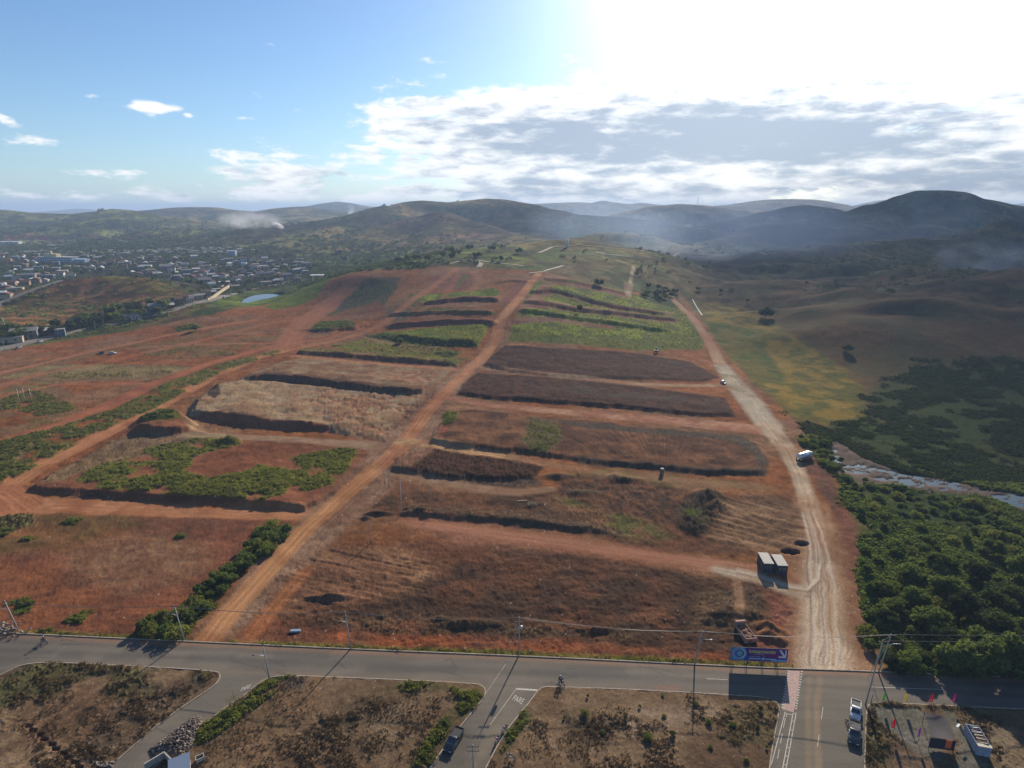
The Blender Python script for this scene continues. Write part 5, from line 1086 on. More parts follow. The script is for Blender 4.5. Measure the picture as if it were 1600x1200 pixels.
cover('dry_grass', 'dry brown tussocks on the lots and turned earth', np.maximum(DRY - .15, 0) * (1 - MM) * near_ * (DIST < 330) * (N2 > .46), 42000, .13, 6, .5, .9, STRAW)
cover('swamp_scrub', 'low green scrub covering the wet ground by the river', MM * (VEG > .3) * sstep(N8 * .5 + N30 * .5, .40, .55) * (DIST < 480) * (GY < P(1450, 755)[1]) * near_, 36000, .58, 7, .5, .8, GREEN)
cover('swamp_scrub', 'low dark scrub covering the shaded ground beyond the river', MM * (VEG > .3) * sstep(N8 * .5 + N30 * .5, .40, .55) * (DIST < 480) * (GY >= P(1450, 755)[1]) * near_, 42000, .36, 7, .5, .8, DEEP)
far_ = (DIST > 620) & (DIST < 2600)
wood = (sstep(N200 * .5 + N30 * .5, .47, .56) * .35 + .05) * (GY > 0)
TOWNP = PP([(-60,385),(250,380),(350,388),(480,392),(490,428),(420,448),(330,462),(290,440),(150,430),(0,462),(-60,480)])
kk, m_ = region(TOWNP, 10, 0, world=True); wood[kk] += .35 * m_; k2, m2 = region([(420,400),(600,388),(820,388),(860,402),(800,412),(600,412),(470,432)], 10, 5); wood[k2] += .05 * m2
k3, m3 = region(SITE, 5, 0); wood[k3] *= 1 - m3; k3, m3 = region(pg, 6, 0, world=True); wood[k3] *= 1 - m3; MND_ = region(MND, 4, 0); wood[MND_[0]] *= 1 - MND_[1]
wood2 = sstep(fbm(GX, GY, 340, 5, 77, .6), .54, .62)
cover('woodland', 'far-off woods and bushes scattered over the plain and the hills', (wood * .55 + wood2 * .25 * (wood > .02)) * (1 - .92 * sstep(GZ, 22, 45)) * far_ * (.04 + .96 * (1 - sstep(GX / (GY + 1), -.2, .02))), 9500, 1.1, 14, .42, .9, DEEP)
cover('hill_scrub', 'scattered dark bushes on the right hand hills', sstep(N200, .54, .6) * (DIST > 620) * (DIST < 1500) * (GX > GY * .2) * (1 - MM) * .5, 1500, .6, 8, .45, .8, DEEP)
mq = region(MND, 1, 1); MQ = np.zeros(N_, np.float32); MQ[mq[0]] = mq[1]
cover('mound_scrub', 'low bushes and tussocks over the brown mound by the town', MQ * (N8 > .5) * (.3 + (N30 > .52)), 800, .7, 8, .5, .7, GREEN)
for lst in PROTO.values():
    pass
# ------------------------------------------------------------------ vehicles
def rrect(x, hw, z0, z1, r=.12, n=3):
    """ring in the YZ plane with rounded corners"""
    pts = []
    for cy, cz, a0 in ((hw - r, z1 - r, 0), (-hw + r, z1 - r, 90), (-hw + r, z0 + r, 180), (hw - r, z0 + r, 270)):
        for i in range(n + 1): a = R(a0 + 90 * i / n); pts.append((x, cy + r * math.cos(a), cz + r * math.sin(a)))
    return pts
def wheel_pair(root, xs, hw, r=.33):
    for x in xs:
        for s in (-1, 1):
            w = MB().cyl((x, s * (hw - .2), r), (x, s * (hw + .02), r), r, n=16).build('wheel', BLACK, root)
            MB().cyl((x, s * (hw + .0), r), (x, s * (hw + .035), r), r * .6, n=10).build('rim', CHROME, w)
def make_car(name, label, paint_, cat='car', L=4.2, Wd=1.72, pickup=False, group=None, white_roof=False):
    t = thing(name, label, cat, (0, 0, 0), 0, group); hw = Wd / 2; h = L / 2
    body = MB().loft([rrect(-h, hw * .84, .38, .82), rrect(-h + .12, hw * .95, .28, .95), rrect(-h + .9, hw, .24, .98), rrect(0, hw, .24, .98), rrect(h - 1.15, hw, .24, .97), rrect(h - .35, hw * .95, .26, .86), rrect(h, hw * .84, .34, .66)]).build('body', paint_, t, True)
    if pickup:
        x0, x1, bx = -.35, 1.05, -h + .15
        MB().box(((bx + x0) / 2 - .05, 0, .995), (x0 - bx - .25, Wd - .3, .05)).build('bed_liner', BLACK, t)
        rl = MB()
        for s in (-1, 1): rl.box(((bx + x0) / 2, s * (hw - .09), 1.06), (x0 - bx, .09, .16))
        rl.box((bx + .03, 0, 1.06), (.08, Wd - .18, .16)); rl.build('bed_rail', paint_, t)
        rb = MB(); rb.tube([(x0 - .15, -hw + .12, 1.05), (x0 - .15, -hw + .25, 1.62), (x0 - .15, hw - .25, 1.62), (x0 - .15, hw - .12, 1.05)], .045); rb.build('roll_bar', CHROME, t)
    else: x0, x1 = -h + .55, .75
    MB().loft([rrect(x0 - .18, hw * .86, .94, 1.02, .03), rrect(x0 + .28, hw * .78, .94, 1.44), rrect(x1 - .45, hw * .78, .94, 1.45), rrect(x1 + .28, hw * .88, .94, 1.0, .02)]).build('cabin_glass', GLASS, t, True)
    MB().loft([rrect(x0 + .22, hw * .76, 1.42, 1.49, .03), rrect((x0 + x1) / 2 - .1, hw * .79, 1.43, 1.53, .04), rrect(x1 - .4, hw * .76, 1.42, 1.49, .03)]).build('roof', WHITE if white_roof else paint_, t, True)
    for s in (-1, 1):
        MB().box((h - .05, s * hw * .62, .62), (.14, .34, .15)).build('headlight', CHROME, t)
        MB().box((-h + .03, s * hw * .7, .74), (.1, .2, .24)).build('tail_light', REDL, t)
        MB().box((x1 + .02, s * (hw + .09), 1.02), (.12, .2, .14)).build('mirror', CHROME if cat == 'pickup' else paint_, t)
    MB().box((h + .02, 0, .42), (.12, Wd * .84, .18)).build('bumper', DARKM, t); MB().box((h - .01, 0, .6), (.05, .55, .12)).build('grille', BLACK, t)
    wheel_pair(t, (-h + .85, h - .82), hw); return t
def place(t, p, rz): t.location = p; t.rotation_euler = (0, 0, rz); return t
def head(a, b): return math.atan2(b[1] - a[1], b[0] - a[0])
PAINT = {k: mat('car_paint_' + k, c, .28, .1, .6, .05, coat=.8) for k, c in (('black', (.012, .013, .016)), ('white', (.62, .63, .64)), ('grey', (.2, .2, .21)), ('red', (.3, .03, .02)), ('silver', (.4, .41, .42)))}
d = head(RZ(757, 1076), RZ(690, 1190)); place(make_car('pickup_truck', 'black pickup truck parked beside the bushes on the middle side street', PAINT['black'], 'pickup', 5.1, 1.85, True, 'parked pickup trucks'), RZ(709, 1160), d)
d = head(RZ(1338, 1090), RZ(1334, 1170)); place(make_car('pickup_truck', 'white pickup truck with open black bed, parked by the kerb near the flags', PAINT['white'], 'pickup', 4.9, 1.75, True, 'parked pickup trucks'), RZ(1336, 1113.5), d)
place(make_car('pickup_truck', 'black pickup truck with a chrome roll bar, parked behind the white pickup', PAINT['black'], 'pickup', 5.3, 1.9, True, 'parked pickup trucks'), RZ(1334, 1149), d)
c1 = make_car('car', 'dark car on the bare red flat at the far left', PAINT['black'], 'car', 4.4); place(c1, PZ(159, 552), 2.6)
c2 = make_car('car', 'white car on the bare red flat beside a dark car', PAINT['white'], 'car', 4.2); place(c2, PZ(176, 553), .2)
c3 = make_car('car', 'small white car glinting at the edge of the right dirt track', PAINT['white'], 'car', 4.0); place(c3, PZ(1130, 599), -1.4)
hw_ = [(63, 535, 'white', 'white van on the highway in front of the flat-roofed houses'), (250, 492, 'grey', 'grey car on the highway below the mound'), (350, 466, 'silver', 'silver car on the highway near the yellow wall'), (30, 545, 'silver', 'silver car on the highway at the far left edge')]
for px, py, c, lab in hw_:
    x, y = P(px, py); d = head(P(px - 20, py + 5), P(px + 20, py - 5)); t = dup(c2, None, (x, y, gz(x, y) + .12), d, None, lab, 'cars on the highway')
    for ch in t.children:
        if ch.name.startswith(('body', 'roof', 'mirror')): ch.data = ch.data.copy(); ch.data.materials[0] = PAINT[c]
# tank truck
t = thing('tank_truck', 'white tank truck standing beside the right dirt track by the dark shrubs', 'truck')
MB().box((0, 0, .75), (7.2, .9, .25)).build('chassis', DARKM, t)
MB().loft([rrect(2.2, 1.12, .7, 2.5, .12), rrect(2.5, 1.15, .65, 2.75, .15), rrect(3.5, 1.15, .6, 2.7, .2), rrect(3.9, 1.1, .6, 1.7, .15)]).build('cab', PAINT['white'], t, True)
MB().box((3.66, 0, 2.1), (.32, 1.9, .7), ry=.35).build('windscreen', GLASS, t)
tk = MB(); rings = []
for x, q in ((-3.55, .8), (-3.4, 1.0), (-1.2, 1.0), (1.7, 1.0), (1.9, .8)): rings.append([(x, 1.15 * q * math.cos(a), 1.95 + .95 * q * math.sin(a)) for a in [2 * math.pi * i / 18 for i in range(18)]])
tk.loft(rings); tb = tk.build('tank', PAINT['white'], t, True)
for x in (-2.4, -.4): MB().cyl((x, 0, 2.85), (x, 0, 3.08), .3, n=10).build('hatch', STEEL, tb)
MB().box((-.8, 0, 3.0), (4.6, .7, .05)).build('walkway', STEEL, t)
for s in (-1, 1): MB().box((-.4, s * 1.12, 1.0), (3.2, .12, .35)).build('side_guard', STEEL, t); MB().box((3.95, s * .8, .85), (.1, .3, .2)).build('headlight', CHROME, t)
wheel_pair(t, (-2.7, -1.5, 2.7), 1.15, .5); place(t, PZ(1256, 718), .55)
# loader far off
t = thing('wheel_loader', 'dark wheel loader parked at the edge of the green terraces', 'loader')
MB().box((-.8, 0, 1.4), (2.6, 1.6, .9)).build('engine_body', mat('loader_yellow', (.12, .09, .03), .6), t); MB().box((.5, 0, 2.2), (1.3, 1.3, 1.6), taper=.85).build('cab', GLASS, t)
MB().tube([(.8, -.6, 1.4), (2.2, -.6, 1.5), (3.0, -.6, .6)], .12).tube([(.8, .6, 1.4), (2.2, .6, 1.5), (3.0, .6, .6)], .12).build('lift_arm', DARKM, t)
MB().prism([(2.9, -1.2), (3.8, -1.2), (3.8, 1.2), (2.9, 1.2)], .2, .9).build('bucket', RUST, t); wheel_pair(t, (-1.3, 1.4), 1.2, .7); place(t, PZ(1025, 551), 1.2)
# small hut box in the disturbed ground
t = thing('site_cabinet', 'small dark upright cabinet standing alone on the turned earth', 'cabinet', PZ(1034, 741))
MB().box((0, 0, 1.05), (1.1, 1.1, 2.1)).build('body', mat('dull_plastic', (.12, .10, .06), .7), t, bevel=.05); MB().box((0, 0, 2.16), (1.25, 1.25, .14), taper=.8).build('roof', CONC, t); MB().box((0, -.56, 1.0), (.75, .05, 1.8)).build('door', mat('door_grey', (.2, .19, .16), .6), t)

# ------------------------------------------------------------------ two-wheelers and riders
def moto_parts(t, col):
    MB().tube([(-.6, 0, .75), (-.1, 0, .68), (.35, 0, .82), (.62, 0, .95)], [.05, .09, .08, .05]).build('frame', DARKM, t)
    MB().loft([rrect(.0, .1, .74, .9, .04), rrect(.2, .17, .74, 1.0, .07), rrect(.48, .12, .78, .98, .05)]).build('fuel_tank', col, t, True)
    MB().loft([rrect(-.75, .09, .8, .9, .03), rrect(-.4, .15, .74, .84, .04), rrect(.02, .11, .74, .82, .03)]).build('seat', BLACK, t, True)
    MB().box((.05, 0, .42), (.36, .26, .3)).build('engine', STEEL, t, bevel=.03)
    MB().tube([(.62, 0, .98), (.76, 0, .3)], .035).build('fork', CHROME, t)
    MB().tube([(.42, -.38, 1.12), (.56, -.2, 1.06), (.58, .2, 1.06), (.42, .38, 1.12)], .022).build('handlebar', DARKM, t)
    MB().ball((.72, 0, .92), .1).build('headlight', CHROME, t, True)
    MB().tube([(.1, .16, .3), (-.35, .18, .3), (-.75, .18, .4)], [.03, .04, .055]).build('exhaust', CHROME, t)
    for x in (-.62, .78):
        w = MB(); n = 18
        for i in range(n): a, b = 2 * math.pi * i / n, 2 * math.pi * (i + 1) / n; w.cyl((x + .27 * math.cos(a), 0, .31 + .27 * math.sin(a)), (x + .27 * math.cos(b), 0, .31 + .27 * math.sin(b)), .05, n=6, cap=False)
        w = w.build('wheel', BLACK, t, True); sp_ = MB(); 
        for i in range(6): a = i * math.pi / 3; sp_.cyl((x, 0, .31), (x + .25 * math.cos(a), 0, .31 + .25 * math.sin(a)), .012, n=4)
        sp_.build('spokes', CHROME, w)
def make_moto(label, col, p, rz, group='motorcycles'):
    t = thing('motorcycle', label, 'motorcycle', p, rz, group); moto_parts(t, col); return t
def make_person(label, p, rz, pose, shirt, trousers, helmet=None, group=None, bag=False):
    """one skinned body, clothes coloured by height along it"""
    J = {'pel': (0, 0, 0)}; E = []
    if pose == 'ride':
        pts = [(0,0,.86,.155),(.03,0,1.05,.145),(.08,0,1.25,.165),(.12,0,1.40,.13),(.15,0,1.50,.06),(.18,0,1.62,.10),(.18,0,1.74,.085)]
        arms = [[(.11,s*.19,1.38,.065),(.30,s*.30,1.18,.047),(.46,s*.36,1.12,.036),(.53,s*.36,1.12,.035)] for s in (-1,1)]; legs = [[(.02,s*.11,.84,.10),(.38,s*.20,.76,.075),(.28,s*.19,.42,.052),(.22,s*.19,.28,.045),(.36,s*.20,.24,.038)] for s in (-1,1)]
    else:
        pts = [(0,0,.95,.15),(0,0,1.12,.135),(0,0,1.3,.16),(0,0,1.44,.12),(0,0,1.52,.055),(.02,0,1.62,.095),(.02,0,1.73,.08)]
        arms = [[(0,s*.2,1.42,.06),(.02,s*.26,1.14,.045),(.08,s*.25,.90,.033),(.1,s*.24,.82,.035)] for s in (-1,1)]; legs = [[(0,s*.1,.92,.095),(.03,s*.11,.5,.065),(0,s*.12,.1,.045),(.14,s*.13,.05,.04)] for s in (-1,1)]
    vs, es, rs = [], [], []
    def chain(c, root=None):
        prev = root
        for x, y, z, r in c:
            vs.append((x, y, z)); rs.append(r); i = len(vs) - 1
            if prev is not None: es.append((prev, i))
            prev = i
    chain(pts)
    for a_ in arms: chain(a_, 3)
    for l_ in legs: chain(l_, 0)
    me = bpy.data.meshes.new('body'); me.from_pydata(vs, es, []); b = bpy.data.objects.new('body', me); COLL.objects.link(b)
    b.modifiers.new('skin', 'SKIN'); sv = me.skin_vertices[0] if me.skin_vertices else None
    if sv is None:
        bm = bmesh.new(); bm.from_mesh(me); bm.verts.layers.skin.verify(); bm.to_mesh(me); bm.free(); sv = me.skin_vertices[0]
    for i, r in enumerate(rs): sv.data[i].radius = (r, r)
    sv.data[0].use_root = True
    sb = b.modifiers.new('sub', 'SUBSURF'); sb.levels = 1; sb.render_levels = 1
    dg = bpy.context.evaluated_depsgraph_get(); m2 = bpy.data.meshes.new_from_object(b.evaluated_get(dg)); bpy.data.objects.remove(b)
    m2.materials.clear()
    for q in (shirt, trousers, SKIN, BLACK): m2.materials.append(q)
    zt = pts[4][2]; wz = pts[0][2]
    for f in m2.polygons:
        c = f.center; f.use_smooth = True
        hand = any(((c.x - a_[-1][0]) ** 2 + (c.y - a_[-1][1]) ** 2 + (c.z - a_[-1][2]) ** 2) ** .5 < .1 for a_ in arms)
        foot = any((c - Vector(l_[-1][:3])).length < .13 or (c - Vector(l_[-2][:3])).length < .07 for l_ in legs)
        f.material_index = 2 if (c.z > zt - .02 or hand) else 3 if foot else 0 if c.z > wz + .03 or abs(c.y) > .24 and c.z > 1.0 else 1
    t = thing('person', label, 'person', p, rz, group); m2.name = 'body'; b = bpy.data.objects.new('body', m2); COLL.objects.link(b); b.parent = t
    hx, hz_ = pts[-2][0], pts[-2][2] + .03
    if helmet: h = MB().ball((hx, 0, hz_ + .03), .155, (1.1, .95, 1.0), 12, 8).build('helmet', helmet, t, True); MB().box((hx + .13, 0, hz_ + .02), (.07, .2, .09)).build('visor', GLASS, h)
    else: MB().ball((hx - .02, 0, hz_ + .05), .11, (1.05, .95, .95), 10, 6).build('hair', BLACK, t, True)
    return t
CL = {k: mat('cloth_' + k, c, .9) for k, c in (('dark', (.035, .035, .05)), ('blue', (.05, .07, .16)), ('grey', (.22, .22, .24)), ('red', (.3, .04, .03)), ('white', (.6, .6, .6)), ('denim', (.06, .08, .13)))}
HELM = {'white': mat('helmet_white', (.75, .75, .75), .2, coat=1), 'black': mat('helmet_black', (.03, .03, .03), .2, coat=1)}
def at_(o, dx, rz): return o + Vector((math.cos(rz) * dx, math.sin(rz) * dx, 0))
o = RZ(69, 1004.5); rz = -.25; make_moto('dark motorcycle ridden along the left end of the asphalt road', DARKM, o, rz)
make_person('person in dark clothes and pale helmet riding the motorcycle on the left', at_(o, -.05, rz), rz, 'ride', CL['dark'], CL['denim'], HELM['white'])
o = RZ(877, 1069); rz = -.9; make_moto('dark motorcycle carrying two people at the corner of the middle side street', DARKM, o, rz)
make_person('person steering the motorcycle at the street corner, black helmet', at_(o, .02, rz), rz, 'ride', CL['blue'], CL['denim'], HELM['black'])
make_person('person riding pillion in a white helmet, behind the steering rider', at_(o, -.55, rz) + Vector((0, 0, .08)), rz, 'ride', CL['dark'], CL['grey'], HELM['white'])
make_moto('black motorcycle parked on the verge, farther of two by the third lot', DARKM, RZ(789, 1141), -2.2); make_moto('black motorcycle parked on the verge, nearer of two by the third lot', PAINT['red'], RZ(777, 1158), -2.1)
make_moto('motorcycle lying half out of the picture in the grass of the third lot', DARKM, PZ(799, 1186), 2.6)
make_moto('black motorcycle parked beside the two pickup trucks', DARKM, RZ(1325.5, 1133), -1.4)
make_person('person in a dark top standing near the corner pole by the flags', PZ(1359, 1121), -1.2, 'stand', CL['red'], CL['denim'])

# ------------------------------------------------------------------ poles
POLEC = mat('pole_concrete', (.40, .39, .37), .85, noise=.1); INS = mat('insulator', (.25, .13, .08), .3)
def make_pole(px, py, ptop, label, arms=1, lamp=0, lean=(0, 0), h=None, group='power poles along the asphalt road', rz=0, r=.15, transformer=False, m=None, flat=False):
    b = RZ(px, py, 0) if flat else PZ(px, py); H = h or max(3.0, zat(b.y, ptop) - b.z)
    t = thing('utility_pole', label, 'pole', (b.x, b.y, b.z - .1), rz, group); top = (lean[0], lean[1], H)
    MB().cyl((0, 0, 0), top, r, r * .62, 10).build('pole', m or POLEC, t, True)
    for i in range(arms):
        z = H - .25 - i * .9; f = z / H; ca = MB().box((top[0] * f, top[1] * f - .12, z), (.1, 2.0, .12) if rz else (2.0, .1, .12)).build('crossarm', WOOD, t)
        for q in (-.9, -.35, .9): MB().cyl((top[0] * f + q, top[1] * f - .12, z + .05), (top[0] * f + q, top[1] * f - .12, z + .26), .05, .03, 6).build('insulator', INS, ca)
    if lamp:
        a_ = MB().tube([(top[0] * .75, top[1] * .75, H * .72), (top[0] * .75 + lamp * .8, -.3, H * .78), (top[0] * .75 + lamp * 1.7, -.5, H * .8)], .035).build('lamp_arm', STEEL, t)
        MB().box((top[0] * .75 + lamp * 1.95, -.55, H * .8), (.5, .2, .1)).build('lamp_head', DARKM, a_)
    if transformer:
        tr = MB().cyl((top[0] * .75 + .45, 0, H * .66), (top[0] * .75 + .45, 0, H * .66 + .95), .3, n=12).build('transformer', STEEL, t, True)
        for q in (-.12, .12): MB().cyl((top[0] * .75 + .45 + q, 0, H * .66 + .95), (top[0] * .75 + .45 + q, 0, H * .66 + 1.15), .04, n=6).build('bushing', INS, tr)
    t['_h'] = H; return t, Vector((b.x + top[0], b.y + top[1], b.z - .1 + H))
main = []
for px, py, pt, lab, a_, lm, ln, tr in ((29, 985, 938, 'concrete pole leaning left at the far left end of the road', 0, -1, (-1.3, 0), False), (288, 1000.5, 945, 'concrete pole with crossarm by the mouth of the central dirt track', 1, -1, (-.8, 0), False),
        (548, 1014, 955, 'concrete pole with two crossarms, next right of the dirt track mouth', 2, -1, (-.5, 0), False), (811, 1023.5, 963, 'concrete pole on the north kerb in the middle of the photo', 2, 0, (0, 0), True),
        (1085, 1038, 985, 'concrete pole on the north kerb left of the billboard', 1, 1, (.9, 0), False), (1372, 1052, 990, 'concrete pole by the thicket, taller of the crossing pair', 1, 1, (1.0, 0), False)):
    main.append(make_pole(px, py, pt, lab, a_, lm, ln, transformer=tr))
main.append(make_pole(1352, 1102, 1008, 'concrete pole on the corner of the flagged lot, leaning to its neighbour', 1, 0, (1.9, 1.5)))
s1 = make_pole(421, 1060, 1010, 'concrete pole on the south kerb at the left side street', 0, -1, (-.4, 0)); s2 = make_pole(740, 1215, 1163, 'concrete pole cut by the bottom edge in the middle side street', 2, 0, flat=True)
PW = mat('weathered_pole', (.30, .28, .25), .9)
FP = [(628, 802, 745, 'pale pole with a box standing in the turned ground', 1), (675, 800, 760, 'thin pole right of the pale pole in the turned ground', 1), (579, 850, 813, 'thin pole beside the central dirt track, nearest of the four there', 1), (601, 757, 733, 'short thin pole just above the turned ground', 0), (608, 762, 736, 'short thin pole paired with another above the turned ground', 0),
      (31, 629, 607, 'left pole of three white posts on the green patch', 1), (40, 628, 606, 'middle pole of three white posts on the green patch', 1), (50, 627, 605, 'right pole of three white posts on the green patch', 1), (246, 650, 632, 'thin post on the grassy knob', 0), (357, 690, 664, 'thin post on the small grassy heap', 0), (652, 630, 624, 'small post beside the central track', 0)]
fps = {}
for px, py, pt, lab, a_ in FP: fps[px] = make_pole(px, py, pt, lab, 0, 0, rz=0, group='poles standing in the site', r=.11, m=PW if px not in (31, 40, 50, 628) else WHITE)[1]
HT = [(668,416,403),(695,415,402),(714,417,404),(738,417,403),(763,419,404),(772,421,410),(798,420,404),(812,420,408),(840,424,405),(879,419,403),(896,420,404),(931,441,425),(914,432,420),(957,436,424),(1040,436,424),(1062,447,434)]
label_row([make_pole(px, py, pt, 'x', 1, 0, h=8.5, group='poles on the hilltop', r=.14)[0] for px, py, pt in HT], 'lamp pole, {} from the left on the hilltop behind the terraces', 'poles on the hilltop')
HP = [(8,548),(47,540),(92,527),(150,516),(163,513),(218,503),(262,492),(290,484),(330,472),(362,463),(410,452),(465,440)]
label_row([make_pole(px, py, py - 12, 'x', 1, -1, h=7.5, group='poles along the highway', r=.13)[0] for px, py in HP], 'lamp pole, {} from the left along the highway', 'poles along the highway')
make_pole(9, 512, 496, 'pale leaning post at the foot of the mound at the left edge', 0, 0, (-.8, 0), r=.2, m=WHITE, group='poles along the highway')
# wires
WIRE = mat('wire', (.10, .10, .10), .5)
def cable(a, b, sag, label, r=.022, group='power lines along the asphalt road', m=WIRE):
    n = 14; mb = MB(); pts = []
    for i in range(n + 1): f = i / n; p = a.lerp(b, f); pts.append(p - Vector((0, 0, sag * 4 * f * (1 - f))) - a)
    mb.tube(pts, r, 4); o = mb.build('power_line', m); o.location = a; return tag(o, label, 'cable', group)
tops = [m_[1] for m_ in main[:6]] + [Vector((150, 102, 9.0))]
nm = ['at the far left end of the road', 'past the mouth of the central dirt track', 'left of the middle of the road', 'right of the middle of the road', 'above the billboard', 'in front of the roadside thicket']
for i in range(6):
    for j, (dx, w_) in enumerate(((-.9, 'leftmost'), (-.35, 'middle'), (.9, 'rightmost'))): cable(tops[i] + Vector((dx, -.12, 0)), tops[i + 1] + Vector((dx, -.12, 0)), 1.0, '{} wire of the span {}'.format(w_, nm[i]))
cable(tops[5] - Vector((0, 0, 1.6)), tops[6] - Vector((0, 0, 1.8)), .9, 'lowest wire of the span in front of the roadside thicket')
cable(main[6][1], tops[5], .3, 'short wire joining the two crossing poles')
YW = mat('stay_wire', (.45, .38, .15), .5); cable(main[6][1] - Vector((0, 0, .6)), RZ(1361, 1051, .1), 0, 'yellowish stay wire right of the corner pole', .035, 'stay wires of the corner pole', YW); cable(main[5][1] - Vector((0, 0, .8)), RZ(1355, 1060, .1), 0, 'yellowish stay wire left of the taller crossing pole', .035, 'stay wires of the corner pole', YW)
cable(s1[1], main[1][1], .5, 'wire from the left side street pole over the road', .02); cable(s2[1], main[3][1], .8, 'wire running up the middle side street', .025); cable(s2[1] + Vector((.5, 0, 0)), main[3][1] + Vector((.5, 0, 0)), .8, 'second wire beside it up the middle side street', .025)
for i, (a_, b_) in enumerate(((601, 628), (628, 675))): cable(fps[a_], fps[b_], .5, ('wire to the pale pole from the short pole', 'wire from the pale pole to the thin pole at its right')[i], .02)

# ------------------------------------------------------------------ billboard
A, B = RZ(1139.5, 1038.2, 0), RZ(1228, 1042.2, 0); W_ = (B - A).length; rz = math.atan2(B.y - A.y, B.x - A.x)
ztop = zat((A.y + B.y) / 2, 1012.6); zbot = zat((A.y + B.y) / 2, 1032.5); Hh = ztop - zbot
t = thing('billboard', 'purple and blue roadside billboard with a white arrow, facing the asphalt road', 'billboard', A, rz)
PUR = mat('print_purple', (.085, .03, .22), .5, noise=.25, sc=.5); CY = mat('print_cyan', (.07, .26, .42), .5, noise=.2, sc=.6); BLU = mat('print_blue', (.02, .09, .36), .5); LBL = mat('print_light_blue', (.18, .42, .72), .5)
YEL = mat('print_yellow', (.62, .50, .20), .5); PWH = mat('print_white', (.70, .70, .76), .5); GRNP = mat('print_green', (.16, .32, .08), .5); PKP = mat('print_pink', (.45, .22, .38), .5); MAG = mat('print_magenta', (.20, .02, .16), .5)
MB().box((W_ / 2, .06, (ztop + zbot) / 2), (W_, .10, Hh)).build('panel', PUR, t)
fr = MB(); fr.box((W_ / 2, .0, ztop + .03), (W_ + .1, .1, .04)).box((W_ / 2, .0, zbot - .03), (W_ + .1, .1, .06)); fr.build('frame', WOOD, t)
art = MB(); yo = -.004
def quad(x0, z0, x1, z1, d=0, skew=0):
    y = yo - d; art.add([(x0 * W_, y, zbot + z0 * Hh), (x1 * W_, y, zbot + z0 * Hh), ((x1 + skew) * W_, y, zbot + z1 * Hh), ((x0 + skew) * W_, y, zbot + z1 * Hh)], [(0, 1, 2, 3)])
mats_ = [CY, BLU, LBL, YEL, PWH, GRNP, PKP, MAG, PUR]
art.cur = 0; quad(0.0, 0.0, .25, 1.0); art.cur = 1; quad(.25, .0, 1.0, .22); quad(.25, .22, .62, .34, .001)
art.cur = 2; quad(.72, .0, 1.0, .14, .003); art.cur = 7; quad(.62, .34, .84, .62, .002)
def disc(cx, cz, r, d, col, a0=0, a1=360, ri=0.0, sx=1.0):
    art.cur = col; n = 28; y = yo - d; vs = []; fs = []
    for i in range(n + 1):
        a = R(a0 + (a1 - a0) * i / n); vs += [(cx + r * sx * math.cos(a), y, cz + r * math.sin(a)), (cx + ri * sx * math.cos(a), y, cz + ri * math.sin(a))]
    for i in range(n): fs.append((2 * i, 2 * i + 2, 2 * i + 3, 2 * i + 1))
    art.add(vs, fs[::1])
cx, cz, rr = .155 * W_, zbot + .52 * Hh, .46 * Hh
disc(cx, cz, rr, .004, 2, 0, 360, rr * .86); disc(cx, cz, rr * .80, .005, 6, 90, 250, rr * .66); disc(cx, cz, rr * .80, .005, 4, -80, 80, rr * .70); disc(cx, cz, rr * .62, .006, 1); disc(cx - .05, cz, rr * .5, .007, 2, 0, 360, 0, .55); disc(cx + rr * .22, cz, rr * .48, .008, 5, -90, 90, 0, .6); disc(cx - rr * .1, cz, rr * .46, .009, 0, 90, 270, rr * .2, .8)
vs, fs = text_mesh('loteamento', 1.0, .03); mx = max(v[0] for v in vs); art.cur = 3
art.add([(.315 * W_ + v[0] / mx * .47 * W_, yo - .010, zbot + .60 * Hh + v[1] * .42 * Hh) for v in vs], fs)
art.cur = 6
for z, segs in ((.46, ((.40, .035), (.445, .03), (.485, .045), (.54, .055))), (.30, ((.33, .02), (.36, .09), (.46, .06), (.57, .03)))):
    for x, w in segs: quad(x, z, x + w, z + .06, .010)
art.cur = 4
for x, w in ((.33, .21), (.60, .20)): quad(x, .14, x + w, .19, .011)
disc(.575 * W_, zbot + .165 * Hh, .07 * Hh, .011, 4)
# arrow pointing down to the right
art.cur = 4; y = yo - .012; k1 = lambda u, v: ((.845 + u * .13) * W_, y, zbot + (.30 + v * .62) * Hh)
art.add([k1(0.0, .88), k1(.18, 1.02), k1(.86, .30), k1(.68, .12)], [(0, 3, 2, 1)]); art.add([k1(0, 0), k1(1, 0), k1(1, .2), k1(0, .2)], [(0, 1, 2, 3)]); art.add([k1(.82, .2), k1(1, .2), k1(1, 1), k1(.82, 1)], [(0, 1, 2, 3)])
art.build('printed_face', mats_, t)
for i, fx in enumerate((.05, .31, .59, .85)):
    MB().cyl((fx * W_, .22, -.2), (fx * W_, .22, ztop + .25), .07, n=8).build('post', WOOD, t); MB().cyl((fx * W_ , 1.9, 0), (fx * W_, .22, zbot + Hh * .7), .05, n=6).build('brace', WOOD, t)

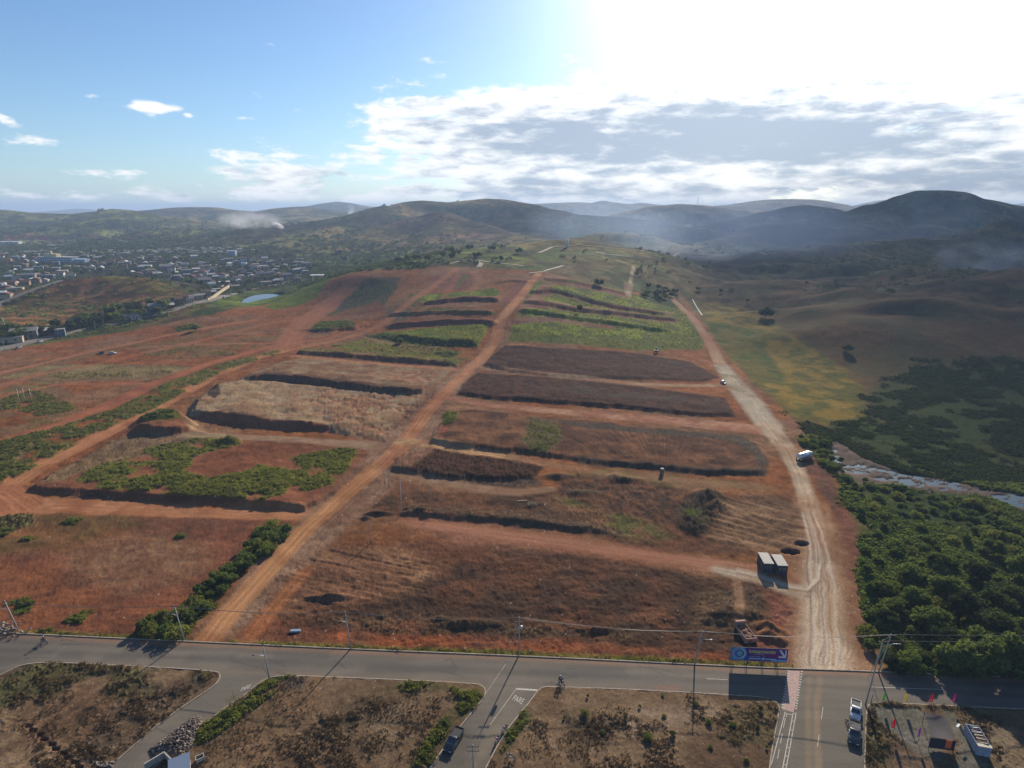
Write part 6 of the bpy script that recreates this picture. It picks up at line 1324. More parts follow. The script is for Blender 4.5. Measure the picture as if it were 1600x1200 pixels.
# ------------------------------------------------------------------ site cabins, bin, heaps
CORR = mat('corrugated_sheet', (.27, .28, .265), .6, noise=.15, sc=1.5); NAVY = mat('cabin_navy', (.05, .06, .09), .7, noise=.25, sc=1.0)
for px0, px1, py0, lab in ((1192, 1209, 905, 'left of two dark site cabins with pale corrugated roofs'), (1213.5, 1231, 908, 'right of two dark site cabins with pale corrugated roofs')):
    a_, b_ = RZ(px0, py0 - 10, 0), RZ(px1, py0 - 9, 0); w = (b_ - a_).length * .92; rz = math.atan2(b_.y - a_.y, b_.x - a_.x); z0 = gz((a_.x + b_.x) / 2, a_.y + 2)
    t = thing('site_cabin', lab, 'cabin', (a_.x, a_.y, z0 - .1), rz + .03, 'site cabins'); L_ = 4.9
    wl = MB().box((w / 2, L_ / 2, 1.35), (w, L_, 2.7)).build('wall', NAVY, t)
    rf = MB(); n = 24; vs = []; fs = []
    for i in range(n + 1):
        yy_ = -.08 + (L_ + .16) * i / n; zz = 2.82 + .05 * (i % 2) + .1 * i / n
        vs += [(-.05, yy_, zz), (w + .05, yy_, zz), (w + .05, yy_, zz - .07), (-.05, yy_, zz - .07)]
    for i in range(n):
        q = 4 * i
        for j in range(4): fs.append((q + j, q + (j + 1) % 4, q + 4 + (j + 1) % 4, q + 4 + j))
    fs += [(3, 2, 1, 0), tuple(4 * n + j for j in range(4))]; rf.add(vs, fs); rf.build('roof', CORR, t)
    MB().prism([(0, 0), (w, 0), (w, L_), (0, L_)], 2.68, 2.79).build('roof_plate', NAVY, t)
    for fx in (.3, .7): wd = MB().box((w * fx, -.03, 1.75), (.55, .06, .6)).build('window', STEEL, wl); MB().box((w * fx, -.065, 1.75), (.45, .02, .5)).build('pane', GLASS, wd)
    MB().box((-.03, L_ * .3, 1.05), (.06, .8, 2.0)).build('door', mat('cabin_door', (.09, .09, .11), .6), t)
BRK = mat('pinkish_block', (.46, .27, .22), .9, sc=2, noise=.25)
c = PZ(1173, 1004); t = thing('soil_bin', 'open pinkish block-walled bin full of brown soil behind the billboard', 'bin', (c.x, c.y, c.z - .3), math.atan2(1, -.12) - math.pi / 2)
z1 = 1.5
MB().box((0, -.1, z1 / 2), (2.5, .16, z1)).build('front_wall', BRK, t); MB().box((-.2, 4.7, z1 / 2 + .4), (2.3, .5, z1 + .8)).build('back_wall', BRK, t)
for s in (-1, 1): MB().box((s * 1.16 - (.1 if s > 0 else .1), 2.2, z1 / 2), (.09, 4.5, z1)).build('side_wall', BRK, t)
hp = MB(); SOIL = mat('brown_soil', (.22, .11, .065), .95, noise=.4, sc=2.5)
for i in range(5): hp.ball((-.1 + (i % 2) * .5 - .25, .6 + i * .8, .75), .95, (1.05, .95, .85 + .1 * (i % 3)), 12, 8, .06)
tag(hp.build('soil_heap', SOIL, None, True), 'brown soil heaped inside the pinkish block-walled bin', 'soil heap'); bpy.data.objects['soil_heap'].location = t.location; bpy.data.objects['soil_heap'].rotation_euler = t.rotation_euler; bpy.data.objects['soil_heap'].scale = (.95, .95, 1)
mpile = MB(); g_ = random.Random(3)
for x, y in ((1404, 1035),): pass
t = thing('branch_pile', 'pale heap of cut branches on the turned earth', 'branch heap', PZ(831, 789)); mb = MB()
for i in range(70):
    a = g_.uniform(0, 6.28); q = g_.uniform(0, 1.8); p = (q * math.cos(a), q * math.sin(a) * .7, g_.uniform(.0, .7) * (1.9 - q) / 1.9); b2_ = g_.uniform(0, 3.14); L_ = g_.uniform(.5, 1.5)
    mb.cyl(p, (p[0] + L_ * math.cos(b2_), p[1] + L_ * math.sin(b2_), p[2] + g_.uniform(-.1, .5)), .05, .03, 5)
mb.build('branches', mat('pale_wood', (.50, .38, .22), .8), t); MB().box((-3.0, 2.6, .15), (3.2, .22, .2), .1).build('beam', MATS['pale_wood'], t)
tag(MB().box((0, 0, .25), (2.2, .7, .4), .05).build('metal_sheet', mat('blue_sheet', (.22, .33, .42), .5)), 'bluish sheet lying in the grass near the road, left of centre', 'sheet').location = PZ(462, 987)

# feather flags
FC = {'green': (.18, .45, .06), 'yellow': (.62, .52, .03), 'red': (.60, .02, .04), 'magenta': (.45, .03, .22), 'purple': (.38, .04, .42)}
for px, pt, pb, c, lab in ((1380, 1081, 1103, 'green', 'green feather flag by the corner pole'), (1414, 1083, 1105, 'yellow', 'yellow feather flag on the road edge'), (1454.5, 1084, 1106, 'red', 'red feather flag on the road edge, right of the yellow one'), (1490, 1084, 1106, 'magenta', 'magenta feather flag beside a leaning stick at the road edge'), (1395, 1123, 1148, 'red', 'red feather flag inside the gravel lot'), (1434, 1136, 1161, 'purple', 'purple feather flag inside the gravel lot')):
    b = RZ(px, pb, .1); H = zat(b.y, pt) - .1; t = thing('feather_flag', lab, 'flag', b, random.uniform(-.3, .3), 'feather flags'); fm_ = MATS.get('flag_' + c) or leaf_mat('flag_' + c, FC[c], FC[c], .35)
    MB().cyl((0, 0, 0), (0, 0, H * .8), .03, .02, 6).tube([(0, 0, H * .8), (-.08, 0, H * .95), (-.3, 0, H)], .02, 5).build('pole', DARKM, t)
    vs = []; n = 8
    for i in range(n + 1): f = i / n; z = H * (.42 + .57 * f); w = .55 * math.sin(math.pi * min(1, .25 + f * .72)) ** .6; vs += [(0 - .1 * f * f, .02 * math.sin(f * 9), z), (-w - .1 * f * f, .06 * math.sin(f * 7 + 1), z - .06)]
    MB().add(vs + [(x, y + .012, z) for x, y, z in vs], [(2 * i, 2 * i + 1, 2 * i + 3, 2 * i + 2) for i in range(n)] + [(2 * i + 2 + 2 * (n + 1), 2 * i + 3 + 2 * (n + 1), 2 * i + 1 + 2 * (n + 1), 2 * i + 2 * (n + 1)) for i in range(n)]).build('banner', fm_, t)
    MB().box((-.32, -.012 + .03, H * .62), (.12, .1, H * .2)).build('white_print', PWH, t)
def stick(px, py, dx, dz, lab, r=.05, m=DARKM): o = MB().cyl((0, 0, 0), (dx, .3, dz), r, r * .6, 6).build('post', m); o.location = RZ(px, py, .1); return tag(o, lab, 'post')
stick(1490, 1104, .8, 3.9, 'leaning dark stick beside the magenta flag'); stick(1360, 1100, .35, 1.9, 'dark broom-like post at the corner of the flagged lot', .08); stick(1367, 1106, -.6, 1.4, 'short pale stick at the corner of the flagged lot', .06, WHITE)
# shade stall
SH_ = mat('shade_net', (.055, .05, .052), .9, noise=.2, sc=3)
z = 2.7; cs = [RZ(1445, 1113, z), RZ(1479, 1121, z), RZ(1494, 1157, z), RZ(1455, 1152, z)]; o = cs[3].copy(); o.z = .1
t = thing('shade_stall', 'dark shade-net stall with an orange banner on the gravel lot', 'stall', o); loc = [c - o for c in cs]
mb = MB(); n = 8; vs = []; fs = []
for i in range(n + 1):
    for j in range(n + 1): u, v = i / n, j / n; p = (loc[0] * (1 - u) + loc[1] * u) * (1 - v) + (loc[3] * (1 - u) + loc[2] * u) * v; vs.append((p.x, p.y, p.z - .3 * math.sin(math.pi * u) * math.sin(math.pi * v)))
for i in range(n):
    for j in range(n): a = i * (n + 1) + j; fs.append((a, a + 1, a + n + 2, a + n + 1))
m2 = len(vs); vs += [(x, y, z_ - .04) for x, y, z_ in vs]; fs += [tuple(i + m2 for i in f[::-1]) for f in fs]; mb.add(vs, fs).build('canopy', SH_, t)
for q in loc: MB().cyl((q.x, q.y, 0), (q.x, q.y, z - .1), .05, n=6).build('post', DARKM, t)
e = loc[2] - loc[3]; MB().prism([(loc[3].x, loc[3].y), (loc[2].x, loc[2].y), (loc[2].x - .05, loc[2].y + .06), (loc[3].x - .05, loc[3].y + .06)], .35, z - .25).build('back_curtain', mat('dark_curtain', (.03, .035, .045), .9), t)
pb = loc[3] + e * .72; MB().box((pb.x, pb.y - .12, 1.75), (.95, .06, 1.7), math.atan2(e.y, e.x)).build('banner', mat('orange_banner', (.80, .16, .07), .7, noise=.05), t)
# skip full of scrap
SKB = mat('skip_paint', (.30, .36, .46), .6, noise=.2, sc=1.2); SKT = mat('skip_rim', (.55, .50, .38), .7)
f0, f1 = RZ(1524.5, 1180, .1), RZ(1546.5, 1184, .1); bk = RZ(1504.5, 1144.5, .1); ux = (f1 - f0); w = ux.length; uy = (bk - f0); L_ = uy.length; rz = math.atan2(ux.y, ux.x); h = 2.0
t = thing('scrap_skip', 'pale blue-grey open skip piled with scrap at the right edge', 'skip', f0, rz)
sh_ = uy.dot(Vector((math.cos(rz), math.sin(rz), 0))) ; ly = uy.dot(Vector((-math.sin(rz), math.cos(rz), 0)))
def par(x, y): return (x * w + y * sh_, y * ly)
MB().prism([par(0, 0), par(1, 0), par(1, .02), par(0, .02)], 0, h).build('front_wall', SKB, t); MB().prism([par(0, .98), par(1, .98), par(1, 1), par(0, 1)], 0, h).build('back_wall', SKB, t)
for x in (0, .965): MB().prism([par(x, .02), par(x + .035, .02), par(x + .035, .98), par(x, .98)], 0, h).build('side_wall', SKB, t)
MB().prism([par(-.02, -.01), par(1.02, -.01), par(1.02, .12), par(-.02, .12)], h + .005, h + .07).build('lid', SKT, t); MB().prism([par(.04, .02), par(.96, .02), par(.96, .98), par(.04, .98)], .1, 1.0).build('floor', DARKM, t)
g_ = random.Random(9)
for i in range(14):
    y = .18 + .055 * i; mm = (WHITE, SKT, STEEL, RUST)[i % 4] if i > 6 else (SKT, RUST, WOOD)[i % 3]; q0, q1 = par(.15 + g_.uniform(0, .1), y), par(.85 + g_.uniform(-.1, .12), y + g_.uniform(-.05, .05))
    oo = MB().cyl((0, 0, 0), (q1[0] - q0[0], q1[1] - q0[1], g_.uniform(-.1, .2)), .09 if i < 7 else .05, n=5).build('scrap_bar', mm); oo.location = t.matrix_basis @ Vector((q0[0], q0[1], h - .1 + g_.uniform(0, .12))) if False else (f0 + Vector((q0[0] * math.cos(rz) - q0[1] * math.sin(rz), q0[0] * math.sin(rz) + q0[1] * math.cos(rz), h + g_.uniform(.0, .15)))); oo.rotation_euler = (0, 0, rz)
    tag(oo, 'metal or timber bar, {} from the near end in the heap on the skip'.format(ordinal(i)), 'scrap bar', 'bars on the skip')
tag(MB().box((0, 0, .05), (1.1, .35, .1), .6).build('white_board', WHITE), 'white board leaning against the bars on the skip', 'board').location = f0 + Vector((-.6, 4.0, h + .15))
# rubble, foundation and tank at the lower left
def chunks(name, label, pts, smin, smax, m, hfac=1.0, seed=1):
    g = np.random.default_rng(seed); n = len(pts); c = np.array(pts); s = g.uniform(smin, smax, (n, 3)) * g.choice([.6, 1, 1.5], (n, 1)); B_ = np.array([(-1,-1,-1),(1,-1,-1),(1,1,-1),(-1,1,-1),(-1,-1,1),(1,-1,1),(1,1,1),(-1,1,1)], float)
    A_ = g.normal(size=(n, 3, 3)); Qm, _ = np.linalg.qr(A_); V = (B_[None] * s[:, None] / 2) @ Qm + c[:, None] + g.normal(0, smin * .1, (n, 8, 3)); F = np.array([(3,2,1,0),(4,5,6,7),(0,1,5,4),(1,2,6,5),(2,3,7,6),(3,0,4,7)])
    F = (F[None] + (np.arange(n) * 8)[:, None, None]).reshape(-1, 4); o = bpy.data.objects.new(name, fast_mesh(name, V.reshape(-1, 3), F, m, np.repeat(g.random(n), 8))); COLL.objects.link(o); o['kind'] = 'stuff'; return tag(o, label, 'rubble')
RUB = leaf_mat('rubble', (.09, .07, .06), (.36, .31, .27), .0)
W = PP([(313, 1121), (300, 1122), (262, 1152), (236, 1170), (240, 1180), (285, 1188), (300, 1165), (315, 1135)]); pts = []
while len(pts) < 2600:
    px, py = random.uniform(236, 316), random.uniform(1119, 1190); x, y = P(px, py)
    if inpoly(x, y, W): sd = float(psd(np.array([x]), np.array([y]), W)[0]); pts.append((x, y, .12 + random.random() * min(1.1, sd * .5)))
chunks('rubble', 'heap of broken masonry and rubbish along the left side street', pts, .08, .28, RUB, seed=2)
pts = [(*P(random.gauss(5, 14), random.gauss(984, 5)), .25 + random.random() * .4) for _ in range(260)]; chunks('rubble', 'scattered pale rubbish at the foot of the leftmost road pole', pts, .1, .3, RUB, seed=3)
pts = [(*P(random.uniform(150, 178), random.uniform(1192, 1200)), .2) for _ in range(90)]; chunks('rubble', 'pale rubbish at the bottom edge beside the left lot', pts, .1, .28, RUB, seed=4)
t = thing('unfinished_wall', 'low L-shaped grey masonry wall of a foundation at the bottom edge', 'wall', RZ(258, 1184, .1))
a_, b_, c_ = RZ(227, 1203, .1) - RZ(258, 1184, .1), Vector((0, 0, 0)), RZ(271, 1197, .1) - RZ(258, 1184, .1)
for p, q in ((a_, b_), (b_, c_)):
    d = (q - p).normalized(); n_ = Vector((-d.y, d.x, 0)) * .1; MB().prism([(p - n_)[:2], (q - n_)[:2], (q + n_)[:2], (p + n_)[:2]], 0, 1.3).build('wall_run', CONC, t)
t = thing('outbuilding', 'small outbuilding with a blue-grey sheet roof cut by the bottom edge', 'outbuilding', RZ(283, 1200, .1), .5)
MB().box((0, -1.5, 1.1), (2.9, 3, 2.2)).build('wall', CONC, t); MB().add([(-1.6, -3.2, 2.25), (1.6, -3.2, 2.25), (1.6, .2, 2.35), (-1.6, .2, 2.35), (-1.6, -3.2, 2.32), (1.6, -3.2, 2.32), (1.6, .2, 2.42), (-1.6, .2, 2.42)], [(3,2,1,0),(4,5,6,7),(0,1,5,4),(1,2,6,5),(2,3,7,6),(3,0,4,7)]).build('roof', mat('blue_grey_sheet', (.20, .26, .36), .4, .3), t)
t = thing('water_tank_box', 'small open concrete box with a dark inside, beside the foundation', 'concrete box', RZ(313, 1188, .1), .6)
MB().box((0, 0, .08), (1.3, 1.0, .16)).build('base', CONC, t)
for x, y, sx, sy in ((-.6, 0, .1, 1.0), (.6, 0, .1, 1.0), (0, -.45, 1.1, .1), (0, .45, 1.1, .1)): MB().box((x, y, .5), (sx, sy, .7)).build('side_wall', CONC, t)
MB().box((0, 0, .3), (1.05, .75, .2)).build('dark_water', BLACK, t)

# ------------------------------------------------------------------ buildings
WALLC = [('white', (.60, .57, .53)), ('cream', (.46, .37, .25)), ('grey', (.20, .19, .185)), ('brick', (.20, .10, .07)), ('blue', (.15, .19, .25)), ('ochre', (.28, .18, .10))]
ROOFC = [('grey-roofed', (.24, .225, .215)), ('tile-roofed', (.13, .06, .04)), ('dark-roofed', (.06, .052, .05)), ('pale-roofed', (.60, .60, .58))]
def make_house(wi, ri, flat, w, d, h, floors):
    wn, wc = WALLC[wi]; rn, rc_ = ROOFC[ri]; wm = mat('wall_' + wn, wc, .9, noise=.15, sc=.6); rm = mat('roof_' + rn, rc_, .85, noise=.25, sc=.5)
    t = thing('house', 'x', 'house', (0, 0, -500)); wl = MB().box((0, 0, h / 2 - .5), (w, d, h + 1)).build('wall', wm, t)
    if flat: MB().box((0, 0, h + .12), (w + .5, d + .5, .24)).build('roof', rm, t)
    else: MB().add([(-w/2-.4, -d/2-.5, h - .02), (w/2+.4, -d/2-.5, h - .02), (w/2+.4, d/2+.5, h - .02), (-w/2-.4, d/2+.5, h - .02), (-w/2-.4, 0, h + d * .22), (w/2+.4, 0, h + d * .22)], [(3,2,1,0),(0,1,5,4),(2,3,4,5),(1,2,5),(3,0,4)]).build('roof', rm, t)
    for fl in range(floors):
        for s in (-1, 1):
            for x in (-.28, .28): wd = MB().box((x * w, s * (d / 2 + .015), 1.6 + fl * 2.9), (1.1, .06, 1.0)).build('window', GLASS, wl)
    MB().box((0, -d / 2 - .02, 1.0), (.9, .07, 2.0)).build('door', WOOD, wl); return t, '{} {}-walled'.format(rn, wn)
HPROT = []
for i, (wi, ri, fl) in enumerate([(0,0,0),(0,1,0),(1,0,1),(1,1,0),(2,2,1),(2,0,0),(3,1,0),(3,0,1),(4,2,0),(5,1,0),(0,3,0),(2,3,1),(3,3,0),(4,0,1)]):
    HPROT.append(make_house(wi, ri, fl, 8 + (i % 3) * 1.8, 7 + (i % 2) * 1.6, 3.2 + 2.6 * (i % 4 == 1), 1 + (i % 4 == 1)))
hused = set()
def house(x, y, rz, sc=1.0, i=None):
    i = random.randrange(len(HPROT)) if i is None else i; o, lk = HPROT[i]; s = (sc * random.uniform(.85, 1.25), sc * random.uniform(.85, 1.2), random.uniform(.9, 1.2)); z = gz(x, y)
    if i not in hused: hused.add(i); o.location = (x, y, z); o.rotation_euler = (0, 0, rz); o.scale = s
    else: o = dup(o, None, (x, y, z), rz, s)
    o['_look'] = lk; return o
def rows_label(hs, nrows, where):
    hs = sorted(hs, key=lambda o: o.location.y); n = len(hs); per = math.ceil(n / nrows)
    for r_ in range(nrows):
        sl = sorted(hs[r_ * per:(r_ + 1) * per], key=lambda o: o.location.x / o.location.y)
        for i, o in enumerate(sl):
            o['label'] = '{} house, {} from left in {} {}'.format(o['_look'], ordinal(i), ('nearest', 'second', 'third', 'fourth', 'fifth', 'sixth')[r_] + ' row', where); o['group'] = 'houses ' + where
A1 = scatter_px([(0,470),(0,436),(60,428),(110,430),(112,434),(60,444),(25,456)], 26, 11.5)
rows_label([house(x, y, random.choice((.45, 2.0)) + random.uniform(-.08, .08), 1.05) for x, y, *_ in A1], 1, 'beside the curved road')
A2 = []
for i in range(19): f = i / 18; px = 205 + f * 150; A2.append((*P(px, 505 - f * 47 - 7 + (i % 2) * 2), px, 0))
hh = [house(x, y, .62 + random.uniform(-.05, .05), .95) for x, y, *_ in A2]
rows_label(hh, 1, 'along the highway')
A3 = [(12, 534, 2, 1.3), (40, 527, 5, 1.3), (75, 522, 12, 1.0), (100, 515, 6, .9), (118, 512, 9, .8), (135, 508, 12, .8), (155, 503, 8, .8), (172, 500, 6, .8), (95, 525, 13, .7)]
rows_label([house(*P(x, y), .55, s, i) for x, y, i, s in A3], 1, 'at the foot of the mound')
A4 = scatter_px([(0,432),(0,404),(110,400),(200,398),(330,402),(470,408),(486,424),(470,438),(420,446),(350,452),(300,448),(262,440),(200,428),(120,428),(60,424)], 236, 9.5)
rows_label([house(x, y, random.choice((.5, 2.07)) + random.uniform(-.12, .12), random.uniform(.85, 1.1)) for x, y, *_ in A4], 6, 'of the town')
# the remaining, farthest houses: one mass
mb = MB(); F4 = scatter_px([(110,395),(200,392),(330,388),(400,392),(395,397),(200,399),(100,399)], 90, 10) + scatter_px([(0,392),(90,388),(95,396),(0,400)], 25, 14)
for x, y, *_ in F4: mb.box((x, y, gz(x, y) + 1.6), (random.uniform(7, 12), random.uniform(6, 9), 4.2), .5, .96)
fo = mb.build('far_houses', mat('far_house_walls', (.16, .14, .13), .9, col2=(.50, .46, .40), sc=.06)); fo['kind'] = 'stuff'; tag(fo, 'crowd of tiny far houses at the back of the town', 'houses')
# the big pale blue block, the long sheds, the shelter, the water tower
x, y = P(92, 412); t = thing('institution_building', 'large pale blue building with rows of windows in the middle of the town', 'building', (x, y, gz(x, y)), -.12)
PB = mat('wall_pale_blue', (.36, .46, .55), .85, noise=.1); wl = MB().box((0, 0, 5), (62, 14, 11)).build('wall', PB, t); MB().box((-30, 10, 4), (30, 12, 9)).build('wing', PB, t); MB().box((38, 4, 3.6), (22, 12, 8)).build('wing', PB, t)
MB().box((0, 0, 10.8), (64, 16, .8)).build('roof', mat('roof_grey2', (.4, .4, .4), .9), t); MB().box((-12, 4, 13), (22, 10, 5)).build('tower_block', mat('cream_wall', (.62, .50, .30), .85), t); MB().box((-14, 4, 17.5), (4, 4, 6), taper=.5).build('turret', MATS['cream_wall'], t)
for i in range(14):
    for fl in range(3): MB().box((-28 + i * 4.2, -7.03, 2.2 + fl * 3.3), (1.7, .08, 1.7)).build('window', GLASS, wl)
for px, py, w, d, h, lab, c in ((18, 381, 42, 16, 5, 'long white-roofed shed beyond the trees at the left edge', (.7, .7, .68)), (88, 386, 34, 9, 4, 'long pale-roofed shed, right of the white-roofed one', (.5, .47, .42)), (20, 436, 16, 8, 4, 'white-roofed low building at the left edge by the curved road', (.6, .6, .58)), (48, 396, 20, 9, 4, 'pale shed among the far trees', (.5, .45, .42)),
                                (228, 419, 16, 7, 4, 'shed with a bright white roof in the middle of the town', (.75, .75, .72)), (363, 400, 14, 10, 9, 'tall pale blue block standing at the back of the town', (.45, .52, .6)), (253, 421, 6, 6, 4, 'small bright white house in the middle of the town', (.8, .8, .8)), (382, 417, 7, 6, 6, 'bright white house near the right end of the town', (.8, .8, .8))):
    x, y = P(px, py); t = thing('shed' if h < 6 else 'block_building', lab, 'building', (x, y, gz(x, y)), .1); MB().box((0, 0, h / 2 - .5), (w, d, h + 1)).build('wall', mat('shed_wall' + str(px), tuple(q * .7 for q in c), .9), t)
    MB().add([(-w/2-.5, -d/2-.5, h + .01), (w/2+.5, -d/2-.5, h + .01), (w/2+.5, d/2+.5, h + .01), (-w/2-.5, d/2+.5, h + .01), (-w/2-.5, 0, h + 1.4), (w/2+.5, 0, h + 1.4)], [(3,2,1,0),(0,1,5,4),(2,3,4,5),(1,2,5),(3,0,4)]).build('roof', mat('shed_roof' + str(px), c, .5), t)
x, y = P(496, 438); t = thing('fuel_canopy', 'flat white canopy on thin posts behind the green embankment', 'canopy', (x, y, gz(x, y)), .15); MB().box((0, 0, 6), (15, 9, .6)).build('roof', WHITE, t)
for a_ in (-5, 5): MB().box((a_, 0, 2.8), (.5, .5, 6)).build('post', WHITE, t)
x, y = P(886, 387); t = thing('water_tower', 'pale cylindrical water tower on the dark rounded hill', 'water tower', (x, y, gz(x, y) - .5)); MB().cyl((0, 0, 0), (0, 0, 11), 1.7, 1.7, 16).build('tank', mat('tower_concrete', (.75, .75, .74), .8), t, True); MB().cyl((0, 0, 11), (0, 0, 11.5), 1.9, .5, 16).build('cap', MATS['tower_concrete'], t)
w0 = [P(325 + i * 7, 470 - i * 2.6) for i in range(6)]; t = thing('boundary_wall', 'pale yellow wall between the row of houses and the highway', 'wall', (w0[0][0], w0[0][1], gz(*w0[0])))
mb = MB()
for p, q in zip(w0[:-1], w0[1:]):
    v = Vector((q[0] - p[0], q[1] - p[1], 0)); n_ = Vector((-v.y, v.x, 0)).normalized() * .12; o = Vector((w0[0][0], w0[0][1], 0)); a_ = Vector((p[0], p[1], 0)) - o; b_ = Vector((q[0], q[1], 0)) - o; mb.prism([(a_ - n_)[:2], (b_ - n_)[:2], (b_ + n_)[:2], (a_ + n_)[:2]], -1, 2.2)
mb.build('wall_face', mat('pale_yellow_wall', (.42, .35, .22), .9), t)
# concrete drain down the cut at the top of the right track
mb = MB(); W = [(1082, 468), (1086, 476), (1091, 484), (1097, 493)]
for a_, b_ in zip(W[:-1], W[1:]):
    p, q = PZ(*a_, .3), PZ(*b_, .3); v = (q - p); n_ = Vector((-v.y, v.x, 0)).normalized() * .8; mb.add([p - n_ * .4, p + n_ * .4, q + n_ * .4, q - n_ * .4, p - n_ - Vector((0,0,1)), p + n_ - Vector((0,0,1)), q + n_ - Vector((0,0,1)), q - n_ - Vector((0,0,1))], [(0,3,2,1),(4,5,6,7),(0,1,5,4),(1,2,6,5),(2,3,7,6),(3,0,4,7)])
tag(mb.build('concrete_drain', mat('pale_concrete', (.42, .40, .38), .8)), 'pale concrete drain running down the cut beside the right track', 'drain')
# two lattice masts on the skyline
for px, lab in ((1147, 'left lattice mast on the smoky skyline'), (1090, 'right-hand lattice mast near the smoke, seen on the skyline')):
    x, y = P(px, 322 if px > 1100 else 322); z0 = gz(x, y); t = thing('lattice_mast', lab.replace('left lattice mast', 'right lattice mast') if px > 1100 else 'left lattice mast on the smoky skyline', 'mast', (x, y, z0)); mb = MB(); Hm = 34
    for a_, b_ in ((-1, -1), (1, -1), (1, 1), (-1, 1)): mb.cyl((a_ * 3, b_ * 3, 0), (a_ * .4, b_ * .4, Hm), .3, .2, 4)
    for k_ in range(5):
        z_ = k_ * 6.5; q = 3 - 2.6 * z_ / Hm; q2 = 3 - 2.6 * (z_ + 6.5) / Hm; mb.cyl((-q, -q, z_), (q2, -q2, z_ + 6.5), .14, n=4); mb.cyl((q, -q, z_), (-q2, -q2, z_ + 6.5), .14, n=4)
    mb.build('lattice', STEEL, t)
    for z_ in (26, 31): MB().box((0, 0, z_), (12, .5, .5)).build('crossarm', STEEL, t)
# ------------------------------------------------------------------ cloud above, smoke, haze
def cloud(name, label, cx, cy, cz, rx, ry, rz_, seed):
    """a bank of thin cloud high above, beyond the frame's top, that shades the right-hand hills"""
    g = np.random.default_rng(seed); bm = bmesh.new(); bmesh.ops.create_icosphere(bm, subdivisions=5, radius=1)
    co = np.array([v.co[:] for v in bm.verts]); n = fbm(co[:, 0] * 3 + 9, co[:, 1] * 3 + co[:, 2], 1.0, 5, seed, .6)
    for v, q in zip(bm.verts, n): k_ = .72 + .7 * (q - .3); v.co = Vector((v.co.x * k_ * rx, v.co.y * k_ * ry, v.co.z * k_ * rz_))
    me = bpy.data.meshes.new(name); bm.to_mesh(me); bm.free(); me.polygons.foreach_set('use_smooth', [True] * len(me.polygons))
    m = MATS.get('cloud')
    if m is None:
        m = bpy.data.materials.new('cloud'); m.use_nodes = True; t = NT(m.node_tree); tc = t.n('ShaderNodeTexCoord'); nn = t.n('ShaderNodeTexNoise', {'Vector': tc.outputs['Object'], 'Scale': .0012, 'Detail': 6.0}).outputs[0]
        d = t.n('ShaderNodeBsdfDiffuse', {0: (.85, .86, .88, 1)}); tr = t.n('ShaderNodeBsdfTransparent'); vl = t.n('ShaderNodeVectorMath', {0: t.n('ShaderNodeVectorMath', {0: tc.outputs['Generated'], 1: (.5, .5, .5)}, operation='SUBTRACT').outputs[0], 1: (1, 1, .0)}, operation='MULTIPLY').outputs[0]; ln = t.n('ShaderNodeVectorMath', {0: vl}, operation='LENGTH').outputs['Value']; fo_ = t.ss(ln, .49, .22)
        x = t.n('ShaderNodeMixShader', {0: t.m('MULTIPLY', fo_, t.n('ShaderNodeMapRange', {0: nn, 1: .3, 2: .6, 3: .40, 4: .78}).outputs[0]), 1: tr.outputs[0], 2: d.outputs[0]}); t.n('ShaderNodeOutputMaterial', {0: x.outputs[0]}); MATS['cloud'] = m
    me.materials.append(m); o = bpy.data.objects.new(name, me); COLL.objects.link(o); o.location = (cx, cy, cz); o['kind'] = 'structure'; return o
ALT = 2600.0; OFF = ALT / math.tan(SUN_EL); OX, OY = OFF * math.sin(SUN_AZ), OFF * math.cos(SUN_AZ)
def over(gx, gy): return gx + OX, gy + OY
for i, (gx, gy, rx, ry) in enumerate(((600, 640, 560, 430), (1150, 1250, 1000, 760), (590, 315, 500, 290), (420, 1500, 800, 500))):
    cx, cy = over(gx, gy); cloud('cloud', '', cx, cy, ALT, rx, ry, 90, 5 + i)

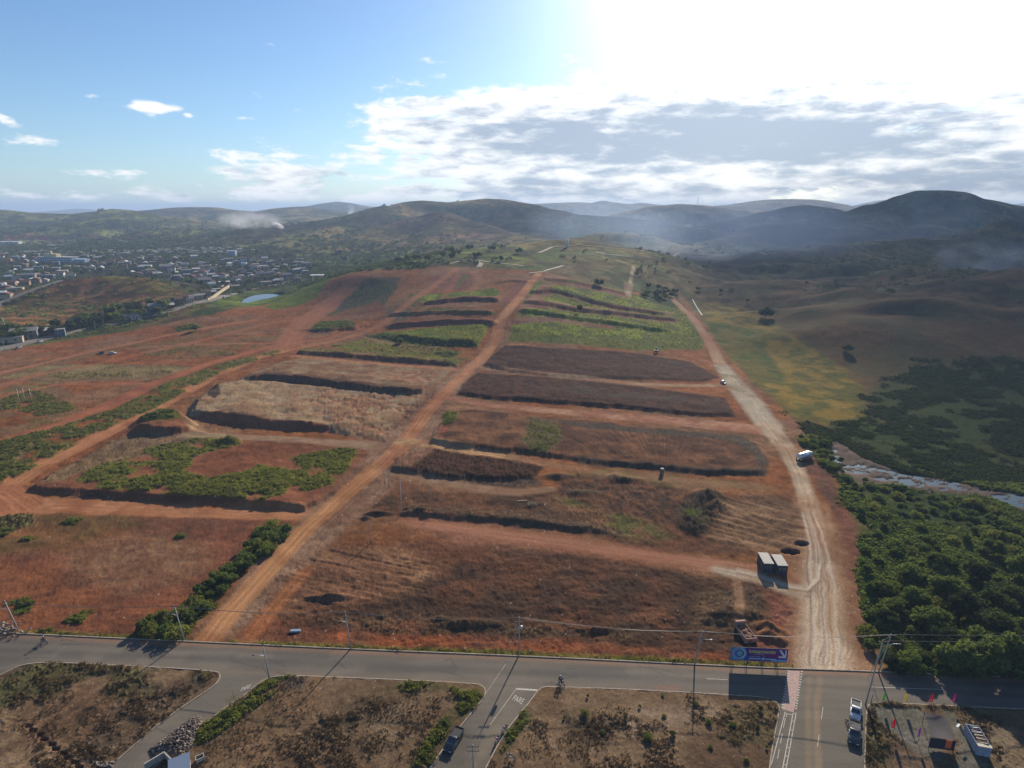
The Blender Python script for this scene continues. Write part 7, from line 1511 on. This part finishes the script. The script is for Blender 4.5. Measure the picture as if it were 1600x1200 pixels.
def smoke(name, label, px, py, D, rx, ry, rz_, dens, seed, lean=0, sc=.05, thr=.42, col=(.80, .84, .90)):
    dx, dy, dz = ray(px, py); s = D / dy; bm = bmesh.new(); bmesh.ops.create_icosphere(bm, subdivisions=3, radius=1)
    for v in bm.verts: v.co = Vector((v.co.x * rx + lean * v.co.z * rz_, v.co.y * ry, v.co.z * rz_))
    me = bpy.data.meshes.new(name); bm.to_mesh(me); bm.free()
    m = bpy.data.materials.new(name); m.use_nodes = True; t = NT(m.node_tree); tc = t.n('ShaderNodeTexCoord')
    sp_ = t.n('ShaderNodeSeparateXYZ', {0: tc.outputs['Object']}); x0 = t.m('SUBTRACT', sp_.outputs[0], t.m('MULTIPLY', sp_.outputs[2], lean))
    r2 = t.m('ADD', t.m('ADD', t.m('POWER', t.m('ABSOLUTE', t.m('DIVIDE', x0, rx)), 2.0), t.m('POWER', t.m('ABSOLUTE', t.m('DIVIDE', sp_.outputs[1], ry)), 2.0)), t.m('POWER', t.m('ABSOLUTE', t.m('DIVIDE', sp_.outputs[2], rz_)), 2.0))
    fall = t.ss(r2, 1.0, .05)
    n = t.n('ShaderNodeTexNoise', {'Vector': tc.outputs['Object'], 'Scale': sc, 'Detail': 4.0, 'Roughness': .6}).outputs[0]
    d = t.m('MULTIPLY', t.m('MULTIPLY', fall, t.ss(n, thr, thr + .22)), dens)
    v = t.n('ShaderNodeVolumePrincipled', {'Color': col + (1,), 'Density': d, 'Anisotropy': .3}); t.n('ShaderNodeOutputMaterial', {1: v.outputs[0]})
    me.materials.append(m); o = bpy.data.objects.new(name, me); COLL.objects.link(o); o.location = (dx * s, D, H_CAM + dz * s); o['kind'] = 'stuff'; return tag(o, label, 'smoke')
smoke('smoke', 'dense white smoke plume rising beyond the town', 434, 352, 1420, 13, 12, 9, .25, 1, -1.0, .06, .34)
smoke('smoke', 'pale smoke trailing left from the plume beyond the town', 385, 343, 1500, 100, 60, 26, .014, 2, -.6, .02)
smoke('smoke', 'thin smoke column on the far hillside', 549, 330, 1950, 16, 14, 30, .03, 3, -.1, .05)
smoke('smoke', 'blue smoke drifting over the smoky valley', 1150, 365, 900, 230, 150, 62, .0030, 4, 0, .008, .30, (.42, .56, .82))
smoke('smoke', 'thin blue smoke over the middle hills', 930, 350, 1150, 150, 110, 55, .0022, 5, 0, .010, .32, (.42, .56, .82))
smoke('smoke', 'smoke wisp over the right hillside', 1540, 405, 620, 62, 40, 28, .009, 6, -.8, .03, .42, (.7, .78, .95))
smoke('smoke', 'faint smoke in front of the round hill', 1440, 350, 1000, 120, 60, 60, .0026, 7, .3, .012, .36, (.4, .52, .78))
# even, pale air
zlo = float(GZ.min()) - 1; bm = bmesh.new(); bmesh.ops.create_cube(bm, size=1); me = bpy.data.meshes.new('haze'); bm.to_mesh(me); bm.free()
o = bpy.data.objects.new('haze', me); COLL.objects.link(o); X1 = float(np.abs(GX).max()) + 50; ztop_ = max(float(GZ.max()) + 12, 150); o.scale = (2 * X1, 14400, ztop_ - zlo); o.location = (0, 14400 / 2 - 250, (ztop_ + zlo) / 2); o['kind'] = 'stuff'; tag(o, 'thin pale air over the whole valley', 'haze')
m = bpy.data.materials.new('haze'); m.use_nodes = True; t = NT(m.node_tree); v = t.n('ShaderNodeVolumePrincipled', {'Color': (.40, .56, .84, 1), 'Density': HAZE, 'Anisotropy': .15}); t.n('ShaderNodeOutputMaterial', {1: v.outputs[0]}); me.materials.append(m)
